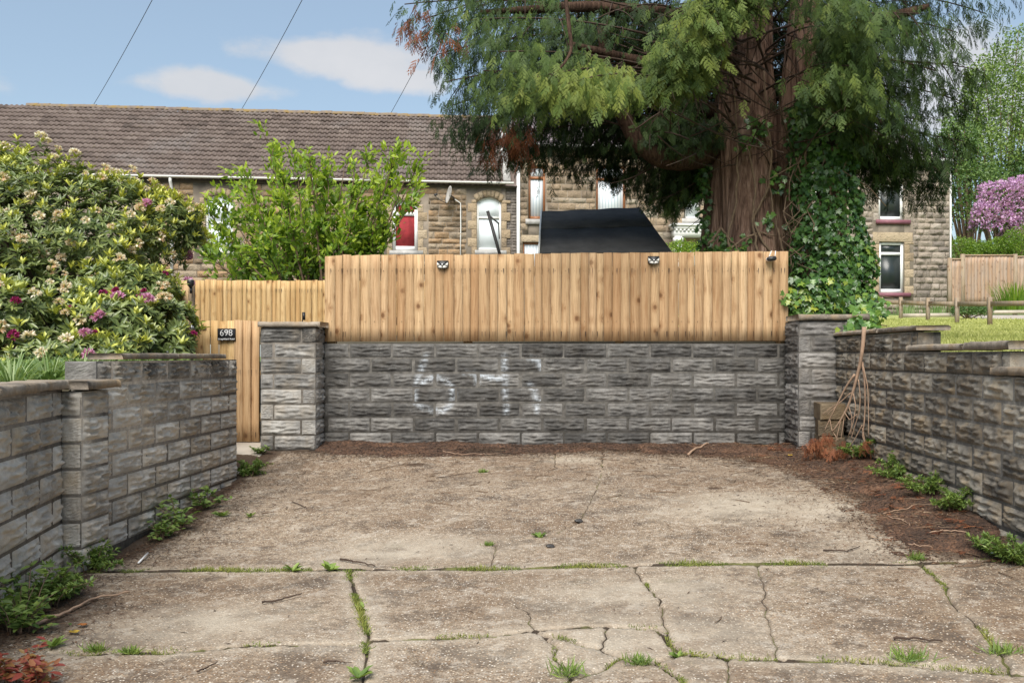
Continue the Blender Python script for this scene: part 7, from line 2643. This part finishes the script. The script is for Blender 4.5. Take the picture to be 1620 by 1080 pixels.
# weeds
def weed(px, py, kind, size, label, mat='weed', cat='weed', loc=None, group='weeds on the drive'):
    q = G(px, py) if loc is None else Vector(loc)
    q.x = min(max(q.x, float(np.interp(q.y, [2.9, 5.0, 5.85, 6.2, 8.9, 10], [-2.35, -2.75, -2.9, -2.84, -2.9, -3.2])) + size * 0.35), 2.66 - size * 0.3)
    z = zat(q.x, q.y) if loc is None else q.z
    o = empty('weed', (q.x, q.y, z), 0, label, cat, group)
    mb = MB()
    st = MB()
    if kind == 'rosette':            # dandelion-like
        n = 11
        a = rng.uniform(0, 6.28, n)
        el = rng.uniform(0.25, 0.9, n)
        D = np.stack([np.cos(a) * np.cos(el), np.sin(a) * np.cos(el), np.sin(el)], 1)
        L = rng.uniform(0.7, 1.1, n) * size
        scatter(mb, LEAF_T, LEAF_F, np.zeros((n, 3)) + np.array([0, 0, 0.004]), D, np.tile([0, 0, 1.0], (n, 1)) + rng.normal(0, .2, (n, 3)), L, L * 0.42, rng.uniform(0.4, 0.95, n))
    elif kind == 'grass':
        n = 90
        a = rng.uniform(0, 6.28, n)
        el = rng.uniform(0.3, 1.4, n)
        D = np.stack([np.cos(a) * np.cos(el), np.sin(a) * np.cos(el), np.sin(el)], 1)
        P = np.stack([rng.normal(0, size * .35, n), rng.normal(0, size * .15, n), np.zeros(n)], 1)
        scatter(mb, KITE_T, KITE_F, P, D, rdir(n), rng.uniform(0.5, 1.0, n) * size, 0.006, rng.uniform(0.4, 1.0, n))
    else:                            # 'bush': leafy stems, 'fern': finely cut
        ns = 12 if kind == 'bush' else 14
        for _ in range(ns):
            a = rng.uniform(0, 6.28)
            h = size * rng.uniform(0.25, 1.0)
            out = np.array([math.cos(a), math.sin(a), 0]) * rng.uniform(0.2, 1.2) * size * 0.8
            r0 = out * 0.4
            P = bez(r0, r0 + np.array([0, 0, h * 0.7]), r0 + out + np.array([0, 0, h]), 8)
            st.tube(P, np.linspace(0.004, 0.0015, 8), 4)
            nl = 12 if kind == 'bush' else 26
            t = rng.uniform(0.25, 1.0, nl)
            Pp = np.stack([np.interp(t, np.linspace(0, 1, 8), P[:, i]) for i in range(3)], 1)
            D = rdir(nl, -0.2, 0.6)
            if kind == 'bush':
                L = rng.uniform(0.035, 0.075, nl) * (size / 0.25) ** 0.4
                scatter(mb, LEAF_T, LEAF_F, Pp, D, np.tile([0, -0.2, 1.0], (nl, 1)) + rng.normal(0, .4, (nl, 3)), L, L * 0.45, rng.uniform(0.2, 0.85, nl))
            else:
                for s2 in range(5):
                    D2 = D + rng.normal(0, .45, (nl, 3))
                    scatter(mb, KITE_T, KITE_F, Pp + D * 0.012, D2, np.tile([0, 0, 1.0], (nl, 1)) + rng.normal(0, .4, (nl, 3)), rng.uniform(0.02, 0.042, nl), 0.011, rng.uniform(0.2, 0.9, nl))
        st.obj('stems', M['twig'], o, kind='stuff')
    mb.obj('leaves', M[mat], o, kind='stuff')
    return o


weed(228, 838, 'bush', 0.26, 'leafy green weed against the left wall, biggest one beyond the pier')
weed(258, 805, 'bush', 0.22, 'taller leafy weed against the left wall with a pale stem')
weed(205, 852, 'bush', 0.15, 'low broad-leaved weed just beyond the left pier')
weed(110, 905, 'fern', 0.17, 'cut-leaved weed at the foot of the left pier')
weed(130, 900, 'bush', 0.14, 'light green weed below the smooth side of the left pier')
weed(62, 962, 'fern', 0.22, 'ferny weed with tiny pink flowers by the near left wall')
weed(95, 950, 'fern', 0.15, 'smaller ferny weed beside the long pale stick')
weed(10, 990, 'bush', 0.30, 'large leafy weed at the left edge of the picture')
weed(30, 1000, 'bush', 0.2, 'leafy weed beside the large one at the left edge')
weed(20, 1082, 'bush', 0.16, 'red-leaved herb in the near left corner', 'redweed')
weed(60, 1090, 'bush', 0.14, 'reddish herb right of the other one in the near left corner', 'redweed')
weed(85, 1022, 'rosette', 0.07, 'small green weed rosette below the fallen leaves')
weed(350, 817, 'rosette', 0.085, 'bright green dandelion alone on the upper left slab', group='dandelions on the drive')
weed(396, 818, 'rosette', 0.05, 'small rosette right of the bright dandelion', group='dandelions on the drive')
weed(463, 904, 'rosette', 0.075, 'dandelion on the main joint, left of the dark stick', group='dandelions on the drive')
weed(520, 902, 'rosette', 0.085, 'dandelion with broad leaves touching the dark stick on the joint', group='dandelions on the drive')
weed(853, 849, 'rosette', 0.07, 'green weed on the curved crack in the upper slab')
weed(773, 864, 'grass', 0.04, 'mossy grass tuft left of the weed on the curved crack')
weed(764, 746, 'grass', 0.05, 'small grass tuft near the back wall, under the painted strokes')
weed(898, 1068, 'grass', 0.10, 'bright grass tuft where the small cracked pieces meet')
weed(567, 1072, 'rosette', 0.075, 'green rosette at the bottom of the mossy vertical joint')
weed(572, 962, 'rosette', 0.055, 'small rosette in the mossy vertical joint')
weed(1010, 1052, 'grass', 0.07, 'low grass tuft among the small cracked pieces')
weed(1073, 1038, 'rosette', 0.05, 'small weed where the right crack meets the cross crack')
weed(1440, 1046, 'grass', 0.10, 'yellow-green grass tuft on the right cross crack')
weed(1586, 1034, 'grass', 0.085, 'grass tuft on the far right crack')
weed(376, 752, 'fern', 0.15, 'thin straggly weed at the far end of the left wall')
weed(412, 717, 'bush', 0.09, 'small green weed at the foot of the gate')
weed(1238, 690, 'fern', 0.18, 'dark ferny weed at the back wall foot beside the stacked blocks')
weed(1338, 708, 'fern', 0.2, 'ferny weed under the dead branch')
weed(1392, 738, 'fern', 0.19, 'dark green ferny weed against the right wall beyond the dead branch')
weed(1463, 768, 'fern', 0.20, 'yellowish ferny weed against the right wall, third from the dead branch')
weed(1495, 800, 'fern', 0.17, 'reddish green ferny weed at the foot of the right wall')
weed(1530, 822, 'fern', 0.17, 'bright green ferny weed at the foot of the right wall')
weed(1570, 880, 'fern', 0.10, 'small ferny weed at the near end of the dark litter')
weed(1608, 890, 'fern', 0.16, 'ferny weed beside the pale blue wrapper at the right edge')
weed(1450, 885, 'grass', 0.07, 'grass tuft at the joint just below the dark litter')
weed(205, 1032, 'grass', 0.05, 'mossy tuft at the left end of the near cross crack')
weed(150, 1028, 'grass', 0.06, 'bright mossy tuft by the near left soil patch')

# moss and grass along the joints (stuff)
mb = MB()
for ci_, (poly, hw, dep) in enumerate(CR):
    if hw < 0.0078: continue
    seglen = [math.hypot(c[0] - a[0], c[1] - a[1]) for a, c in zip(poly[:-1], poly[1:])]
    for (a, c), sl in zip(zip(poly[:-1], poly[1:]), seglen):
        n = int(sl * (2200 if ci_ == 0 else 1500 if ci_ == 3 else 700))
        t = rng.random(n)
        hw_ = min(hw, 0.03)
        X = a[0] + (c[0] - a[0]) * t + rng.normal(0, hw_ * 0.7, n)
        Y = a[1] + (c[1] - a[1]) * t + rng.normal(0, hw_ * 0.7, n)
        dens = np.array([mnoise.noise((x * 3.3, y * 3.3, 1.0 + ci_)) for x, y in zip(X, Y)])
        k = dens > (-0.12 if ci_ == 0 else -0.02 if ci_ == 3 else 0.1)
        X, Y, dn = X[k], Y[k], dens[k]
        if len(X) == 0: continue
        Z = np.array([zat(x, y) for x, y in zip(X, Y)])
        m_ = len(X)
        el = rng.uniform(0.2, 1.5, m_)
        aa = rng.uniform(0, 6.28, m_)
        D = np.stack([np.cos(aa) * np.cos(el), np.sin(aa) * np.cos(el), np.sin(el)], 1)
        scatter(mb, KITE_T, KITE_F, np.stack([X, Y, Z], 1), D, rdir(m_), rng.uniform(0.008, 0.02, m_) * (1 + np.clip(dn * 1.6, 0, 1)), 0.004, np.clip(0.35 + dn * 0.8 + rng.normal(0, .2, m_), 0, 1))
o = mb.obj('moss', M['moss'], kind='stuff')
tag(o, 'moss and fine grass growing along the joints and cracks', 'moss')

# ------------------------------------------------------------------ dead branch leaning in the right corner
dbr = empty('dead_branch', (2.5, 9.2, 0.4), 0, 'bare dead branch leaning upside down in the corner by the right wall', 'branch')
DB = np.array([2.5, 9.2, 0.4])


def bp(px, py, Y=8.95):
    return np.array(at(px, py, Y)) - DB


stm = MB()
main = [[(1367, 517), (1366, 540), (1362, 570), (1356, 595), (1350, 618), (1341, 645), (1328, 668), (1316, 684)],
        [(1364, 572), (1368, 600), (1369, 640), (1367, 672), (1364, 690), (1372, 708)],
        [(1352, 592), (1338, 612), (1324, 640), (1312, 664), (1304, 682)],
        [(1358, 600), (1361, 625), (1360, 650), (1352, 675), (1346, 695)],
        [(1348, 620), (1330, 635), (1310, 648), (1302, 655)], [(1345, 622), (1325, 640), (1308, 656)],
        [(1364, 672), (1352, 695), (1340, 712)], [(1364, 676), (1368, 695), (1374, 712)],
        [(1350, 622), (1354, 642), (1350, 668), (1342, 690)], [(1342, 640), (1348, 660), (1346, 688)], [(1336, 650), (1334, 672), (1330, 696)], [(1366, 580), (1373, 612), (1374, 650), (1374, 690)],
        [(1330, 665), (1326, 682), (1322, 700)], [(1313, 664), (1316, 680), (1326, 696)], [(1356, 655), (1344, 664), (1336, 652)]]
for k, pts in enumerate(main):
    P = np.array([bp(x, y, 8.50 + (1370 - x) * 0.0062 + 0.03 * math.sin(k * 2.1)) for x, y in pts])
    t0 = np.linspace(0, 1, len(P))
    t = np.linspace(0, 1, 18)
    C = np.stack([np.interp(t, t0, P[:, i]) for i in range(3)], 1)
    C[1:-1] = (C[:-2] + 2 * C[1:-1] + C[2:]) / 4
    r0 = 0.020 if k == 0 else 0.010 if k < 3 else 0.005
    stm.tube(C, np.linspace(r0, 0.003 if k else 0.006, 18), 7, rough=0.04)
stm.obj('stems', M['palestem'], dbr, smooth=True)
dm = MB()
T, TF = SPR[0]
for (px, py, Y, n, s) in ((1296, 696, 8.9, 26, 0.05), (1318, 712, 8.8, 20, 0.05), (1308, 688, 8.9, 10, 0.03), (1330, 702, 8.75, 12, 0.04), (1371, 700, 8.5, 12, 0.025), (1284, 704, 9.0, 14, 0.04)):
    c = bp(px, py, Y)
    P = c + rng.normal(0, 1, (n, 3)) * np.array([s, s, s * 0.5])
    scatter(dm, T, TF, P, np.stack([rng.normal(0, .4, n), rng.normal(-.2, .3, n), -np.abs(rng.normal(0.9, .3, n))], 1), rng.normal(0, 1, (n, 3)) + np.array([0, -1, 0.3]), rng.uniform(0.08, 0.15, n), 0.10, rng.uniform(0.15, 0.8, n))
dm.obj('dead_foliage', M['deadspray'], dbr, kind='stuff')
for i in range(3):
    pass
# rusty dry sprays lying on the litter
n = 260
dm = MB()
px_ = rng.uniform(1190, 1400, n)
py_ = 700 + (px_ - 1190) * 0.12 + np.abs(rng.normal(0, 12, n)) - 5
P = np.array([G(a, c_) for a, c_ in zip(px_, py_)])
n2 = 90
q2 = [G(a, c_) for a, c_ in zip(rng.uniform(1400, 1600, n2), rng.uniform(0, 1, n2))]
P2 = np.stack([2.62 - np.abs(rng.normal(0, 0.18, n2)), rng.uniform(5.6, 8.6, n2), np.zeros(n2)], 1)
P = np.concatenate([P, P2])
P = P[(P[:, 0] < 2.6) & (P[:, 1] < 10.15)]
P[:, 2] = [zat(x, y) + 0.012 for x, y in P[:, :2]]
n = len(P)
aa = rng.uniform(0, 6.28, n)
scatter(dm, T, TF, P, np.stack([np.cos(aa), np.sin(aa), rng.normal(0.08, .08, n)], 1), np.stack([rng.normal(0, .3, n), rng.normal(0, .3, n), np.ones(n)], 1), rng.uniform(0.07, 0.16, n), 0.08, rng.uniform(0.1, 0.75, n))
o = dm.obj('dry_sprays', M['deadspray'], kind='stuff')
tag(o, 'rust brown dead conifer sprays lying on the litter in the right corner', 'litter')

for o in scene.objects:
    if o.type == 'MESH' and o.data and 'tint' in o.data.attributes and o.name.startswith('slab'):
        pass
print('objects', len(scene.objects), 'tris', sum(len(m_.loops) - 2 * len(m_.polygons) for m_ in bpy.data.meshes))
